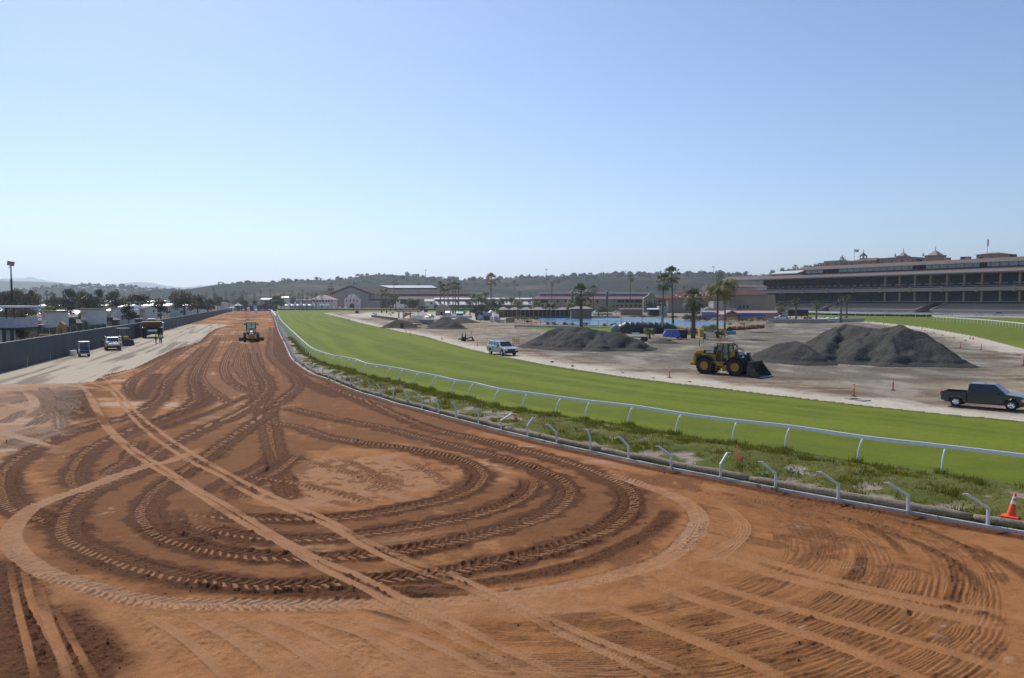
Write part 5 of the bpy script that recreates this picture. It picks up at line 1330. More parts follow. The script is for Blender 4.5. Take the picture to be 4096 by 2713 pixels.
for a,c in zip(fl[:-1],fl[1:]):
 wv0,wv1=.06*math.sin(a[1]*.7),.06*math.sin(c[1]*.7)
 b.quad((a[0]-org[0]+wv0,a[1]-org[1],-.05),(c[0]-org[0]+wv1,c[1]-org[1],-.05),(c[0]-org[0],c[1]-org[1],fh(c)),(a[0]-org[0],a[1]-org[1],fh(a)))
b.build('screen',SCREEN,T,fix=False)
b=MB()
for a,c in zip(fl[:-1],fl[1:]):b.bar((a[0]-org[0],a[1]-org[1],fh(a)+.02),(c[0]-org[0],c[1]-org[1],fh(c)+.02),.06)
b.build('top_rail',M_['galv'],T)
for i,a in enumerate(fl[:96]):b=MB();b.tube([(a[0]-org[0]-.08,a[1]-org[1],-.1),(a[0]-org[0]-.08,a[1]-org[1],fh(a)+.08)],.045,6);b.build('post',M_['galv'],T)
def wbox(mb,u0,u1,v0,v1,Y,depth,pad=0):
 a=PT(u0,v1,Y);c=PT(u1,v0,Y);mb.b2((a.x,Y,a.z),(c.x,Y+depth,c.z));return a,c
Yb=92
T=thing('judges_booth','white raised booth with glass sides on dark legs at the left edge','booth',tuple(PT(20,1400,Yb)[:2])+(0,));ob=Vector(T.location)
def loc_(mb):mb.v=[(x-ob.x,y-ob.y,z-ob.z)for x,y,z in mb.v];return mb
b=MB();wbox(b,-90,64,1224,1231,Yb-.4,5.5);loc_(b).build('roof',M_['white'],T)
b=MB();wbox(b,-90,57,1274,1312,Yb,4.6);loc_(b).build('wall',mat('booth_wall',(.42,.42,.46),.6),T)
b=MB();wbox(b,-90,55,1231,1274,Yb+.05,4.4);gm2=M_['clear'].copy();[n for n in gm2.node_tree.nodes if n.type=='BSDF_TRANSPARENT'][0].inputs[0].default_value=(.72,.78,.80,1);loc_(b).build('glazing',gm2,T)
b=MB()
for u in (-88,-30,22,54):wbox(b,u,u+3,1231,1274,Yb,.1)
loc_(b).each('mullion',M_['dark'],T)
b=MB();wbox(b,-90,57,1312,1320,Yb,4.6);loc_(b).build('floor_beam',M_['dark'],T)
b=MB()
for u in (10,42):
 for dy in (0,4.2):a=PT(u,1400,Yb+dy);b.b2((a.x,Yb+dy,0),(a.x+.28,Yb+dy+.28,3.9))
loc_(b).each('leg',M_['dark'],T)
b=MB();a=PT(-2,1400,Yb+1);b.b2((a.x,Yb+1,0),(a.x+.7,Yb+3,3.8));loc_(b).build('ladder_tower',TRIMW,T)
def light_mast(u,vt,Y,label,heads=4,wpx=20,name='floodlight_mast',r=.16):
 p=PT(u,vt,Y);T=thing(name,label,'light mast',(p.x,Y,0),0,'floodlight masts')
 b=MB();b.tube([(0,0,0),(0,0,p.z*.8),(0,0,p.z)],[r,r*.8,r*.45],8);b.build('pole',M_['dark'],T)
 w=wpx*Y/FPX;b=MB();b.box((0,0,p.z-w*.1),(w,w*.5,w*.09));b.build('crossarm',M_['dark'],T)
 b=MB()
 for i in range(heads):b.box(((i-(heads-1)/2)*w/heads,-.1,p.z+w*.06),(w/heads*.8,w*.3,w*.22))
 b.each('lamp_head',M_['galv'],T);return T
p=PT(43,1052,115)
T=thing('floodlight_mast','dark floodlight pole with a big boxy lamp head rising behind the booth','light mast',(p.x,115,0))
b=MB();b.tube([(0,0,0),(0,0,p.z-2.4),(0,0,p.z-2.3),(0,0,p.z)],[.20,.14,.10,.08],10);b.build('pole',M_['dark'],T)
b=MB();b.box((0,0,p.z-.1),(.75,.6,.62),M=Matrix.Rotation(R(12),3,'Y'));b.build('lamp_head',mat('lamp_box',(.30,.30,.28),.4,.5),T,bevel=.04)
b=MB();b.box((.02,0,p.z+.24),(.78,.66,.07),M=Matrix.Rotation(R(12),3,'Y'));b.build('lamp_cover',M_['white'],T)
b=MB();b.tube([(.0,0,p.z-.45),(-.3,0,p.z-.65),(-.22,0,p.z-.85)],.03,6);b.build('bracket',M_['dark'],T)
def barn(u0,u1,vt,vb,Y,label,gable=False,side=60,winu=None,sign=False,grp='pale barn end blocks behind the fence'):
 uo=u0+.17*(u1-u0);a=PT(uo,vt,Y);h=a.z;th=R(39);tr_=(u1-CX)/FPX;w=(tr_*Y-a.x)/(math.cos(th)-tr_*math.sin(th));D=8.0
 T=thing('barn',label,'barn',(a.x,Y,0),th,grp)
 b=MB();
 if gable:b.prism([(0,0),(w,0),(w,h*.86),(w/2,h),(0,h*.86)],0,D)
 else:b.b2((0,0,0),(w,D,h-.12))
 wl=b.build('wall',CREAM,T)
 b=MB()
 if gable:
  b.add([(-.5,-.5,h*.86-.10),(w/2,-.5,h+.12),(w+.5,-.5,h*.86-.10),(w+.5,D+.5,h*.86-.10),(w/2,D+.5,h+.12),(-.5,D+.5,h*.86-.10),(w/2,-.5,h+.3),(w/2,D+.5,h+.3),(-.5,-.5,h*.86+.06),(-.5,D+.5,h*.86+.06),(w+.5,-.5,h*.86+.06),(w+.5,D+.5,h*.86+.06)],
              [(8,6,7,9),(6,10,11,7),(0,8,9,5),(2,3,11,10),(0,1,6,8),(1,2,10,6),(5,9,7,4),(4,7,11,3)])
 else:b.hexa([(-1.0,-.7,h-.12),(w+1.9,-.7,h-.05),(w+1.9,D+.4,h-.05),(-1.0,D+.4,h-.12),(-1.0,-.7,h+.08),(w+1.9,-.7,h+.15),(w+1.9,D+.4,h+.15),(-1.0,D+.4,h+.08)])
 b.build('roof',ROOFG,T)
 b=MB()
 for k in range(4):b.b2((-.03,1.2+1.9*k,h*.58),(.0+.005,1.8+1.9*k,h*.84))
 b.each('window',WIN,T)
 if gable:
  b=MB();b.b2((w*.62,-.05,h*.62),(w*.76,.0,h*.78));f=b.build('window',WIN,T)
  b=MB();b.b2((w*.62-.08,-.04,h*.62-.08),(w*.76+.08,-.01,h*.62));b.build('sill',TRIMW,f)
 if sign:b=MB();b.b2((w-1.25,-.04,.9),(w-.5,0,1.5));s_=b.build('notice_board',M_['white'],T);b=MB();b.b2((w-1.05,-.05,1.05),(w-.7,-.042,1.35));b.build('notice',M_['dark'],s_)
 b=MB();b.b2((w+.02,.6,1.9),(w+1.6,2.6,2.9));b.b2((w+.02,.6,2.0),(w+1.7,2.7,2.08));b.build('landing',GREEN,T)
 b=MB();b.b2((w+1.55,.65,0),(w+1.65,.75,2.9));b.build('landing_post',GREEN,T)
 return T
barn(170,275,1246,1320,185,'nearest pale barn block with a flat roof and a notice board',sign=True)
barn(332,427,1236,1318,205,'second pale barn block from the left with a flat overhanging roof',sign=True)
barn(452,538,1230,1304,240,'third pale barn block, half hidden by a thin dark tree')
barn(572,630,1227,1285,270,'nearest gabled barn with a square upper window beside the earth mover',gable=True)
barn(672,722,1224,1270,350,'second gabled barn, left of the brownish tree',gable=True)
barn(742,780,1226,1265,390,'third gabled barn, right behind the trunk of the brownish tree',gable=True)
barn(812,840,1219,1255,470,'fourth gabled barn with a plain pale end wall near the bend of the fence',gable=True)
barn(878,932,1211,1245,560,'farthest gabled barn where the fence ends',gable=True)
def stable(u0,u1,ve,vr,Y,label,D=14,doors=3):
 a=PT(u0,ve,Y);th=R(39);tr_=(u1-CX)/FPX;w=(tr_*Y-a.x)/(math.cos(th)-tr_*math.sin(th));he=a.z;hr=PT(u0,vr,Y+4).z
 T=thing('stable',label,'stable',(a.x,Y,0),th,'low tan stables between the barn blocks')
 b=MB();b.b2((0,0,0),(w,D,he));b.build('wall',TAND,T)
 b=MB();o=.8;b.add([(-o,-o,he),(w+o,-o,he),(w+o,D+o,he),(-o,D+o,he),(w*.25,3,hr),(w*.75,3,hr),(w*.75,D-3,hr),(w*.25,D-3,hr)],[(0,1,5,4),(1,2,6,5),(2,3,7,6),(3,0,4,7),(4,5,6,7),(3,2,1,0)]);b.build('roof',ROOFG,T)
 b=MB()
 for k in range(doors):x=w*(k+.5)/doors;b.b2((x-.7,-.04,0),(x+.7,0,he*.85))
 b.each('door',GREEN,T)
stable(70,168,1311,1296,178,'low stable with a hipped roof at the far left',doors=2)
stable(285,345,1293,1278,200,'low stable between the first and second barn blocks',doors=1)
stable(440,478,1280,1270,232,'low stable between the second and third barn blocks',doors=1)
stable(530,572,1277,1268,262,'low stable between the third block and the nearest gabled barn',doors=1)
for(u0,u1,v,Y,l)in ((60,300,1272,215,'stable with a pale parapet behind the first barn block'),(100,205,1286,196,'low grey roofed stable left of the first barn block')):
 a=PT(u0,v,Y);c=PT(u1,v,Y);T=thing('stable',l,'stable',(a.x,Y,0));w=c.x-a.x
 b=MB();b.b2((0,0,0),(w,10,a.z));b.build('wall',CREAM,T);b=MB();b.hexa([(-.5,-.8,a.z),(w+.5,-.8,a.z),(w+.5,11,a.z),(-.5,11,a.z),(-.5,-.8,a.z+.2),(w+.5,-.8,a.z+.2),(w+.5,8,a.z+.8),(-.5,8,a.z+.8)]);b.build('roof',ROOFG,T)
def lowroof(u0,u1,vt,vb,Y,label,m=WROOF,slope=22,name='stable_barn',wallm=None,grp=None,hip=0.0,D=None):
 """long low building seen mostly as its front roof slope"""
 a=PT(u0,vb,Y);c=PT(u1,vb,Y);w=c.x-a.x;he=max(a.z,1.2);D=D or slope;zr=PT(u0,vt,Y+D/2).z;zr=max(zr,he+.4)
 T=thing(name,label,'barn' if 'stable' in name else 'building',(a.x,Y,0),0,grp)
 b=MB();b.b2((0,.3,0),(w,D-.3,he-.05));b.build('wall',wallm or CREAM,T)
 k=hip*D/2;b=MB();b.add([(-.6,-.4,he),(w+.6,-.4,he),(w+.6,D+.4,he),(-.6,D+.4,he),(k,D/2,zr),(w-k,D/2,zr)],[(0,1,5,4),(1,2,5),(2,3,4,5),(3,0,4),(3,2,1,0)]);b.build('roof',m,T)
 return T,w,he,zr
GRW='long white roofed stables'
lowroof(418,456,1219,1243,262,'bright white roof between the second and third barn blocks',slope=30,grp=GRW)
lowroof(60,345,1241,1264,250,'large sheet of white metal roof behind the first two barn blocks',slope=40,grp=GRW)
lowroof(130,760,1219,1224,380,'thin distant white roof line in front of the dark trees',slope=14,grp=GRW)
lowroof(-200,70,1232,1245,300,'white roof behind the glass of the booth',slope=20,grp=GRW)
lowroof(440,560,1226,1232,330,'white roof strip above the third barn block',slope=20,grp=GRW)
lowroof(575,800,1214,1219,520,'white roof strip behind the gabled barns',slope=20,grp=GRW)
lowroof(590,650,1202,1207,700,'farthest small white roof above the gabled barn',slope=16,grp=GRW)
lowroof(415,447,1201,1206,600,'small white roof on stilts over the trees',slope=16,grp=GRW)
a=PT(70,1322,150);c=PT(425,1300,190)
T=thing('green_fence','low dark green mesh fence between the barns and the screened fence','fence',(a.x,a.y,0));b=MB();b.quad((0,0,0),(c.x-a.x,c.y-a.y,0),(c.x-a.x,c.y-a.y,1.7),(0,0,1.7));b.build('screen',GSC,T,fix=False)
b=MB()
for k in range(14):t_=k/13;b.tube([((c.x-a.x)*t_,(c.y-a.y)*t_-.06,0),((c.x-a.x)*t_,(c.y-a.y)*t_-.06,1.8)],.04,6)
b.each('post',M_['galv'],T)
p=PT(140,1380,118)
car('white car parked behind the screened fence at the left',(p.x,118,0),R(-150),paint('white_car_paint',(.72,.73,.75)),wagon=True)
p=PT(163,1350,135);T=thing('tractor','tractor with a flat tan canopy behind the screened fence','tractor',(p.x,135,0),R(20))
for x in (-1,1.1):
 for s_ in (-1,1):wheel(T,(x,s_*.8,.6),.6,.35,M_['yellow'],face=s_,spokes=0)
b=MB();b.b2((-.2,-.4,.8),(1.7,.4,1.5));b.b2((-1.5,-.6,.6),(.1,.6,1.1));b.build('body',M_['yellow'],T)
b=MB()
for x in (-1.2,.3):
 for y in (-.7,.7):b.bar((x,y,1.1),(x,y,3.1),.07)
b.each('canopy_post',M_['dark'],T);b=MB();b.b2((-1.5,-.9,3.1),(.6,.9,3.2));b.build('canopy',mat('tan_canopy',(.5,.35,.22),.6),T)
p=PT(245,1320,140);b=MB();q_=Vector((p.x,140,0));b.prism([(-1.6,.4),(-.2,3.6),(.5,3.0),(.6,.3),(.4,.3),(.1,2.4),(-.3,2.6),(-1.3,.4)],0,.9);o=b.build('conveyor',mat('orange_machine',(.45,.22,.07),.6,dirt=(.2,.12,.07)),None);o.location=q_;tag(o,'orange brown triangular loading arm above the screened fence','machine')
p=PT(95,1360,128);b=MB();b.hexa([(-1.8,0,0),(1.8,0,0),(1.8,1.5,0),(-1.8,1.5,0),(-1.5,0,1.9),(1.2,0,2.3),(1.2,1.5,2.3),(-1.5,1.5,1.9)]);o=b.build('timber_crate',M_['wood']);o.location=(p.x,128,0);tag(o,'brown timber crate stacked behind the fence next to the white car','crate')
p=PT(668,1270,300);T=thing('bleachers','small teal metal bleachers behind the fence between two gabled barns','bleachers',(p.x,300,0),R(-6))
b=MB()
for k in range(5):b.b2((0,-k*.9,.5+.5*(4-k)),(6.5,-k*.9+.6,.62+.5*(4-k)))
TEAL=mat('teal_metal',(.12,.30,.32),.5);b.each('bench_row',TEAL,T)
b=MB()
for x in (0.1,3.2,6.4):b.bar((x,.3,0),(x,.3,4.6),.12);b.bar((x,-3.6,0),(x,.3,2.5),.1)
b.bar((0,.3,4.6),(6.5,.3,4.6),.08);b.bar((0,.3,4.0),(6.5,.3,4.0),.08);b.build('frame',TEAL,T)
for a in ((20,1155,60,300,'brownish tree behind the booth at the far left edge','brown'),(62,1150,56,300,'brownish eucalyptus just right of the light pole','olive'),(100,1165,50,310,'dark tree beside the brownish eucalyptus','brown'),(78,1215,92,108,'dark loose tree right behind the booth, in front of the barns','dark'),(30,1215,60,112,'dark leafy tree seen through the booth glass','olive'),(122,1163,30,330,'dark tree left of the two round topped trees','dark'),(150,1160,26,330,'narrow round topped tree above the white roofs, the taller one','grey'),(128,1170,24,330,'round topped tree just left of the taller one','grey'),(225,1170,44,340,'green tree above the long thin white roof','grey'),(275,1158,60,340,'large dark tree in the row behind the white roofs','dark'),(205,1190,50,345,'low green tree under the lone thin palm','grey'),(325,1156,50,350,'spreading tree in the middle of the row behind the roofs','grey'),(300,1185,50,345,'brown green tree low in the row behind the roofs','brown'),(372,1182,100,260,'big dark tree above the second barn block','dark'),(395,1160,40,380,'upright tree behind the big dark tree','dark'),(350,1170,50,360,'dark tree touching the left of the big dark tree','dark'),(284,1220,34,230,'small dark conical tree behind the first barn block','dark'),(190,1225,60,225,'bright green shrub like tree against the white roof','bright'),(140,1225,70,225,'yellow green tree low against the white roof, left one','bright'),(325,1228,26,215,'small green tree between the first and second barn blocks','bright'),(458,1162,66,330,'rounded tree right of the big dark tree','dark'),(490,1185,40,340,'pale green tree at the right foot of the rounded one','grey'),(547,1180,96,290,'broad dome shaped dark tree above the gabled barn','dark'),(640,1194,66,300,'second dome shaped dark tree, by the tall wire mast','dark'),(513,1214,52,218,'thin dark tree standing in front of the third barn block','dark'),(736,1165,96,330,'large brownish tree with a bare trunk between the gabled barns','brown'),(790,1180,70,350,'dark tree touching the right of the large brownish tree','dark'),(830,1192,60,420,'green tree before the white tent at the fence end','dark'),(145,1288,40,160,'small twiggy tree in front of the low stable','brown'),(700,1178,50,380,'dark tree behind the large brownish tree','dark')):
 tree(a[0],a[1],a[2],a[3],a[4],a[5],'trees behind the barns')
# ================================================================ far rails
def rail_line(P,label,h=1.25,sp=6.0,m=None,name='rail_fence',skirt=None,bar=.14,over=0):
 P=resample(np.array(P),sp);o=P[len(P)//2];T=thing(name,label,'rail',(o[0],o[1],0));b=MB()
 for a,c in zip(P[:-1],P[1:]):b.bar((a[0]-o[0],a[1]-o[1],h),(c[0]-o[0],c[1]-o[1],h),bar,bar*1.3)
 b.build('rail',m or M_['white'],T)
 if len(P)<=100:
  for a in P:b=MB();b.bar((a[0]-o[0],a[1]-o[1],-.1),(a[0]-o[0],a[1]-o[1],h),.09);b.build('post',m or M_['white'],T)
 else:
  st=int(math.ceil(len(P)/99))
  for a in P[::st]:b=MB();b.bar((a[0]-o[0],a[1]-o[1],-.1),(a[0]-o[0],a[1]-o[1],h),.12);b.build('post',m or M_['white'],T)
 if skirt:
  b=MB()
  for a,c in zip(P[:-1],P[1:]):b.quad((a[0]-o[0],a[1]-o[1],0),(c[0]-o[0],c[1]-o[1],0),(c[0]-o[0],c[1]-o[1],h*.62),(a[0]-o[0],a[1]-o[1],h*.62))
  b.build('skirt',skirt,T,fix=False)
 return T
ow=np.array(out_w);osg=1.0
_o=offset(ow,10.0)
if np.hypot(*_o[4])<np.hypot(*ow[4]):osg=-1.0
DK=mat('rail_skirt',(.03,.035,.04),.8)
rail_line(offset(ow,1.2*osg)[2:],'white rail with a dark foot curving round the far edge of the turf',1.5,7.5,skirt=DK,bar=.22)
rail_line(offset(ow,17*osg)[:6],'farther white rail between the outer dirt strip and the grandstand apron',1.5,6,bar=.26)
rail_line(offset(ow,1.0*osg)[:5],'nearer white rail along the grandstand side of the turf',1.3,5,bar=.22)
ir=GS([(3735,1283),(3830,1290),(3950,1300),(4096,1318),(4400,1350)])
rail_line(ir,'thick white rail starting in the middle of the far turf on the right',1.5,3.4,bar=.18)
bk=MB();ap=offset(ow,17.5*osg)[:6];ap2=offset(ow,70*osg)[:6]
for i in range(5):bk.quad((*ap[i],.03),(*ap[i+1],.03),(*ap2[i+1],.03),(*ap2[i],.03))
struct(bk.build('concrete_apron',mat('apron_concrete',(.34,.33,.32),.9),fix=False))
sp_=GS([(1084,1246),(1098,1275),(1106,1276),(1092,1246)]);b=MB();b.bar((*GS([(1086,1247)])[0],.9),(*GS([(1103,1274)])[0],.9),.5,.8);o=b.build('rail_board',M_['white']);tag(o,'thick white board section of rail at the far start of the bend','board')
# ================================================================ buildings across the far side
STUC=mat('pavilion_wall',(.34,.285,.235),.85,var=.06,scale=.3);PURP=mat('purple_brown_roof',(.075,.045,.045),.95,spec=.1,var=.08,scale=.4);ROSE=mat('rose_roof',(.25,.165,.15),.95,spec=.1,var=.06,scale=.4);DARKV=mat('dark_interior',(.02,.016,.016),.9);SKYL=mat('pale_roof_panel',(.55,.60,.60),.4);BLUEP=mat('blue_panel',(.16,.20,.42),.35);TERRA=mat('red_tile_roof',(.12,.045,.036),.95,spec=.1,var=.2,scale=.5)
PINKW=mat('pink_wall',(.46,.30,.27),.9);BLUEW=mat('blue_wall',(.12,.17,.50),.8);WHITET=mat('tent_fabric',(.85,.86,.88),.5);GREENF=mat('green_fence_panel',(.06,.13,.11),.8)
class BLD:
 """a building described by picture rows at one distance; parts share its Empty"""
 def __init__(s,name,label,cat,u,Y,group=None):
  p=PT(u,1230,Y);s.o=Vector((p.x,Y,0));s.Y=Y;s.T=thing(name,label,cat,tuple(s.o),0,group)
 def X(s,u,dy=0):return(u-CX)/FPX*(s.Y+dy)-s.o.x
 def Z(s,v,dy=0):return H-(v-V0)/FPX*(s.Y+dy)
 def box(s,part,m,u0,u1,v0,v1,d0=0,d1=20,dy=None,each=None,ground=False,parent=None):
  k=d0 if dy is None else dy;b=MB();z0=0 if ground else max(0,s.Z(v1,k));b.b2((s.X(u0,k),d0,z0),(s.X(u1,k),d1,s.Z(v0,k)));return b.build(part,m,parent or s.T)
 def boxes(s,part,m,lst,v0,v1,d0,d1,parent=None):
  b=MB()
  for u0,u1 in lst:b.b2((s.X(u0,d0),d0,max(0,s.Z(v1,d0))),(s.X(u1,d0),d1,s.Z(v0,d0)))
  return b.each(part,m,parent or s.T)
 def slope(s,part,m,u0,u1,vr,ve,d0,dr,d1,hl=0,hr=0,parent=None):
  """roof with its front eave at depth d0 and ridge at dr"""
  ze,zr=s.Z(ve,d0),s.Z(vr,dr);x0,x1=s.X(u0,d0),s.X(u1,d0);r0,r1=s.X(u0+hl,dr)if hl else x0,s.X(u1-hr,dr)if hr else x1
  b=MB();b.add([(x0,d0,ze),(x1,d0,ze),(x1,d1,ze),(x0,d1,ze),(r0,dr,zr),(r1,dr,zr)],[(0,1,5,4),(1,2,5),(2,3,4,5),(3,0,4),(3,2,1,0)]);return b.build(part,m,parent or s.T)
 def gable(s,part,m,u0,u1,vr,ve,d0,d1,vb=None):
  x0,x1,ze,zr=s.X(u0,d0),s.X(u1,d0),s.Z(ve,d0),s.Z(vr,d0);zb=0 if vb is None else s.Z(vb,d0)
  b=MB();b.prism([(x0,zb),(x1,zb),(x1,ze),((x0+x1)/2,zr),(x0,ze)],d0,d1);return b.build(part,m,s.T)
 def gableroof(s,part,m,u0,u1,vr,ve,d0,d1,t=.8,o=3):
  x0,x1,ze,zr=s.X(u0,d0)-o,s.X(u1,d0)+o,s.Z(ve,d0)-.4,s.Z(vr,d0)+.3;xm=(x0+x1)/2
  b=MB();b.prism([(x0,ze),(x0,ze+t),(xm,zr+t),(x1,ze+t),(x1,ze),(xm,zr)],d0-1.5,d1);return b.build(part,m,s.T)
 def arches(s,part,m,us,w,v0,v1,d0):
  b=MB()
  for u in us:
   x0,x1=s.X(u-w/2,d0),s.X(u+w/2,d0);z0,z1=max(0,s.Z(v1,d0)),s.Z(v0,d0);r=(x1-x0)/2;b.prism([(x0,z0),(x1,z0)]+[((x0+x1)/2+r*math.cos(a),z1-r+r*math.sin(a))for a in [math.pi*k/8 for k in range(9)]],d0-.12,d0-.02)
  return b.each(part,m,s.T)
B=BLD('exhibition_hall','huge hall with a purple brown gable roof and a pale panel along its ridge','building',1400,790)
B.gable('wall',STUC,1334,1474,1149,1176,0,60);B.gableroof('roof',PURP,1334,1474,1146,1175,0,70)
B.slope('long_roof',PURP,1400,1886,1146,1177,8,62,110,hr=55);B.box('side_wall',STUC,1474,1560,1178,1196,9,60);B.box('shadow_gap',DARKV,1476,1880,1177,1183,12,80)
a=B.slope('roof_panel',SKYL,1560,1748,1145,1154.5,44,60,62,hl=-40,hr=20);a.location=(0,-1,.7)
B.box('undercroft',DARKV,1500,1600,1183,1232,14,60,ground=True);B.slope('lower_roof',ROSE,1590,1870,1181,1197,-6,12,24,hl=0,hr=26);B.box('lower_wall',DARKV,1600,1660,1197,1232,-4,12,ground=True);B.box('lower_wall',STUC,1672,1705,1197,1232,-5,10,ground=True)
B.box('porch_wall',STUC,1336,1518,1203,1232,-8,0,ground=True)
b=MB();x0,x1=B.X(1377,-11),B.X(1443,-11);xm=(x0+x1)/2;z=lambda v:B.Z(v,-11);w_=x1-x0
b.prism([(x0,0),(x1,0),(x1,z(1195)),(xm+w_*.32,z(1191)),(xm+w_*.26,z(1182)),(xm+w_*.12,z(1180)),(xm+w_*.08,z(1176)),(xm,z(1174.5)),(xm-w_*.08,z(1176)),(xm-w_*.12,z(1180)),(xm-w_*.26,z(1182)),(xm-w_*.32,z(1191)),(x0,z(1195))],-11,-7.9);b.build('entrance_facade',CREAM,B.T)
B.boxes('window',WIN,[(1384.5,1388.5),(1400,1404),(1414,1418),(1428,1432)],1199,1207,-11.15,-10.9);B.boxes('window',M_['white'],[(1396,1403),(1412,1420)],1180,1193,-11.15,-10.9);B.arches('archway',DARKV,[1408],20,1214,1232,-11);B.arches('archway',STUC,[1360,1460,1488],18,1213,1232,-8.1)
for v in (1188,1196):pass
B.boxes('brace_panel',TRIMW,[(1488,1491),(1500,1503)],1179,1196,8.8,9.0)
B=BLD('bell_tower','tan tower with an arched belfry behind the arcaded building','tower',1320,840)
B.box('shaft',TAN,1310,1331,1150,1232,0,8,ground=True);B.box('belfry',TAN,1312,1329,1142,1150,.5,7);B.box('cornice',CREAM,1309,1332,1148,1150.5,-.6,8.6);B.box('cornice',CREAM,1311,1330,1140.5,1142.5,0,7.5);B.arches('arch',DARKV,[1318],6,1154,1163,0);B.arches('arch',DARKV,[1326.5],4,1154,1163,0)
b=MB();b.add([(B.X(1312,3),.5,B.Z(1140.5)),(B.X(1329,3),.5,B.Z(1140.5)),(B.X(1329,3),7,B.Z(1140.5)),(B.X(1312,3),7,B.Z(1140.5)),(B.X(1320.5,3),3.7,B.Z(1135))],[(0,1,4),(1,2,4),(2,3,4),(3,0,4),(3,2,1,0)]);b.build('roof',TERRA,B.T);B.box('base_block',TAN,1296,1334,1164,1232,2,14,ground=True)
B=BLD('arcade_building','cream building with a hipped roof and a row of small arches beside the hall','building',1290,740)
B.box('wall',CREAM,1243,1330,1199,1228,0,22,ground=True);B.slope('roof',mat('pale_tile_roof',(.46,.36,.30),.85),1240,1334,1180,1199,-1,9,24,hl=44,hr=30);B.arches('arch',DARKV,[1247+11.6*k for k in range(8)],7,1200.5,1207.5,0)
B.boxes('chimney',TERRA,[(1281,1283),(1291,1293)],1181,1186,4,5)
B=BLD('villa','small pale villa with a low roof left of the arcaded building','building',1222,760);B.box('wall',CREAM,1206,1232,1186,1228,0,12,ground=True);B.slope('roof',ROSE,1203,1234,1182,1187,-1,6,13,hl=10,hr=10);B.boxes('window',WIN,[(1211,1214),(1222,1225)],1190,1194,-.1,.1)
B=BLD('low_building','low pale roofed building half hidden behind the big marquee','building',1180,720);B.box('wall',STUC,1160,1245,1202,1228,0,10,ground=True);B.slope('roof',ROOFG,1158,1247,1198,1202,-1,5,11)
B=BLD('far_building','long white roofed building low in front of the hills past the end of the dirt','building',1060,900);B.box('wall',STUC,1042,1078,1197,1212,0,14,ground=True);B.slope('roof',WROOF,1040,1080,1193.5,1197,-1,7,15)
B=BLD('far_building','far pale shed right of the low dark treeline past the dirt','building',1140,950);B.box('wall',CREAM,1126,1152,1190,1212,0,14,ground=True);B.slope('roof',WROOF,1124,1154,1187,1190,-1,7,15)
B=BLD('stable_row','long stable with two pale pink roof tiers and a green fence in front','stable',1900,640)
B.box('wall',PINKW,1735,2160,1219,1226,0,30,ground=True);B.slope('roof',mat('pale_pink_roof',(.62,.55,.53),.6),1733,2162,1203,1219,-1,10,20);B.box('clerestory',DARKV,1736,2155,1197,1204,11,24);B.slope('upper_roof',mat('pale_pink_roof2',(.60,.53,.51),.6),1735,2158,1191.5,1197.5,9,17,26)
b=MB()
for k in range(11):u=1752+36*k;zz=B.Z(1207,4);b.b2((B.X(u,4),3.4,zz-.4),(B.X(u+11,4),5.4,zz+.6))
b.each('roof_vent',DARKV,B.T);B.box('green_fence',GREENF,1712,2165,1222.5,1233,-6,-5.8,ground=True)
B=BLD('stable_wing','cream wing with one small window joining the long stable','stable',1716,632);B.box('wall',CREAM,1700,1734,1205,1230,0,12,ground=True);B.slope('roof',mat('pale_pink_roof3',(.58,.52,.5),.6),1696,1736,1197,1205,-1,6,13);f=B.boxes('window',WIN,[(1723,1729)],1210,1216,-.1,.1)
B=BLD('cupola_kiosk','small kiosk with a square lantern roof in front of the dark undercroft','kiosk',1592,700);B.box('wall',CREAM,1576,1614,1217,1230,0,8,ground=True);B.box('lantern',CREAM,1585,1599,1203,1217,2,5);B.boxes('lantern_opening',DARKV,[(1588,1596)],1203.5,1208,1.9,2.0);B.slope('roof',ROOFG,1583,1601,1196.5,1203,1,3.5,6,hl=8,hr=8)
def tent(u0,u1,vt,ve,Y,label,peaks=1,group='white event tents',D=None):
 a=PT(u0,ve,Y);c=PT(u1,ve,Y);w=c.x-a.x;he=a.z;hp=PT(u0,vt,Y).z;D=D or w/peaks;T=thing('event_tent',label,'tent',(a.x,Y,0),0,group)
 b=MB();ns=8
 for k in range(peaks):
  x0,x1=w*k/peaks,w*(k+1)/peaks;xm=(x0+x1)/2;V=[];F=[]
  ring=[(x0,0),((x0+x1)/2,0),(x1,0),(x1,D/2),(x1,D),((x0+x1)/2,D),(x0,D),(x0,D/2)]
  for j,t_ in enumerate((0,.35,.7,.95)):
   for i,(x,y)in enumerate(ring):
    sag=(t_**1.7);ez=he+(hp-he)*(.28 if(x in (x0,x1)and 0<k+(x==x1)<peaks and y==D/2)else 0);V.append((x+(xm-x)*t_,y+(D/2-y)*t_,ez*(1-t_)+(he+(hp-he)*sag)*t_ if t_ else ez))
  for j in range(3):
   for i in range(8):F.append((j*8+i,j*8+(i+1)%8,(j+1)*8+(i+1)%8,(j+1)*8+i))
  V.append((xm,D/2,hp));F+=[(24+i,24+(i+1)%8,32)for i in range(8)];b.add(V,F)
 b.build('canopy',WHITET,T,fix=False)
 b=MB()
 for k in range(peaks+1):
  for y in (0,D):b.bar((w*k/peaks,y,0),(w*k/peaks,y,he),.12)
 b.each('pole',M_['white'],T);return T
tent(1119,1259,1203,1222,690,'big white marquee with six pointed peaks beyond the far rail',6);tent(1274,1296,1208,1221,690,'small white pointed tent right of the big marquee');tent(1297,1316,1209,1221,690,'second small white tent, nearer the hall')
tent(930,962,1208,1222,560,'white tent behind the end of the screened fence');tent(912,936,1221,1231,430,'small white tent in front of the fence end')
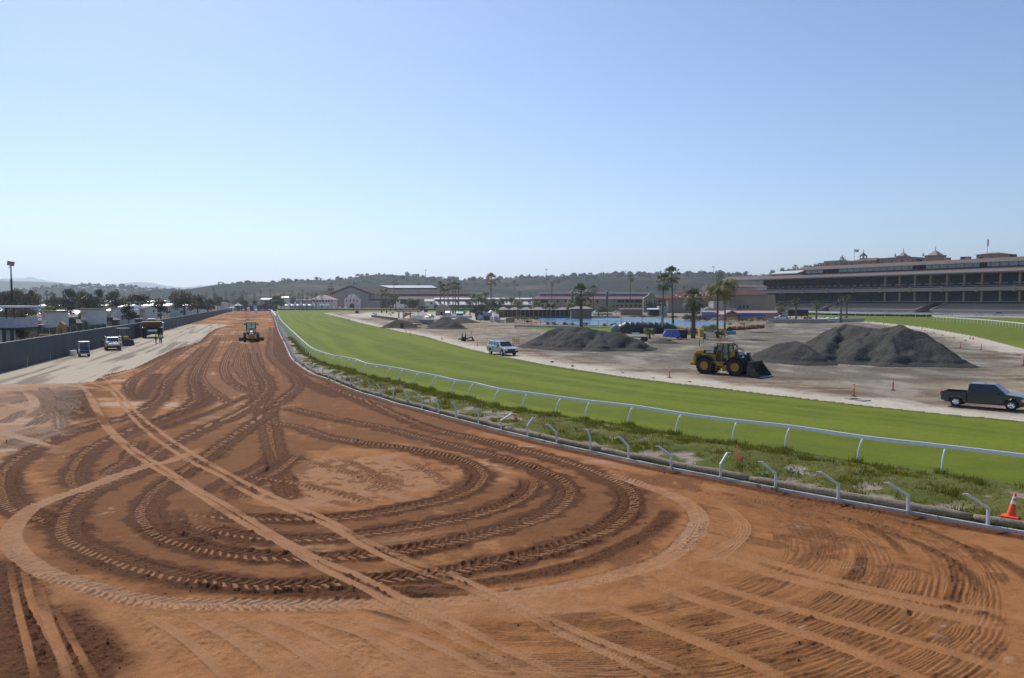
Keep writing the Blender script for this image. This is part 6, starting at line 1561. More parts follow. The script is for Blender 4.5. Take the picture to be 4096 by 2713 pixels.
for k,u in enumerate((1556,1577,1590,1603,1617)):tent(u,u+12,1217.5,1225,655,('leftmost','second','middle','fourth','rightmost')[k]+' tiny white canopy in the row before the kiosk',group='row of tiny white canopies')
for u,l in ((1336,'left'),(1360,'middle'),(1383,'right')):
 p=PT(u,1229,640);b=MB();b.lathe([(.001,0),(1.0,.1),(1.1,1.4),(.8,2.3),(.001,2.6)],n=12);o=b.build('round_sign',M_['white'],smooth=True);o.location=(p.x,640,0);tag(o,l+' bright white rounded stand in front of the hall','stand','white stands before the hall')
def simple(name,label,cat,m,u0,u1,v0,Y,D=2.0,group=None,bevel=0,z0=0):
 a=PT(u0,v0,Y);c=PT(u1,v0,Y);w=c.x-a.x;b=MB();b.b2((0,0,z0),(w,D,a.z));o=b.build(name,m,bevel=bevel);o.location=(a.x,Y,0);return tag(o,label,cat,group)
simple('hedge_fence','dark green screen fence closing off the far end of the dirt','fence',mat('dark_screen',(.045,.06,.06),.9),935,1110,1222,590,.3)
simple('crate','white crate standing alone near the far end of the dirt','crate',M_['white'],988,996,1230,520,1.5,bevel=.1);simple('crate','small white block right of the far white crate','crate',M_['white'],1020,1026,1237,500,1.5,bevel=.1);simple('info_board','pale blue board at the far end of the dirt','board',mat('pale_blue',(.42,.52,.70),.6),1014,1027,1221,560,.4)
for k,u in enumerate((960,975,1040,1052,1066,1080,1096)):p=PT(u,1235,575);car('small far car in the row by the dark screen past the dirt',(p.x,575,0),R(90*(k%2)+10),paint('far_car'+str(k),((.05,.05,.06),(.6,.6,.62),(.1,.1,.12),(.3,.3,.32))[k%4]),group='far cars past the end of the dirt')
TR_='trees on the far side'
for a in ((1102,1184,40,640,'round dark tree left of the marquee','dark'),(1018,1203,22,620,'small round dark tree behind the blue board','dark'),(955,1182,36,620,'rounded tree behind the fence end tent','grey'),(980,1200,24,640,'low dark tree right of the rounded one','dark'),(1125,1196,26,640,'yellow green tree touching the left tip of the marquee','bright'),(1100,1215,18,560,'small bright green shrub tree by the end board','bright'),(1065,1202,24,640,'low dark tree between the board and the round one','dark'),(1170,1183,22,700,'small tree behind the marquee peaks','grey'),(868,1175,30,560,'tree behind the farthest barn','grey'),(885,1190,22,600,'small round tree right of the farthest barn','dark'),(905,1198,22,600,'low bush like tree by the fence end','dark')):
 tree(a[0],a[1],a[2],a[3],a[4],a[5],TR_)
px_=[340,430,760,857,1030,1110,1145,1235,1267,1300,1415,1500,1625,1770,1810,1895,1925,2015,2065,2135,2190,2245,2325];py_=[215,205,240,170,225,245,220,235,210,245,255,205,185,255,235,255,215,235,205,235,250,235,215]
words=('first','second','third','fourth','fifth','sixth','seventh','eighth','ninth','tenth','eleventh','twelfth','thirteenth','fourteenth','fifteenth','sixteenth','seventeenth','eighteenth','nineteenth','twentieth','twenty first','twenty second','twenty third')
for k,(x,y)in enumerate(zip(px_,py_)):palm(600+x/3.383,1100+y/3.383,640+(k*37)%120,12,words[k]+' from the left of the small far palms between barns and hall','tall',group='row of small far palms')
palm(187,1163,420,18,'lone thin palm above the white roofs behind the booth','tall');palm(465,1156,480,14,'small palm poking out of the rounded dark tree','tall');palm(596,1171,520,12,'tiny palm right of the broad dome shaped tree','tall')
for u,v,l in ((1210,1182,'left'),(1227,1185,'middle'),(1263,1170,'right')):palm(u,v,600,13,'palm in front of the arcaded building, '+l+' one','tall',group='palms by the arcade')
B=BLD('storage_hut','tan round shouldered storage hut among the tall palms','hut',1770,392)
b=MB();x0,x1=B.X(1742),B.X(1800);w=x1-x0;b.prism([(x0,0),(x1,0),(x1-w*.04,3.2),(x1-w*.2,4.8),(x0+w*.5,5.6),(x0+w*.2,4.8),(x0+w*.04,3.2)],0,8);b.build('wall',mat('hut_tan',(.36,.27,.21),.8),B.T)
b=MB();b.prism([(x0+w*.02,3.3),(x0+w*.18,5.0),(x0+w*.5,5.85),(x1-w*.18,5.0),(x1-w*.18,4.8),(x0+w*.5,5.62),(x0+w*.2,4.8),(x0+w*.06,3.2)],-.3,8.3);b.build('roof',mat('hut_roof',(.50,.42,.36),.7),B.T);B.boxes('door',DARKV,[(1762,1770)],1248,1260,-.08,.02)
B=BLD('shed','small grey shed with a pale roof right of the storage hut','shed',1790,372);B.box('wall',mat('grey_shed',(.38,.36,.37),.8),1781,1797,1252,1266,0,3,ground=True);B.slope('roof',WROOF,1780,1799,1244,1252,-.3,1.5,3.3)
B=BLD('shed','small white roofed shed beside the bright green shrub','shed',1836,350);B.box('wall',GREENF,1826,1850,1254,1264,0,4,ground=True);B.slope('roof',M_['white'],1823,1852,1246,1254,-.3,2,4.3)
simple('water_tank','pale rounded tank end at the left of the long white fence','tank',M_['white'],1758,1768,1262,335,3,bevel=.4)
simple('white_fence','long low white fence behind the pointed gravel heap','fence',mat('white_fence_panel',(.55,.54,.55),.7,var=.1),1768,1888,1263,332,.2)
B=BLD('pergola','pale timber pergola with closely spaced roof beams behind the orange sail','pergola',1632,330)
b=MB()
for k in range(24):u=1589+3.8*k;b.bar((B.X(u),-1.6,B.Z(1243.5)),(B.X(u),3.2,B.Z(1243.5)),.18,.35)
b.each('beam',mat('pergola_timber',(.62,.50,.36),.7),B.T)
for d in (0,2.2):b=MB();b.bar((B.X(1590),d,B.Z(1246)),(B.X(1678),d,B.Z(1246)),.2,.3);b.build('joist',mat('joist',(.35,.24,.16),.7),B.T)
b=MB()
for u in (1594,1612,1640,1672):
 for d in (0,2.2):b.bar((B.X(u),d,0),(B.X(u),d,B.Z(1246)),.25)
b.each('post',TAN,B.T)
def sail(pts,label,m,Y0):
 P=[PT(u,v,Y0+dy)for u,v,dy in pts];o_=Vector((P[0].x,P[0].y,0));T=thing('shade_sail',label,'shade sail',tuple(o_));P=[p-o_ for p in P];n=8;V=[];F=[]
 A,B_,C_=P[:3]
 for i in range(n+1):
  for j in range(n+1-i):
   a=i/n;b2=j/n;c=1-a-b2;q_=A*c+B_*a+C_*b2;cen=(A+B_+C_)/3;k=4*(a*b2+b2*c+a*c)/1.33;e=min(a,b2,c);q_=q_+(cen-q_)*.22*(1 if e<.01 else .4)*k;V.append(q_)
 idx={};c_=0
 for i in range(n+1):
  for j in range(n+1-i):idx[(i,j)]=c_;c_+=1
 for i in range(n):
  for j in range(n-i):
   F.append((idx[(i,j)],idx[(i+1,j)],idx[(i,j+1)]))
   if i+j<n-1:F.append((idx[(i+1,j)],idx[(i+1,j+1)],idx[(i,j+1)]))
 b=MB();b.add(V,F);b.build('fabric',m,T,smooth=True,fix=False)
 for p in P:b=MB();b.tube([(p.x,p.y,0),(p.x,p.y,p.z+.1)],.08,6);b.build('mast',M_['galv'],T)
sail([(1618,1250,0),(1658,1252,5),(1612,1272,-4)],'orange brown tensioned shade sail sagging between masts',mat('orange_sail',(.34,.14,.055),.8),285)
sail([(1656,1257,-3),(1694,1240,4),(1712,1265,0)],'pale pink triangular shade sail right of the orange one',mat('pink_sail',(.72,.55,.52),.7),285)
simple('stage_block','white block wall under the shade sails','wall',M_['white'],1645,1690,1262,275,2);simple('stage_block','grey cabinet row beneath the pink sail','cabinet',mat('cab_grey',(.3,.29,.29),.8),1675,1735,1279,238,1.2)
p=PT(1720,1265,330);car('pale car nose beside the tents of clutter by the dark round tree',(p.x,330,0),R(-120),paint('car_pale',(.5,.55,.6)))
p=PT(1497,1262,385);car('white and blue car at the end of the long soil bank',(p.x,385,0),R(-100),paint('car_white2',(.65,.68,.72)))
b=MB();P=[G(1487,1270),G(1520,1273),G(1555,1278),G(1590,1283)];b=MB()
for a,c in zip(P[:-1],P[1:]):b.hexa([(a.x,a.y-1.2,0),(c.x,c.y-1.2,0),(c.x,c.y+1.2,0),(a.x,a.y+1.2,0),(a.x,a.y-.5,.95),(c.x,c.y-.5,1.0),(c.x,c.y+.5,1.0),(a.x,a.y+.5,.95)])
tag(b.build('soil_bank',sm_),'long low dark soil bank running to the sails','bank')
p=G(1428,1254);b=MB();b.lathe([(.001,0),(1.1,.1),(1.2,.9),(.8,1.7),(.001,2.0)],n=12);o=b.build('soil_bag',M_['dark'],smooth=True);o.location=(p.x,p.y,0);tag(o,'dark rounded object alone on the far pale pad','object')
for k,(u,v,w)in enumerate(((1553,1256,14),(1563,1262,10),(1571,1254,12))):p=G(u,v);b=MB();b.lathe([(w*p.y/FPX/2,0),(w*p.y/FPX/2.6,.5),(.001,.7)],n=10);o=b.build('rubble_heap',(M_['white'],M_['concrete'],sm_)[k],smooth=True);o.location=(p.x,p.y,0);tag(o,('white rubble heap on the pale pad','second pale rubble heap on the pale pad','dark rubble heap on the pale pad')[k],'heap')
p=G(1647,1309);T=thing('flatbed_trailer','dark flatbed trailer loaded with white pipes','trailer',(p.x,p.y,0),R(4));b=MB();b.b2((-2.3,-.9,.55),(2.5,.9,.72));b.bar((-2.3,0,.6),(-3.2,0,.5),.1);b.build('deck',M_['dark'],T)
for x in (-.1,.8):
 for s_ in (-1,1):wheel(T,(x,s_*.8,.35),.35,.22,M_['galv'],face=s_,spokes=0)
b=MB()
for k in range(5):b.tube([(-2.3,-.7+.33*k,.85),(2.4,-.7+.33*k,.9)],.13,8)
b.each('pipe',M_['white'],T,smooth=True)
simple('dumpster','rusty bin standing behind the left end of the trailer','bin',M_['rust'],1600,1612,1291,205,1.5)
p=G(1865,1365);T=thing('steel_implement','black steel implement with two upright forks lying on the open dirt','implement',(p.x,p.y,0),R(10));b=MB()
for x in (-.75,-.15):b.prism([(x-.16,0),(x+.16,0),(x+.12,.9),(x,1.7),(x-.1,.9)],-.1,.1)
b.each('fork',M_['dark'],T);b=MB();b.bar((-1.4,.3,.35),(.2,0,.45),.25);b.bar((.1,0,.5),(1.0,.2,.75),.22);b.bar((1.0,.2,.8),(1.35,.2,.1),.28);b.bar((.2,.1,.15),(1.5,.2,.12),.2);b.build('frame',M_['dark'],T);b=MB();b.lathe([(.38,-.14),(.42,0),(.38,.14)],c=(-.4,-.25,.4),axis='Y',n=16,caps=True);b.build('roller',M_['rubber'],T)
p=G(2064,1375);T=thing('yellow_hurdle','yellow tube hurdle with a small tripod standing left of the wide heap','hurdle',(p.x,p.y,0));b=MB()
for x in (-.55,-.25,.1,.5):b.tube([(x,0,0),(x,0,1.1)],.05,6)
b.each('upright',M_['yellow'],T);b=MB();b.tube([(-.55,0,.75),(.5,0,.75)],.04,6);b.tube([(-.55,0,.35),(.5,0,.35)],.04,6);b.each('crossbar',M_['yellow'],T)
for u,v,vt,l in ((2798,1384,1361,'left yellow bollard behind the loader'),(2813,1373,1359,'right yellow bollard behind the loader')):p=G(u,v);b=MB();b.tube([(0,0,0),(0,0,1.1)],.09,10);o=b.build('bollard',M_['yellow']);o.location=(p.x,p.y,0);tag(o,l,'bollard','yellow bollards')
simple('container','dark container wall behind the blue grey tank','container',M_['dark'],1902,1930,1248,300,3);simple('container','blue grey site cabin under a flat roof','cabin',mat('bluegrey',(.28,.33,.42),.7),1926,1962,1249,305,3)
T=thing('wheeled_tank','silver blue tank and generator on the site beside the cabin','tank',tuple(G(1935,1283)[:2])+(0,));b=MB();b.lathe([(.001,-1.4),(1.0,-1.3),(1.05,0),(1.0,1.3),(.001,1.4)],c=(-1.3,0,1.1),axis='Y',n=16);b.build('tank',mat('tank_paint',(.35,.42,.52),.4),T,smooth=True);b=MB();b.b2((0,-.8,.1),(2.2,.8,1.9));b.build('generator',M_['dark'],T,bevel=.05)
simple('cabinet','cream cabinet right of the generator','cabinet',CREAM,1960,1974,1267,268,1.2);simple('cabinet','grey cabinet by the white roofed box','cabinet',mat('cab2',(.34,.36,.4),.7),1987,2002,1271,265,1.2)
B=BLD('shelter','tiny shelter with a tilted white roof beside the timber pile','shelter',1983,275);B.box('wall',mat('cab3',(.42,.42,.45),.7),1976,1992,1265,1283,0,1.5,ground=True);B.slope('roof',M_['white'],1974,1995,1256,1266,-.3,.8,1.9)
B=BLD('shelter','white domed parasol top left of the tiny shelter','parasol',1964,290);b=MB();b.lathe([(1.2,3.0),(.6,3.5),(.001,3.9)],n=12);b.build('top',M_['white'],B.T);b=MB();b.tube([(0,0,0),(0,0,3.5)],.06,6);b.build('pole',M_['galv'],B.T)
T=thing('timber_pile','pile of tan timber panels leaning by the path to the lake','timber pile',tuple(G(2035,1291)[:2])+(0,));b=MB();b.b2((-1.0,0,0),(2.0,2,1.5));b.bar((-1.6,0,1.9),(1.9,0,1.5),1.8,.15);b.build('panel',mat('ply',(.40,.30,.21),.8),T)
b=MB()
for k in range(3):b.b2((-3.6,-.3+.1*k,.1+.35*k),(-1.4,1.5,.3+.35*k))
b.each('plank',mat('plank',(.5,.45,.4),.8),T)
# ================================================================ lake side
B=BLD('lakeside_pavilion','long low pavilion with a row of hipped brown roofs along the lake','pavilion',2180,345)
rm_=mat('hip_roof_brown',(.36,.28,.25),.8,var=.08,scale=1)
us=[1990,2035,2082,2128,2178,2228,2278,2322,2366]
for k in range(8):B.slope('roof',rm_,us[k]-1,us[k+1]+1,1228.5+(k%3)*.7,1239.5,-1-.15*(k%2),3.2,8,hl=18,hr=18)
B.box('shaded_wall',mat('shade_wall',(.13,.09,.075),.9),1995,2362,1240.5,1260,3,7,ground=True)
b=MB()
for k in range(22):u=1996+17.4*k;b.bar((B.X(u),0,0),(B.X(u),0,B.Z(1240)),.35)
b.each('post',TAN,B.T)
B=BLD('pavilion','small brown hip roofed pavilion at the right end of the long one','pavilion',2330,330);B.box('wall',mat('shade_wall2',(.22,.15,.12),.9),2285,2366,1236,1258,0,6,ground=True);B.slope('roof',rm_,2280,2372,1226,1235,-1,3,8,hl=26,hr=26)
B=BLD('long_hall','long hall with a blue roof stripe and dark open bays behind the lake','building',2380,520)
B.box('wall',TAN,2132,2622,1197,1232,0,26,ground=True);B.slope('roof',ROSE,2126,2630,1183,1196.5,-2,9,28,hl=28,hr=4);B.box('clerestory',BLUEP,2157,2592,1175,1183.5,9,15);B.slope('upper_roof',ROSE,2155,2596,1170,1174.5,8,12,17,hl=4)
B.boxes('open_bay',DARKV,[(2134,2160),(2163,2192),(2226,2233),(2260,2266),(2360,2366),(2386,2393),(2470,2484),(2484.5,2497),(2501,2534),(2537,2566)],1200,1211,-.15,.05);B.arches('arch',DARKV,[2138,2156,2170,2452,2469,2487,2505,2523,2541,2559],9,1219,1227,0)
B=BLD('gabled_facade','tan end facade with two tall arched windows closing the long hall','building',2605,500);b=MB();x0,x1=B.X(2574),B.X(2640);w=x1-x0;z=lambda v:B.Z(v)
b.prism([(x0,0),(x1,0),(x1,z(1200)),(x0+w*.66,z(1183)),(x0+w*.60,z(1182)),(x0+w*.58,z(1173)),(x0+w*.5,z(1169)),(x0+w*.36,z(1171)),(x0+w*.30,z(1180)),(x0,z(1193))],0,4);b.build('wall',mat('facade_tan',(.33,.25,.19),.85),B.T);B.arches('window_surround',TRIMW,[2584,2617],8,1197,1228,0);B.arches('window',WIN,[2584,2617],5,1199,1226,-.15)
p=PT(2428,1163,505);T=thing('silo_tower','slim dark green silo with a domed cap in front of the long hall','silo',(p.x,505,0));b=MB();b.tube([(0,0,0),(0,0,p.z-1)],.75,14);b.build('shaft',mat('silo_green',(.03,.06,.055),.5),T,smooth=True);b=MB();b.lathe([(.95,p.z-1),(.9,p.z-.6),(.001,p.z+.6)],n=14);b.build('cap',mat('cap_teal',(.2,.38,.38),.4),T)
p=PT(2289,1163,505);T=thing('silo_tower','green domed silo cap showing left of the big near palm','silo',(p.x,505,0));b=MB();b.tube([(0,0,0),(0,0,p.z-1)],.75,14);b.build('shaft',mat('silo_green2',(.03,.06,.055),.5),T,smooth=True);b=MB();b.lathe([(1.1,p.z-1),(1.0,p.z-.5),(.001,p.z+.5)],n=14);b.build('cap',mat('cap_teal2',(.25,.45,.42),.4),T)
B=BLD('domed_hall','large tan hall with a dark red roof dotted by white skylight domes','building',2850,470)
B.box('wall',mat('brown_wall',(.27,.20,.15),.85),2672,2945,1195,1240,0,30,ground=True);B.box('wall',TAN,2930,3100,1180,1240,6,40,ground=True);B.slope('roof',TERRA,2668,2950,1160,1194.5,-1,36,44,hr=0,hl=70);B.slope('side_roof',TERRA,2920,3075,1156,1180,4,30,44,hr=0);B.box('clerestory',CREAM,2828,3066,1146,1160,34,50);B.slope('upper_roof',ROSE,2824,3070,1142.5,1147,32,40,52)
b=MB()
for j,(u0,n,d,v)in enumerate(((2690,7,6,1190),(2705,9,12,1184),(2800,8,18,1176),(2830,9,24,1169))):
 for k in range(n):
  u=u0+k*(26 if j else 30);zz=B.Z(v,d);b.lathe([(.9,zz-.4),(.8,zz+.3),(.4,zz+.7),(.001,zz+.85)],c=(B.X(u,d),d,0),n=10)
b.each('skylight_dome',M_['white'],B.T,smooth=True);B.boxes('door',mat('grey_door',(.3,.33,.38),.6),[(2730,2740)],1215,1235,-.1,.05);B.arches('archway',DARKV,[2790,2832,2960,2975,2990],7,1220,1234,0)
B=BLD('pale_block','pale pink flat roofed block in front of the domed hall','building',2890,400);B.box('wall',mat('pale_pink',(.45,.37,.36),.9),2853,2915,1207,1262,0,10,ground=True);B.box('annex',mat('pale_pink2',(.40,.33,.31),.9),2820,2945,1233,1262,-2,8,ground=True);B.box('parapet',TRIMW,2852,2916,1205.5,1207.5,-.2,10.2)
B=BLD('blue_stalls','low stalls with a violet blue front and a long pink roof','stall',2870,345);B.box('wall',BLUEW,2820,2900,1248,1264,0,6,ground=True);B.slope('roof',PINKW,2812,2905,1243,1248.5,-1,3,7);B.boxes('shutter',M_['white'],[(2823+9*k,2825+9*k)for k in range(8)],1251,1259,-.1,0)
B=BLD('blue_stalls','longer violet blue stall front under a pink roof right of the little gabled house','stall',3010,320);B.box('wall',BLUEW,2962,3062,1254,1275,0,6,ground=True);B.slope('roof',PINKW,2880,3135,1243,1252.5,-1,4,9);B.box('wall',PINKW,3062,3130,1252.5,1275,.3,6,ground=True);B.boxes('shutter',WIN,[(2966+10*k,2969+10*k)for k in range(9)],1258,1262,-.1,0)
B=BLD('little_house','little tan house with a low gable between the two blue stall fronts','house',2920,312);B.gable('wall',mat('house_tan',(.33,.25,.21),.9),2897,2950,1249,1256,0,7);B.gableroof('roof',rm_,2897,2950,1247.5,1256,0,7.5,.25,.8)
B=BLD('low_shop','brown low building by the parked cars left of the pale grey one','building',2530,400);B.box('wall',mat('shopwall',(.28,.21,.18),.9),2484,2570,1238,1262,0,6,ground=True);B.slope('roof',ROSE,2480,2573,1233,1238,-1,3,7)
B=BLD('low_shop','pale grey flat block with a dark lean-to at the lake edge','building',2640,385);B.box('wall',mat('greywall',(.36,.34,.35),.9),2636,2668,1225,1264,0,6,ground=True);B.box('lean_to',DARKV,2597,2636,1237,1264,0,5,ground=True);B.slope('lean_roof',M_['white'],2595,2640,1233,1238,-1,3,6)
for k,(u,v,rz,c,l)in enumerate(((2470,1252,10,(.7,.7,.72),'white car left of the brown low building'),(2512,1254,-170,(.72,.73,.75),'white pickup shaped car before the brown low building'),(2540,1255,5,(.06,.07,.08),'dark car right of the white ones before the brown building'),(2797,1259,10,(.05,.06,.07),'dark car above the reeds of the lake'),(2860,1264,5,(.6,.62,.64),'silver car in front of the left blue stalls'),(3005,1274,-165,(.5,.54,.58),'silver blue car in front of the longer blue stall'))):
 p=G(u,v);car(l,(p.x,p.y,0),R(rz),paint('lotcar'+str(k),c),group='cars around the lake buildings')
for u,v,l in ((2385,1240,'left green parasol beyond the lake'),(2833,1225,'green parasol in front of the pale block')):
 p=PT(u,v,380);T=thing('parasol',l,'parasol',(p.x,380,0));b=MB();b.lathe([(2.0,p.z-1.2),(1.0,p.z-.6),(.001,p.z)],n=10);b.build('canopy',mat('green_parasol',(.03,.26,.18),.6),T);b=MB();b.tube([(0,0,0),(0,0,p.z-.3)],.06,6);b.build('pole',M_['galv'],T)
p0,p1=G(2120,1270),G(2480,1270.5);b=MB();b.bar((p0.x,p0.y,.2),(p1.x,p1.y,.2),1.0,.7);tag(b.build('quay_wall',mat('quay',(.22,.18,.15),.9)),'dark timber quay along the far left shore of the lake','wall')
CH=GS([(2058,1290),(2100,1296),(2170,1300),(2290,1302),(2500,1306)]);Pc=resample(np.array(CH),2.8);o_=Pc[0];T=thing('wire_fence','thin wire fence along the near shore of the lake','fence',(o_[0],o_[1],0));b=MB()
for a in Pc:b.tube([(a[0]-o_[0],a[1]-o_[1],0),(a[0]-o_[0],a[1]-o_[1],1.5)],.05,5)
b.each('post',M_['dark'],T);b=MB()
for zz in (1.45,.1):
 for a,c in zip(Pc[:-1],Pc[1:]):b.bar((a[0]-o_[0],a[1]-o_[1],zz),(c[0]-o_[0],c[1]-o_[1],zz),.05)
b.build('rail_wire',M_['dark'],T)
b=MB();P=GS([(2060,1306),(2190,1311),(2300,1313),(2330,1316)]);
for a,c in zip(P[:-1],P[1:]):b.bar((a[0],a[1],.25),(c[0],c[1],.25),.4,.5)
tag(b.build('low_wall',M_['concrete']),'low grey wall bordering the small lawn','wall')
b=MB();P=GS([(2066,1320),(2200,1325),(2290,1327)])
BL=[(2105,1278,60,12,'olive'),(2140,1276,50,14,'dark'),(2075,1275,60,14,'olive'),(2115,1290,30,12,'dark'),(2190,1298,20,12,'dark'),(2217,1300,24,14,'olive'),(2260,1300,26,15,'brown'),(2285,1300,22,10,'olive'),(2340,1301,30,14,'brown'),(2415,1304,24,12,'brown'),(2453,1304,28,14,'brown'),(2120,1260,30,8,'yellow'),(2145,1260,30,8,'yellow'),(2165,1262,40,10,'grey'),(2200,1262,44,10,'olive'),(2240,1262,44,9,'grey'),(2290,1262,44,9,'olive'),(2330,1262,44,9,'grey'),(2390,1262,50,9,'grey'),(2430,1262,50,10,'olive'),(2530,1268,40,9,'bright'),(2570,1269,44,10,'olive'),(2610,1270,44,10,'bright'),(2650,1271,44,10,'grey'),(2680,1272,40,10,'yellow'),(2700,1273,40,12,'olive'),(2740,1275,30,12,'bright'),(2830,1280,50,12,'olive'),(2870,1282,44,12,'bright'),(2900,1284,40,12,'grey'),(2930,1280,40,14,'yellow'),(2960,1284,44,16,'olive'),(2985,1284,44,16,'grey'),(3010,1286,36,20,'yellow'),(3040,1284,36,20,'grey'),(3060,1284,30,16,'yellow'),(2920,1300,30,14,'yellow'),(2970,1300,36,14,'yellow'),(2760,1282,70,30,'brown'),(2810,1283,50,26,'brown'),(2100,1265,40,12,'dark'),(2075,1262,40,12,'dark'),(2560,1266,60,7,'brown'),(2790,1270,60,8,'olive')]
for k,(u,v,w,h_,kd)in enumerate(BL):
 side='left of' if u<2330 else 'beyond' if v<1290 else 'near'
 bush(u,v,w,h_,{'olive':'olive','dark':'dark','brown':'brown','yellow':'yellow flowering','grey':'grey green','bright':'bright green'}[kd]+' shrub '+side+' the lake',kd,'shrubs planted around the lake')
for k,(u,v,w,h_)in enumerate(((2712,1338,26,34),(2730,1339,26,34),(2750,1341,26,34),(2768,1342,26,34),(2785,1342,22,32))):bush(u,v,w,h_,'dense upright hedge plant behind the blue tarpaulin, '+('first','second','third','fourth','last')[k],'olive','hedge plants behind the tarpaulin',name='hedge_plant')
bush(2838,1328,60,42,'big bright green bush behind the yellow toilet cabin','bright',None);bush(2820,1326,40,30,'smaller green bush left of the big bright one','olive',None);bush(2884,1352,60,40,'round dark olive bush at the foot of the feathery palms','olive',None)
for k in range(12):u=2916+12.5*k;bush(u,1323-.9*k,20,20,'red leaved nursery plant in the long row behind the loader','red' if k%3 else 'olive','red nursery plants in pots',name='nursery_plant')
b=MB()
for k in range(24):p=G(2916+6*k,1323.5-.42*k);b.lathe([(.16,0),(.2,.35)],c=(p.x,p.y-.2,0),n=8,caps=True)
for o in b.each('plant_pot',M_['black']):tag(o,'black plant pot in the long nursery row','plant pot','black pots of the nursery row')
PH=GS([(3062,1312),(3092,1296)]);a,c=PH;T=thing('mesh_fence','short grey mesh fence panel at the right end of the nursery row','fence',(a[0],a[1],0));b=MB();b.quad((0,0,0),(c[0]-a[0],c[1]-a[1],0),(c[0]-a[0],c[1]-a[1],1.7),(0,0,1.7));m,t,bs=new_mat('mesh_panel');bs.inputs['Base Color'].default_value=(.3,.3,.3,1);tr=N(t,'ShaderNodeBsdfTransparent');mx=N(t,'ShaderNodeMixShader');mx.inputs[0].default_value=.5;t.links.new(tr.outputs[0],mx.inputs[1]);t.links.new(bs.outputs[0],mx.inputs[2]);t.links.new(mx.outputs[0],t.nodes['Material Output'].inputs[0]);b.build('mesh',m,T,fix=False)
b=MB()
for k in range(6):q_=k/5;b.tube([((c[0]-a[0])*q_,(c[1]-a[1])*q_,0),((c[0]-a[0])*q_,(c[1]-a[1])*q_,1.8)],.04,6)
b.each('post',M_['galv'],T)
p0,p1=G(2824,1350),G(2860,1345);T=thing('mesh_fence','grey mesh fence between the green box and the round bush','fence',(p0.x,p0.y,0));b=MB();b.quad((0,0,0),(p1.x-p0.x,p1.y-p0.y,0),(p1.x-p0.x,p1.y-p0.y,1.6),(0,0,1.6));b.build('mesh',m,T,fix=False)
a=G(2450,1326);c=G(2706,1330);n=40;b=MB();V=[];F=[]
for i in range(n+1):
 t_=i/n;x=a.x+(c.x-a.x)*t_;y=a.y+(c.y-a.y)*t_;hh=(.6+1.7*min(1,t_*5)*(1 if t_<.85 else max(.55,1-(t_-.85)*3)))+.12*math.sin(i*1.7)
 for(dy,k)in ((-1.6,0),(-1.1,.55),(-.5,.92),(.2,1.0),(1.4,.7),(1.8,0)):V.append((x,y+dy+.12*math.sin(i*2.1+dy),hh*k))
for i in range(n):
 for j in range(5):F.append((i*6+j,(i+1)*6+j,(i+1)*6+j+1,i*6+j+1))
b.add(V,F);tag(b.build('covered_stack',mat('green_tarp',(.018,.055,.042),.4,var=.3,scale=1.2),smooth=True),'long stack covered by a dark green tarpaulin in front of the lake','covered stack')
b=MB();b.lathe([(.9,0),(1.2,.5),(1.0,1.2),(.4,1.7),(.001,1.8)],n=12);o=b.build('covered_bale',mat('pale_green_tarp',(.18,.25,.22),.6),smooth=True);p=G(2462,1328);o.location=(p.x,p.y,0);tag(o,'pale grey green bale at the left end of the green tarpaulin','bale')
for u,vt,l in ((2484,1268,'left brown pole of the black net'),(2568,1266,'middle brown pole of the black net'),(2648,1261,'pale right pole of the black net')):p=G(u,1334);b=MB();b.tube([(0,0,0),(0,0,(1334-vt)*p.y/FPX)],.07,6);o=b.build('net_pole',M_['galv']if 'pale' in l else M_['rust']);o.location=(p.x,p.y,0);tag(o,l,'pole','net poles')
b=MB();P=[G(2484,1334),G(2526,1336),G(2568,1334),G(2608,1337),G(2648,1334),G(2700,1338)];V=[];F=[]
for i in range(51):
 t_=i/50*5;k=min(int(t_),4);f=t_-k;x=P[k].x*(1-f)+P[k+1].x*f;y=P[k].y*(1-f)+P[k+1].y*f;sag=.75+.65*abs(math.cos(t_*math.pi/2));V+=[(x,y,0),(x,y,sag)]
for i in range(50):F.append((2*i,2*i+2,2*i+3,2*i+1))
b.add(V,F);tag(b.build('black_net',mat('black_net',(.05,.045,.045),.9),fix=False),'black net sagging between poles under the green tarpaulin','net')
p=G(2692,1357);T=thing('covered_load','trailer load wrapped in a bright blue tarpaulin','covered load',(p.x,p.y,0),R(-6));b=MB();b.prism([(-1.9,.45),(1.2,.35),(1.25,1.2),(.9,1.65),(-1.3,1.7),(-1.7,1.3),(-1.9,.9)],-.9,.9,'Y');b.build('blue_tarp',mat('blue_tarp',(.07,.16,.55),.35,var=.25,scale=3),T,bevel=.12);b=MB()
for k in range(4):b.lathe([(.2,-1.0),(.3,-1.0),(.3,1.0),(.2,1.0)],c=(1.6+.02*k,0,.4+.35*k),axis='X',n=12)
b.b2((1.25,-.8,.3),(2.2,.8,1.6));b.build('drum_rack',M_['black'],T);b=MB();b.b2((-1.6,-.9,1.7),(2.1,.9,1.8));b.build('top_board',M_['wood'],T)
for s_ in (-1,1):wheel(T,(1.2,s_*.85,.3),.3,.2,M_['galv'],face=s_,spokes=0)
p=G(2563,1366);T=thing('flatbed_trailer','small empty flat trailer at the right foot of the wide heap','trailer',(p.x,p.y,0),R(-12));b=MB();b.b2((-1.6,-.8,.75),(1.3,.8,.88));b.bar((-1.6,0,.8),(-2.4,0,.7),.1);b.build('deck',M_['dark'],T);b=MB();b.b2((-1.5,-.75,1.2),(-.2,-.7,1.6));b.bar((-1.5,-.72,.85),(-1.5,-.72,1.6),.06);b.bar((-.2,-.72,.85),(-.2,-.72,1.6),.06);b.build('rack',M_['white'],T)
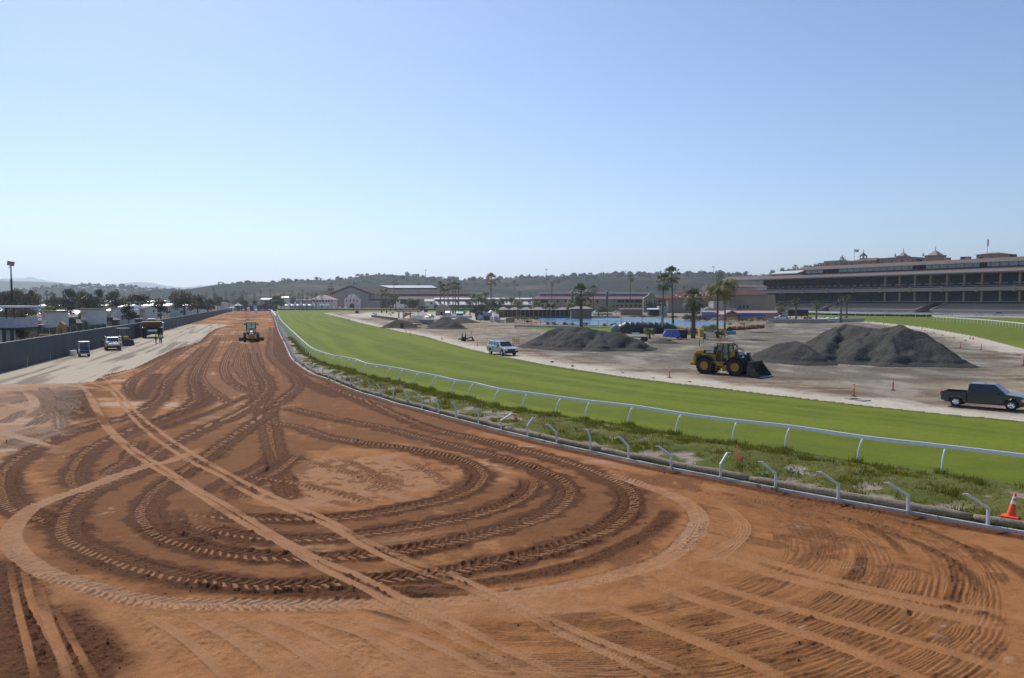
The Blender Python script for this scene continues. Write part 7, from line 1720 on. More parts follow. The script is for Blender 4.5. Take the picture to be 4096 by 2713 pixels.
for s_ in (-1,1):wheel(T,(.3,s_*.8,.36),.36,.22,M_['dark'],face=s_,spokes=0);wheel(T,(.9,s_*.8,.36),.36,.22,M_['dark'],face=s_,spokes=0)
p=G(2807,1348);T=thing('toilet_cabin','yellow portable toilet cabin behind the wheel loader','toilet cabin',(p.x,p.y,0));b=MB();b.b2((-.45,0,0),(.45,1.0,1.5));b.build('cabin',mat('toilet_yellow',(.60,.42,.05),.6),T,bevel=.04);b=MB();b.b2((-.3,-.03,.1),(.3,.0,1.35));b.build('door',mat('toilet_yellow2',(.5,.34,.05),.6),T);b=MB();b.b2((-.5,-.05,1.5),(.5,1.05,1.6));b.build('roof',TRIMW,T)
simple('utility_box','dark green utility box right of the yellow toilet cabin','box',GREENF,2814,2824,1333,150,.6,bevel=.02)
p=G(2927,1338);b=MB();b.b2((-.9,0,0),(.9,.8,.7));o=b.build('pallet_box',mat('blue_crate',(.08,.30,.50),.6));o.location=(p.x,p.y,0);tag(o,'blue and orange crate right of the round bush','crate')
p=G(2917,1330);T=thing('roller_wheel','dark wheel shaped reel above the blue crate','reel',(p.x,p.y,0));b=MB();b.lathe([(.3,-.3),(.65,-.3),(.65,.3),(.3,.3)],c=(0,0,.65),axis='Y',n=18);b.build('rim',M_['black'],T)
wl=GS([(3075,1291.5),(3175,1293),(3250,1293),(3455,1287)]);b=MB()
for a,c in zip(wl[:-1],wl[1:]):b.bar((a[0],a[1],.55),(c[0],c[1],.55),.5,1.25)
T_=tag(b.build('low_wall',mat('wall_tan',(.40,.33,.29),.9)),'long low tan wall behind the largest gravel heap','wall')
b=MB()
for a,c in zip(wl[:-1],wl[1:]):b.bar((a[0],a[1],1.22),(c[0],c[1],1.22),.7,.12)
o=b.build('coping',TRIMW,T_)
p=G(3156,1282);pickup('white pickup parked behind the left end of the low wall','pickup truck',(p.x,p.y+8,0),R(178),paint('white_pick',(.68,.70,.72)),detail=False,rimm=M_['galv'])
def tractor(u,v,rz,label,c):
 p=G(u,v);T=thing('tractor',label,'tractor',(p.x,p.y,0),rz);cm=paint('trac'+str(u),c)
 for s_ in (-1,1):wheel(T,(-.9,s_*.75,.62),.62,.35,cm,face=s_,spokes=0);wheel(T,(1.0,s_*.65,.4),.4,.25,cm,face=s_,spokes=0)
 b=MB();b.b2((-.2,-.35,.75),(1.5,.35,1.35));b.build('engine_cover',cm,T,bevel=.05);b=MB();b.b2((-1.3,-.5,.6),(1.2,.5,.85));b.build('frame',M_['dark'],T);b=MB()
 for y in (-.5,.5):b.bar((-1.1,y,.8),(-1.1,y,2.4),.08)
 b.each('roll_bar',cm,T);b=MB();b.b2((-1.4,-.6,2.4),(.2,.6,2.48));b.build('canopy',cm,T);b=MB();b.prism([(1.9,.2),(2.5,.1),(2.6,.25),(2.1,.9)],-.8,.8);b.bar((.9,.5,1.1),(2.0,.5,.5),.1);b.bar((.9,-.5,1.1),(2.0,-.5,.5),.1);b.build('bucket',cm,T)
tractor(3230,1281,R(-20),'orange red tractor with a canopy behind the low wall',(.60,.08,.03));tractor(3285,1252,R(180),'green tractor on the far dirt strip before the bleachers',(.03,.15,.06))
b=MB();p=G(3285,1281);V=[];F=[]
for i in range(25):
 for j,(dy,k)in enumerate(((-1.5,0),(-.8,.8),(0,1),(.9,.7),(1.5,0))):V.append((p.x-5.5+i*.5,p.y+dy,k*(.85+.35*math.sin(i*1.3)*math.sin(i*.5))))
for i in range(24):
 for j in range(4):F.append((i*5+j,(i+1)*5+j,(i+1)*5+j+1,i*5+j+1))
b.add(V,F);tag(b.build('white_tarpaulin',M_['white'],smooth=True),'crumpled white tarpaulin heap behind the low wall','tarpaulin')
B=BLD('video_board','back of a large black video board before the grandstand','video board',3190,345);B.box('panel',mat('black_board',(.012,.011,.012),.8),3153,3233,1240,1264,0,1.2,each=None);B.boxes('leg',M_['dark'],[(3160,3162),(3205,3207),(3228,3230)],1264,1279,.2,.8)
B=BLD('ticket_hut','small pale hut between the pink roof and the video board','hut',3138,335);B.box('wall',mat('hutw',(.42,.38,.36),.9),3127,3151,1244,1268,0,3,ground=True);B.box('red_gate',mat('red_gate',(.32,.08,.04),.8),3108,3126,1252,1272,-1,0,ground=True)
p=G(3460,1254);T=thing('work_trailer','low rust red trailer with gear and a worker in orange on the far dirt strip','trailer',(PT(3425,1252,480).x,480,0),R(170));b=MB();b.b2((-6,-1,.6),(6,1,.9));b.build('deck',M_['rust'],T);b=MB();b.bar((-5,0,.9),(-5.5,0,3),.2);b.bar((5.5,0,.9),(5.2,0,4),.25);b.bar((5.2,0,4),(1,0,2.2),.25);b.build('gear',TRIMW,T)
for x in (-4,-2.6,4):wheel(T,(x,-.9,.5),.5,.3,M_['dark'],face=-1,spokes=0)
w3=person(3406,1256,'distant worker in an orange top on the far dirt strip',M_['orange'],M_['darkcloth'],2.0);w3.location=(PT(3406,1250,470).x,470,0)
b=MB();p=G(3324,1291);b=MB()
b.b2((-2.2,0,.72),(2.2,.5,.85))
T=thing('white_bench','long white bench in front of the low tan wall','bench',(p.x,p.y-2,0));b.build('seat',M_['white'],T);b=MB()
for x in (-1.6,1.6):b.bar((x-.2,.25,0),(x,.25,.75),.1);
b.each('leg',M_['white'],T)
for k,(u0,u1,l)in enumerate(((3476,3510,'left'),(3512,3549,'right'))):
 a=G(u0,1290);c=G(u1,1290.5);T=thing('metal_hurdle',l+' low tubular metal hurdle at the corner of the far turf','hurdle',(a.x,a.y,0),0,'tubular hurdles');w=c.x-a.x;b=MB();b.tube([(0,0,0),(0,0,.9),(w,0,.9),(w,0,0)],.04,6);b.tube([(0,0,.25),(w,0,.25)],.03,6);b.build('frame',M_['galv'],T)
for a in ((1526,1160,470,24,'left palm of the leaning pair on the pale pad','fan'),(1546,1157,470,26,'right palm of the leaning pair on the pale pad','fan'),(1575,1123,760,18,'tall thin palm rising in front of the hall roof','tall'),(1562,1180,560,26,'shorter green palm right of the leaning pair','fan'),(1583,1178,560,26,'second shorter green palm beside the kiosk','fan'),(1762,1126,430,26,'leftmost of the tall palm clump by the storage hut','fan'),(1778,1136,430,28,'second of the tall palm clump by the storage hut','fan'),(1792,1134,425,28,'third of the tall palm clump by the storage hut','fan'),(1812,1128,430,28,'fourth of the tall palm clump by the storage hut','fan'),(1821,1127,435,28,'fifth of the tall palm clump by the storage hut','fan'),(1834,1131,430,26,'rightmost of the tall palm clump by the storage hut','fan'),(2207,1127,520,19,'slim tall palm in front of the blue roof stripe, left one','tall'),(2374,1141,480,36,'medium palm right of the big near lake palm','fan'),(2521,1098,480,27,'slim very tall palm beyond the lake, middle of the photo','tall'),(2060,1150,700,9,'thin far palm left of the long hall','tall'),(2079,1168,600,14,'small dark palm above the bright palms','tall'),(3186,1190,258,31,'palm standing at the left part of the low wall','fan'),(3267,1202,285,34,'palm behind the middle of the low wall','fan'),(3365,1182,262,28,'left palm of the pair behind the largest heap','fan'),(3388,1180,275,34,'right palm of the pair behind the largest heap','fan'),(3125,1208,320,40,'bushy low palm left of the video board','fan'),(2590,1147,620,10,'tiny far palm right of the tall leaning pair','tall'),(2702,1142,600,14,'small far palm just right of the leaning pair','tall'),(2735,1143,620,13,'second small far palm right of the leaning pair','tall'),(3005,1138,620,10,'tiny palm before the hill left of the grandstand','tall'),(3030,1139,620,10,'second tiny palm before the hill left of the grandstand','tall')):
 palm(a[0],a[1],a[2],a[3],a[4],a[5],lean=float(rt.normal(0,.015)),group='fan palms of the infield')
palm(1964,1091,380,50,'very tall palm with a brown dry crown left of the lake','fan',m=FRONDB)
palm(2325,1133,224,74,'big palm with a thick rough trunk in front of the lake','shag');palm(2651,1092,255,68,'left palm of the tall leaning pair at the lake shore','fan',lean=.03);palm(2694,1064,258,66,'right and tallest palm of the leaning pair at the lake shore','fan',lean=.04);palm(2775,1152,152,86,'palm with a shaggy trunk behind the wheel loader','shag')
palm(2872,1126,154,108,'feathery palm just left of the cab roof of the loader, nearer one','queen',m=FRONDY);palm(2902,1104,190,96,'taller feathery palm behind the nearer one','queen',m=FRONDY);palm(2599,1307,150,44,'small yellowish palm in the black net corner','queen',m=FRONDY)
palm(1652,1186,560,52,'dense round date palm in front of the hall','date');
for u,vt,Y,w,l,mm in ((1905,1168,420,50,'feathery palm right of the palm clump','',),(1925,1180,400,46,'second feathery palm right of the palm clump',''),(1880,1200,400,30,'small feathery palm over the dark hut',''),(2012,1188,430,36,'feathery palm above the pavilion roofs, left one',''),(2045,1184,430,34,'feathery palm above the pavilion roofs, second one',''),(2072,1196,300,42,'bright yellow green feathery palm before the pavilion','y'),(2148,1200,360,34,'yellowish feathery palm on the pavilion roofs','y'),(2200,1205,340,44,'feathery palm in front of the pavilion middle',''),(2300,1190,360,60,'broad feathery palm touching the left of the big near palm',''),(2285,1205,345,44,'lower feathery palm left of the big near palm','y'),(2345,1205,350,40,'feathery palm right under the big near crown','y'),(2395,1230,370,26,'small palm by the green parasol',''),(2430,1226,360,14,'tiny young palm near the silo','y'),(1942,1165,480,24,'thin feathery palm behind the tall brown palm','')):
 palm(u,vt,Y,w,l,'queen',m=FRONDY if mm else None,group='feathery palms of the infield')
for a in ((1692,1222,52,400,'low dark spreading tree behind the pink sail','dark'),(1925,1215,50,380,'dark tree mass left of the pavilion','dark'),(1960,1225,44,360,'green tree in front of the tall brown palm','olive'),(1900,1222,36,360,'dark tree over the container','dark'),(1985,1200,50,480,'grey green tree in the clump behind the pavilion','grey'),(1955,1190,46,480,'broad grey green tree in the clump behind the pavilion','grey'),(2000,1235,40,340,'bright green shrub like tree at the pavilion corner','bright'),(1848,1236,30,360,'bright green shrub like tree by the white roofed shed','bright'),(2640,1195,50,480,'dark trees before the gabled facade','dark'),(2600,1205,30,480,'small tree left of the gabled facade','dark'),(2410,1226,24,380,'small olive tree near the cars beyond the lake','olive')):
 tree(a[0],a[1],a[2],a[3],a[4],a[5],'trees of the infield')
for u,vt,w,l in ((1702,1081,9,'left far stadium light mast on the skyline'),(2185,1078,10,'middle far stadium light mast on the skyline'),(2854,1068,11,'right far stadium light mast on the skyline')):light_mast(u,vt,1150,l,4,w,r=.35)
light_mast(2456,1173,520,'small floodlight mast in front of the long hall',2,8);light_mast(2130,1180,520,'small twin lamp mast left of the long hall',2,8)
for u,vt,Y,l in ((2121,1175,560,'right wooden pole of the two left of the long hall'),(2115,1195,560,'left wooden pole of the two left of the long hall'),(644,1175,420,'thin wire mast in front of the second dome shaped tree')):p=PT(u,vt,Y);b=MB();b.tube([(0,0,0),(0,0,p.z)],.18,6);o=b.build('utility_pole',M_['wood']if Y>500 else M_['galv']);o.location=(p.x,Y,0);tag(o,l,'pole')
def pylon(u,vt,Y,label):
 p=PT(u,vt,Y);T=thing('power_pylon',label,'pylon',(p.x,Y,p.z-42),0,'power pylons on the hills');b=MB()
 for sx in (-1,1):b.bar((sx*4,0,0),(sx*.5,0,42),.6)
 for k in range(6):b.bar((-4+.55*k,0,7*k),(4-.55*(k+1),0,7*(k+1)),.35)
 b.build('lattice',M_['galv'],T);b=MB()
 for z in (28,34,39):b.bar((-6,0,z),(6,0,z),.5)
 b.each('crossarm',M_['galv'],T)
pylon(1319,1113,2080,'power pylon on the ridge above the bell tower');pylon(1686,1104,2080,'power pylon left of the left skyline light mast');pylon(636,1143,2500,'left pylon of the pair on the low hill');pylon(788,1148,2500,'right pylon of the pair on the low hill')
# ================================================================ grandstand
ST_T=mat('stand_concrete',(.38,.295,.225),.9,var=.06,scale=.3);ST_P=mat('stand_pale',(.37,.295,.235),.85);SEAT=mat('shaded_blue_seats',(.018,.026,.05),.6,var=.35,scale=.8);STD=mat('stand_shadow',(.014,.011,.011),.9);ALU=mat('bench_alu',(.34,.31,.28),.7);SG=mat('suite_glass',(.10,.17,.20),.08,spec=1.0);RT=mat('stand_roof_tile',(.19,.098,.072),.85,var=.12,scale=.6)  # seat and interior colours darkened to carry the shade inside the stand
e0=PT(3014,1112,551);tdir=Vector((253-170,388-551,0)).normalized();ndir=Vector((-tdir.y,tdir.x,0));O=Vector((e0.x,e0.y,0))-ndir*12
T=thing('grandstand','huge tan racecourse grandstand with two seating decks and a red tiled roof','grandstand',tuple(O),math.atan2(tdir.y,tdir.x))
L=330.0
def gbox(part,m,s0,s1,d0,d1,z0,z1,bevel=0):b=MB();b.b2((s0,d0,z0),(s1,d1,z1));return b.build(part,m,T,bevel=bevel)
secs=[(-26,34,'a'),(39,70,'b'),(76,134,'c'),(142,196,'d'),(205,262,'e'),(270,330,'f')]
for s0,s1,k in secs:
 gbox('front_wall',ST_P,s0,s1,0,.5,0,2.5)
 gbox('wall_coping',TRIMW,s0,s1,-.15,.65,2.5,2.75)
 b=MB();n=12
 for i in range(n):b.b2((s0,.5+i*1.1,0),(s1,.5+(i+1)*1.1,2.1+i*.33))
 b.build('bleacher_step',ST_T,T);b=MB()
 for i in range(n):b.b2((s0+1,.95+i*1.1,2.1+i*.33+.28),(s1-1,1.3+i*1.1,2.1+i*.33+.36))
 b.each('bench',ALU,T);b=MB()
 for s_ in (s0,s1-.6):b.prism([(0,0),(14,0),(14,6.6),(0,2.8)],s_,s_+.6,'X')
 b.each('end_wall',ST_T,T)
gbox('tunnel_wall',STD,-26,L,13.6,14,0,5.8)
b=MB();b.prism([(13.7,5.6),(13.7,6.0),(26,11.8),(26,5.6)],0,L,'X');b.build('lower_seating',SEAT,T)
b=MB()
for k in range(33):
 s_=2+9.6*k;b.b2((s_,16.5,5.9),(s_+7,17.5,7.5+.4*(k%2)))
b.each('box_wall',ST_T,T)
SR=mat('shaded_seat_row_blue',(.022,.028,.05),.6,var=.5,scale=1.2)  # seat blue kept extra dark, shade under the decks painted in
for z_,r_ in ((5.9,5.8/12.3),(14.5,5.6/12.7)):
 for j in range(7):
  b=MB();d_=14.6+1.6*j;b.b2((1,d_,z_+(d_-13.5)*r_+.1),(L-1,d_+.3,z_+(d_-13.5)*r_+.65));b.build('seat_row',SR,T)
for z_,d_ in ((15.2,12.8),(6.9,14.2)):b=MB();b.bar((-6,d_,z_),(L,d_,z_),.1);b.build('railing',M_['galv'],T)
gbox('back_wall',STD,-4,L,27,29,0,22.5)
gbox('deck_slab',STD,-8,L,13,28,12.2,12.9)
gbox('deck_fascia',ST_P,-8,L,12.6,13.2,12.6,14.6)
b=MB();b.prism([(13.3,14.0),(13.3,14.6),(26,20.2),(26,14.0)],0,L,'X');b.build('upper_seating',SEAT,T)
b=MB()
for k in range(33):s_=2+9.6*k;b.b2((s_,17.2,15.2),(s_+7,18,17.0))
b.each('box_wall',ST_T,T)
b=MB()
for k in range(16):b.b2((9.6*2*k+5,12.2,12.2),(9.6*2*k+6.4,12.6,15.0))
b.each('fascia_pier',TAN,T)
for k in range(34):
 s_=6+9.6*k
 if s_>L:break
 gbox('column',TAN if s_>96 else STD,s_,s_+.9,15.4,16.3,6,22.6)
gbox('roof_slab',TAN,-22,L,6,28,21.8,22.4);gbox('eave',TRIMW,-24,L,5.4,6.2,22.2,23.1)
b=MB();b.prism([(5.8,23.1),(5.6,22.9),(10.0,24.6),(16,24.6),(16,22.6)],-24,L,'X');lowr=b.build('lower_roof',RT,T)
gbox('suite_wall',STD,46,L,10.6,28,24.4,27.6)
b=MB();g0=48
for k,(a_,l_)in enumerate(((0,14),(26,50),(84,30),(118,26),(150,34),(190,40),(236,40))):b.b2((g0+a_,10.2,24.9),(g0+a_+l_,10.5,27.3))
gl=b.each('suite_glazing',SG,T);b=MB()
for k in range(60):s_=48+4.6*k;b.b2((s_,10.05,24.9),(s_+.18,10.2,27.3))
b.each('mullion',M_['dark'],T)
b=MB();b.prism([(8.6,27.3),(8.4,27.6),(13,29.3),(20,29.3),(28,27.8),(28,27.2)],42,L,'X');b.build('upper_roof',RT,T);gbox('upper_eave',TRIMW,41.5,L,8.1,8.7,27.1,27.5)
b=MB();b.prism([(9,25.0),(9,25.6),(18,27.6),(22,26),(22,25)],18,42,'X');b.build('white_canopy',TRIMW,T)
def on(s_,d):q_=O+tdir*s_+ndir*d;return q_
def srange(u,d):      # run along the stand that projects to picture column u
 k=(u-CX)/FPX;a=O+ndir*d;return(k*a.y-a.x)/(tdir.x-k*tdir.y)
def zat(v,s_,d):return H-(v-V0)/FPX*on(s_,d).y
def roofbox(name,label,cat,u0,u1,vt,d,D,m,roofm=None,vr=None,z0=26.0,group=None):
 s0,s1=srange(u0,d),srange(u1,d);zt=zat(vt,(s0+s1)/2,d);q_=on(s0,d);T2=thing(name,label,cat,tuple(q_),math.atan2(tdir.y,tdir.x),group);w=s1-s0;b=MB();b.b2((0,0,z0),(w,D,zt));b.build('wall',m,T2)
 if roofm:
  zr=zat(vr,(s0+s1)/2,d);b=MB();b.add([(-1,-1,zt),(w+1,-1,zt),(w+1,D+1,zt),(-1,D+1,zt),(w*.3,D/2,zr),(w*.7,D/2,zr)],[(0,1,5,4),(1,2,5),(2,3,4,5),(3,0,4),(3,2,1,0)]);b.build('roof',roofm,T2)
 b=MB();nwin=max(2,int(w/6))
 for k in range(nwin):x=w*(k+.5)/nwin;b.b2((x-.7,-.08,zt-3.0),(x+.7,0,zt-1.2))
 b.each('window',WIN,T2);return T2,w,zt
roofbox('rooftop_block','flat tan block on the grandstand roof, leftmost one','building',3290,3354,1044,24,12,ST_T);roofbox('rooftop_block','lower tan block left of the leftmost rooftop block','building',3275,3300,1053,25,10,ST_P);roofbox('rooftop_block','pale distant block beyond the left end of the stand roof','building',3133,3170,1080,40,12,ST_P)
roofbox('rooftop_pavilion','rooftop pavilion with a red hip roof under a small cupola','building',3384,3498,1046,26,18,ST_T,RT,1032)
roofbox('rooftop_pavilion','long rooftop building with narrow windows between cupola and turrets','building',3504,3625,1033,28,16,ST_P,RT,1027);roofbox('rooftop_tower','square rooftop tower with a red hip roof and the right flag','tower',3898,3980,1019,26,14,ST_T,RT,1010)
def cupola(u,d,vb,vt,wpx,label,roofm,turret=False):
 s_=srange(u,d);q_=on(s_,d);k=q_.y/FPX;w=wpx*k*1.1;zb,zt=zat(vb,s_,d)-1,zat(vt,s_,d);T2=thing('cupola',label,'cupola',tuple(q_),math.atan2(tdir.y,tdir.x));hh=zt-zb;b=MB()
 for sx in (-1,1):
  for sy in (-1,1):b.b2((sx*w/2-.25,sy*w/2-.25,zb),(sx*w/2+.25,sy*w/2+.25,zb+hh*.5))
 b.each('corner_post',ST_P,T2);b=MB();b.b2((-w/2+.3,-w/2+.3,zb-2),(w/2-.3,w/2-.3,zb+hh*(.43 if turret else .18)));b.build('base',ST_P,T2);b=MB();b.b2((-w*.56,-w*.56,zb+hh*.42),(w*.56,w*.56,zb+hh*.5));b.build('cornice',ST_P,T2)
 b=MB();a=w*(.42 if turret else .55);z0=zb+hh*.5;b.add([(-a,-a,z0),(a,-a,z0),(a,a,z0),(-a,a,z0),(0,0,zb+hh*.86)],[(0,1,4),(1,2,4),(2,3,4),(3,0,4),(3,2,1,0)]);b.build('roof',roofm,T2);b=MB();b.tube([(0,0,zb+hh*.84),(0,0,zt+1)],.12,6);b.lathe([(.001,-.3),(.35,0),(.001,.3)],c=(0,0,zb+hh*.9),n=8);b.build('finial',M_['dark'],T2)
 if turret:
  b=MB()
  for sx in (-1,1):b.lathe([(.2,0),(.6,.5),(.25,1.2),(.4,1.6),(.001,2.2)],c=(sx*w*.62,-w*.62,zb+hh*.44),n=8)
  b.each('urn',ST_P,T2)
cupola(3448,33,1034,1006,15,'small red roofed cupola on the rooftop pavilion',RT);cupola(3607,34,1042,1002,30,'left stone turret with urns on the grandstand roof',mat('stone_roof',(.38,.33,.28),.9),True);cupola(3735,30,1045,993,46,'right stone turret with urns on the grandstand roof',mat('stone_roof2',(.38,.33,.28),.9),True)
def flag(u,vb,vt,label,cols,hang=False,d=26):
 s_=srange(u,d);q_=on(s_,d);zb,zt=zat(vb,s_,d)-2,zat(vt,s_,d);T2=thing('flagpole',label,'flagpole',tuple(q_));b=MB();b.tube([(0,0,zb),(0,0,zt)],.12,6);b.build('pole',M_['galv'],T2);n=10;hgt=(zt-zb)*.2;ln=hgt*(1.6 if not hang else .3)
 b=MB();V=[];F=[]
 for i in range(n+1):
  for j in (0,1):V.append((i/n*ln,.15*math.sin(i*1.1),zt-.3-j*(hgt if not hang else hgt*1.9)-.1*i/n))
 for i in range(n):F.append((2*i,2*i+2,2*i+3,2*i+1))
 b.add(V,F);b.build('flag',cols,T2,fix=False)
 if not hang:b=MB();b.b2((ln*.35,-.05,zt-.3-hgt*.75),(ln*.7,.2,zt-.3-hgt*.3));b.build('emblem',M_['red'],T2)
flag(3412,1040,997,'flagpole with a white flag bearing a red emblem',M_['white']);flag(3941,1012,957,'flagpole with a limp red flag on the square rooftop tower',mat('limp_flag',(.35,.05,.08),.7),True,d=33)
for k,(u,w)in enumerate(((3670,14),(3785,15),(3847,15),(3866,14),(4045,18),(3640,12))):
 s_=srange(u,20);q_=on(s_,20);ww=w*q_.y/FPX;b=MB();b.b2((-ww/2,-1.2,28.6),(ww/2,1.2,31.0));o=b.build('roof_vent',M_['dark']if k%2==0 else ST_P);o.location=q_;o.rotation_euler=(0,0,math.atan2(tdir.y,tdir.x));tag(o,('first','second','third','fourth','fifth','sixth')[k]+' small vent box on the grandstand roof','vent','roof vents of the grandstand')
for a in ((3370,1027,34,720,'dark green tree behind the leftmost rooftop block','dark'),(3090,1083,26,900,'left round tree above the left end of the stand','dark'),(3130,1074,22,900,'middle round tree above the left end of the stand','dark'),(3150,1077,26,900,'low round tree beside the middle one above the stand','dark'),(3195,1066,50,900,'broad tree behind the white canopy of the stand','grey'),(3258,1065,12,900,'tiny tree poking over the stand roof','dark'),(2881,1089,40,1500,'group of tall trees on the ridge near the right mast','dark')):tree(a[0],a[1],a[2],a[3],a[4],a[5],'trees behind the grandstand')
for k,(u,v,c,l,wag)in enumerate(((3548,1257,(.35,.40,.45),'grey blue van on the apron, leftmost of the row',True),(3632,1258,(.25,.32,.36),'teal grey car beside the pale van on the apron',False),(3651,1257,(.5,.52,.55),'pale van in the middle of the apron row',True),(3710,1259,(.20,.05,.05),'dark red van at the gap in the bleachers',True),(3753,1262,(.6,.63,.66),'white car left of the blue one on the apron',False),(3775,1262,(.05,.10,.28),'dark blue car on the apron',True),(3795,1263,(.10,.12,.2),'navy car right of the dark blue one',False),(3915,1268,(.03,.04,.05),'low dark car just behind the white rail',False),(3238,1252,(.4,.45,.5),'pale car half hidden by the video board',True))):
 p=PT(u,v,1);q_=G(u,v+3);s_=srange(u,-9);q_=on(s_,-9);car(l,(q_.x,q_.y,0),R(-63+180*(k%2)),paint('apron_car'+str(k),c),group='vehicles on the grandstand apron',wagon=wag)
s_=srange(3995,-6);q_=on(s_,-6);pickup('dark pickup with a loaded bed below the bleachers at the right','pickup truck',(q_.x,q_.y,0),R(120),paint('dark_pick2',(.03,.045,.045)),detail=False)
simple('soccer_frame','tiny orange cone like marker before the bleachers wall','marker',M_['orange'],3934,3939,1256,400,.5)
# ================================================================ hills
def hill(name,prof,Y,depth,m,base=None,seed=1,rough=6.0,nu=160,nd=26):
 """ridge drawn by profile points (u, v) at distance Y, falling to the plain `depth` nearer"""
 prof=np.array(prof,float);us=np.linspace(prof[0,0],prof[-1,0],nu);vs=np.interp(us,prof[:,0],prof[:,1])
 V=[];
 for j in range(nd):
  t_=j/(nd-1)
  for u,v in zip(us,vs):
   p=PT(u,v,Y);y=Y-depth*(1-t_)if t_<=1 else Y
   V.append([p.x,y,max(p.z,2)*(math.sin(t_*math.pi/2)**1.3)])
 V=np.array(V).reshape(nd,nu,3)
 tt=np.linspace(0,1,nd)[:,None]
 g=fbm(V[...,0]/150,V[...,1]/240,seed,4)-.5
 V[...,2]+=g*V[...,2].max()*.35*np.sin(tt*math.pi)+(fbm(V[...,0]/40,V[...,1]/40,seed+3,3)-.5)*rough*tt*(tt<.999)
 V[0,:,2]=-3
 back=V[-1].copy();back[:,1]+=depth;back[:,2]=-3;V=np.concatenate([V,back[None]],0);nd+=1
 ids=np.arange(nd*nu).reshape(nd,nu);F=np.stack([ids[:-1,:-1],ids[:-1,1:],ids[1:,1:],ids[1:,:-1]],-1).reshape(-1,4)
 o=struct(npmesh(name,V.reshape(-1,3),F,m,smooth=True));return V[:-1]
def scrub(name,a,b_,dry,s=1.0,amt=.7):
 m,t,bs=new_mat(name);pos=t.nodes.new('ShaderNodeNewGeometry').outputs['Position']
 c=mixc(t,mrange(t,noise(t,pos,.035*s,5.0,.7),.35,.65),a,b_);mp=N(t,'ShaderNodeMapping');mp.inputs['Scale'].default_value=(.004*s,.004*s,.03*s);t.links.new(pos,mp.inputs[0])
 c=mixc(t,mrange(t,noise(t,mp.outputs[0],1.0,4.0,.65),.52,.66,0,amt),c,dry);t.links.new(c,bs.inputs['Base Color']);bs.inputs['Roughness'].default_value=1;bs.inputs['Specular IOR Level'].default_value=.05
 bn=N(t,'ShaderNodeBump',Strength=1.0,Distance=6.0);t.links.new(noise(t,pos,.06*s,5.0,.75),bn.inputs['Height']);t.links.new(bn.outputs[0],bs.inputs['Normal']);return m
H1=scrub('scrub_hill',(.018,.026,.016),(.045,.052,.032),(.20,.155,.10),amt=.6);H2=scrub('far_hill',(.05,.06,.045),(.08,.085,.06),(.2,.18,.13),.5,.3);H3=scrub('mountain',(.05,.055,.06),(.07,.075,.08),(.09,.09,.09),.2,.2)
V1=hill('scrub_hill',[(820,1190),(900,1172),(985,1160),(1060,1143),(1120,1139),(1300,1134),(1420,1123),(1540,1116),(1700,1119),(1850,1123),(1960,1120),(2100,1112),(2250,1110),(2400,1102),(2600,1099),(2800,1102),(2950,1106),(3010,1118),(3080,1102),(3200,1075),(3300,1060),(3500,1050),(3900,1060),(4600,1075)],2100,900,H1,seed=3)
V2=hill('low_hill',[(-500,1215),(60,1209),(160,1200),(230,1165),(260,1158),(330,1147),(420,1146),(560,1150),(700,1158),(800,1162),(900,1164),(1040,1172),(1200,1185)],2600,700,H1,seed=9)
V3=hill('blue_hill',[(-900,1120),(0,1128),(120,1127),(240,1132),(330,1142),(420,1158),(520,1175),(700,1190)],5200,1800,H2,seed=15,rough=12)
hill('distant_mountain',[(-900,1120),(-200,1120),(0,1122),(25,1117),(70,1126),(200,1150)],9000,2000,H3,seed=17,rough=10)
hill('distant_mountain',[(-100,1140),(40,1115),(110,1113),(135,1110),(160,1118),(230,1129),(420,1158)],14500,1500,H3,seed=18,rough=20)
hill('distant_mountain',[(300,1170),(360,1148),(400,1147),(470,1146),(520,1138),(570,1129),(610,1132),(680,1146),(760,1152),(820,1146),(880,1138),(930,1142),(990,1158),(1060,1175)],12500,1500,H3,seed=19,rough=20)
def clumps(name,label,pts,r,m,n=26):
 pts=np.array(pts);k=len(pts);idx=np.repeat(np.arange(k),n);d=rt.normal(0,1,(k*n,3));d/=np.linalg.norm(d,axis=1)[:,None];rr=np.repeat(r,n)
 P=pts[idx]+d*rr[:,None]*(.6+.5*rt.random((k*n,1)))*np.array([1,1,.8])+np.array([0,0,.5])*rr[:,None]
 nn=d+rt.normal(0,.5,d.shape);a=np.cross(nn,rt.normal(0,1,d.shape));a/=np.linalg.norm(a,axis=1)[:,None];b_=np.cross(d,a);s=rr[:,None]*.42
 V=np.stack([P-a*s,P-b_*s,P+a*s,P+b_*s],1).reshape(-1,3);o=npmesh(name,V,np.arange(k*n*4).reshape(-1,4),m);tag(o,label,'trees',kind='stuff');return o
def scatter_on(V,n,t0,t1,pw=1.0):
 nd,nu,_=V.shape;j=(t0+(t1-t0)*rt.random(n)**pw)*(nd-1);i=rt.random(n)*(nu-2);j0=np.clip(j.astype(int),0,nd-2);i0=i.astype(int);fj=(j-j0)[:,None];fi=(i-i0)[:,None]
 return V[j0,i0]*(1-fj)*(1-fi)+V[j0+1,i0]*fj*(1-fi)+V[j0,i0+1]*(1-fj)*fi+V[j0+1,i0+1]*fj*fi
P=np.concatenate([scatter_on(V1,420,.93,1.0),scatter_on(V1,500,.55,.95)]);clumps('hillside_trees','scattered round trees and scrub on the slope and skyline of the long hill',P,2.5+5*rt.random(len(P))**2,leafmat('hill_tree',(.045,.055,.028),scale=.02))
P=np.concatenate([scatter_on(V2,260,.7,1.0),scatter_on(V2,300,.25,.9)]);clumps('low_hill_trees','dark trees dotted over the low hill behind the barns',P,3+6*rt.random(len(P))**2,leafmat('hill_tree_far',(.045,.055,.03),scale=.02))
rows=[]
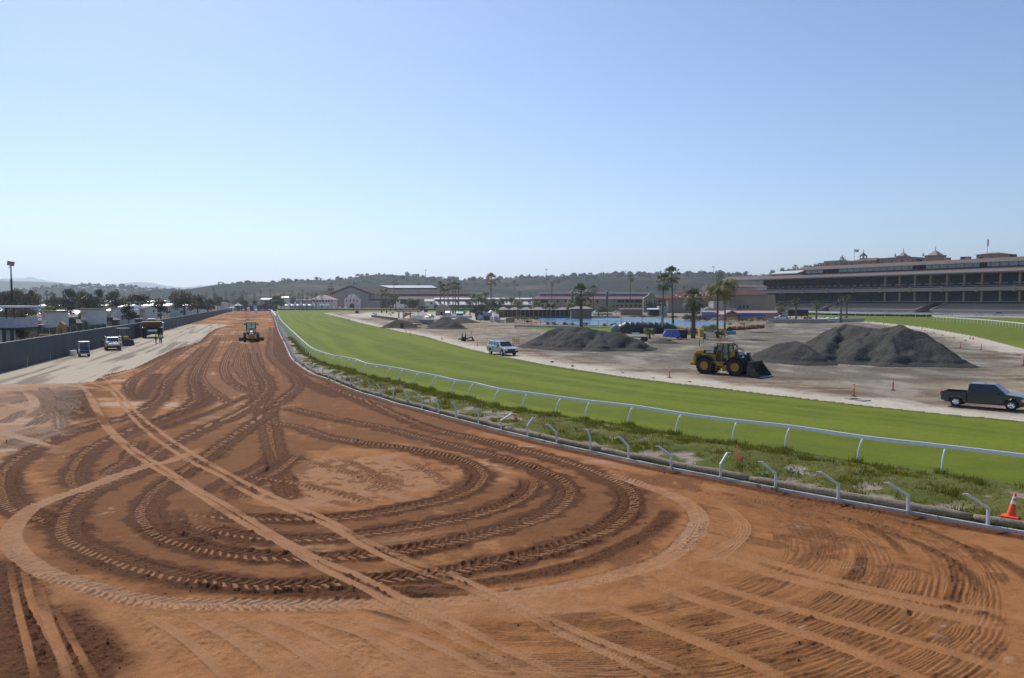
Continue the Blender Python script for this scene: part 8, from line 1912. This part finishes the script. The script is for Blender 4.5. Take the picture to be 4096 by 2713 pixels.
for k in range(520):
 Y=1000+450*rt.random();u=-150+4300*rt.random();p=PT(u,1200,Y);rows.append((p.x,Y,1.5))
clumps('plain_trees','far off belt of mixed trees and scrub at the foot of the hills',rows,2.5+4*rt.random(len(rows))**2,leafmat('plain_tree',(.055,.065,.035),scale=.02),34)
hw=[mat('house_wall',(.52,.46,.40),.9),mat('house_wall_pink',(.48,.36,.30),.9)];hr=mat('house_roof',(.30,.17,.13),.9);hrg=mat('house_roof_grey',(.42,.40,.38),.8)
def house_proto(k):
 T=bpy.data.objects.new('house',None);COL.objects.link(T);b=MB();b.b2((-6,-5,-3),(6,5,5));b.build('wall',hw[k%2],T)
 b=MB();b.add([(-7,-6,5),(7,-6,5),(7,6,5),(-7,6,5),(-3,0,8),(3,0,8)],[(0,1,5,4),(1,2,5),(2,3,4,5),(3,0,4),(3,2,1,0)]);b.build('roof',hr if k<2 else hrg,T)
 b=MB()
 for x in (-4,0,4):b.b2((x-.9,-5.06,1.2),(x+.9,-5,3))
 b.each('window',WIN,T);return T
HP={}
def house(p,s,k,label,group):
 if k not in HP:o=HP[k]=house_proto(k)
 else:o=dup(HP[k])
 o.location=p;o.scale=(s,s,s);o.rotation_euler=(0,0,rt.normal(0,.5));tag(o,label,'house',group)
us=np.linspace(2080,2990,58)
for i,u in enumerate(us):
 v=float(np.interp(u,[1960,2100,2250,2400,2600,2800,2950,3010],[1120,1112,1110,1102,1099,1102,1106,1118]));p=PT(u+rt.normal(0,3),v,2090);house((p.x,2090,p.z-1),.55+.25*rt.random(),int(rt.integers(3)),'tan house in the dense row along the skyline of the long hill','houses along the skyline')
for u,v in ((1520,1133),(1545,1136),(1570,1137),(1600,1134),(1622,1132),(1645,1138),(1500,1137),(1660,1130),(1700,1134)):p=PT(u,v,1950);house((p.x,1950,p.z),.8,2+0*i,'pale roofed house among trees below the skyline behind the big pavilion','houses below the skyline')
for u,v in ((320,1155),(335,1158),(352,1154),(380,1160),(420,1163),(470,1160),(500,1166),(545,1158),(600,1165),(640,1160),(700,1170),(760,1168),(1190,1165),(1165,1160)):p=PT(u,v,2350);house((p.x,2350,p.z),.8,2,'pale house dotted on the low hill behind the barns','houses on the low hill')
for u in list(range(1040,1700,26)):
 v=float(np.interp(u,[1040,1120,1300,1420,1540,1700],[1146,1139,1134,1123,1116,1119]));uu=u+rt.normal(0,6);zg=PT(uu,v,2080).z-3
 palm(uu,v-7-5*rt.random(),2080,7,'tiny palm standing up on the skyline of the long hill','tall',zb=zg,group='palms on the skyline')
# ================================================================ haze
hz=MB();hz.b2((-16000,-400,-4),(16000,17000,620))
m,t,b=new_mat('haze_air');t.nodes.remove(b)
pv=N(t,'ShaderNodeVolumePrincipled');pv.inputs['Color'].default_value=(.78,.88,1,1)
pv.inputs['Density'].default_value=1.05e-4;pv.inputs['Anisotropy'].default_value=.45
t.links.new(pv.outputs[0],t.nodes['Material Output'].inputs['Volume'])
h=hz.build('haze',m);tag(h,'thin pale blue summer haze over the far hills','haze',kind='stuff')
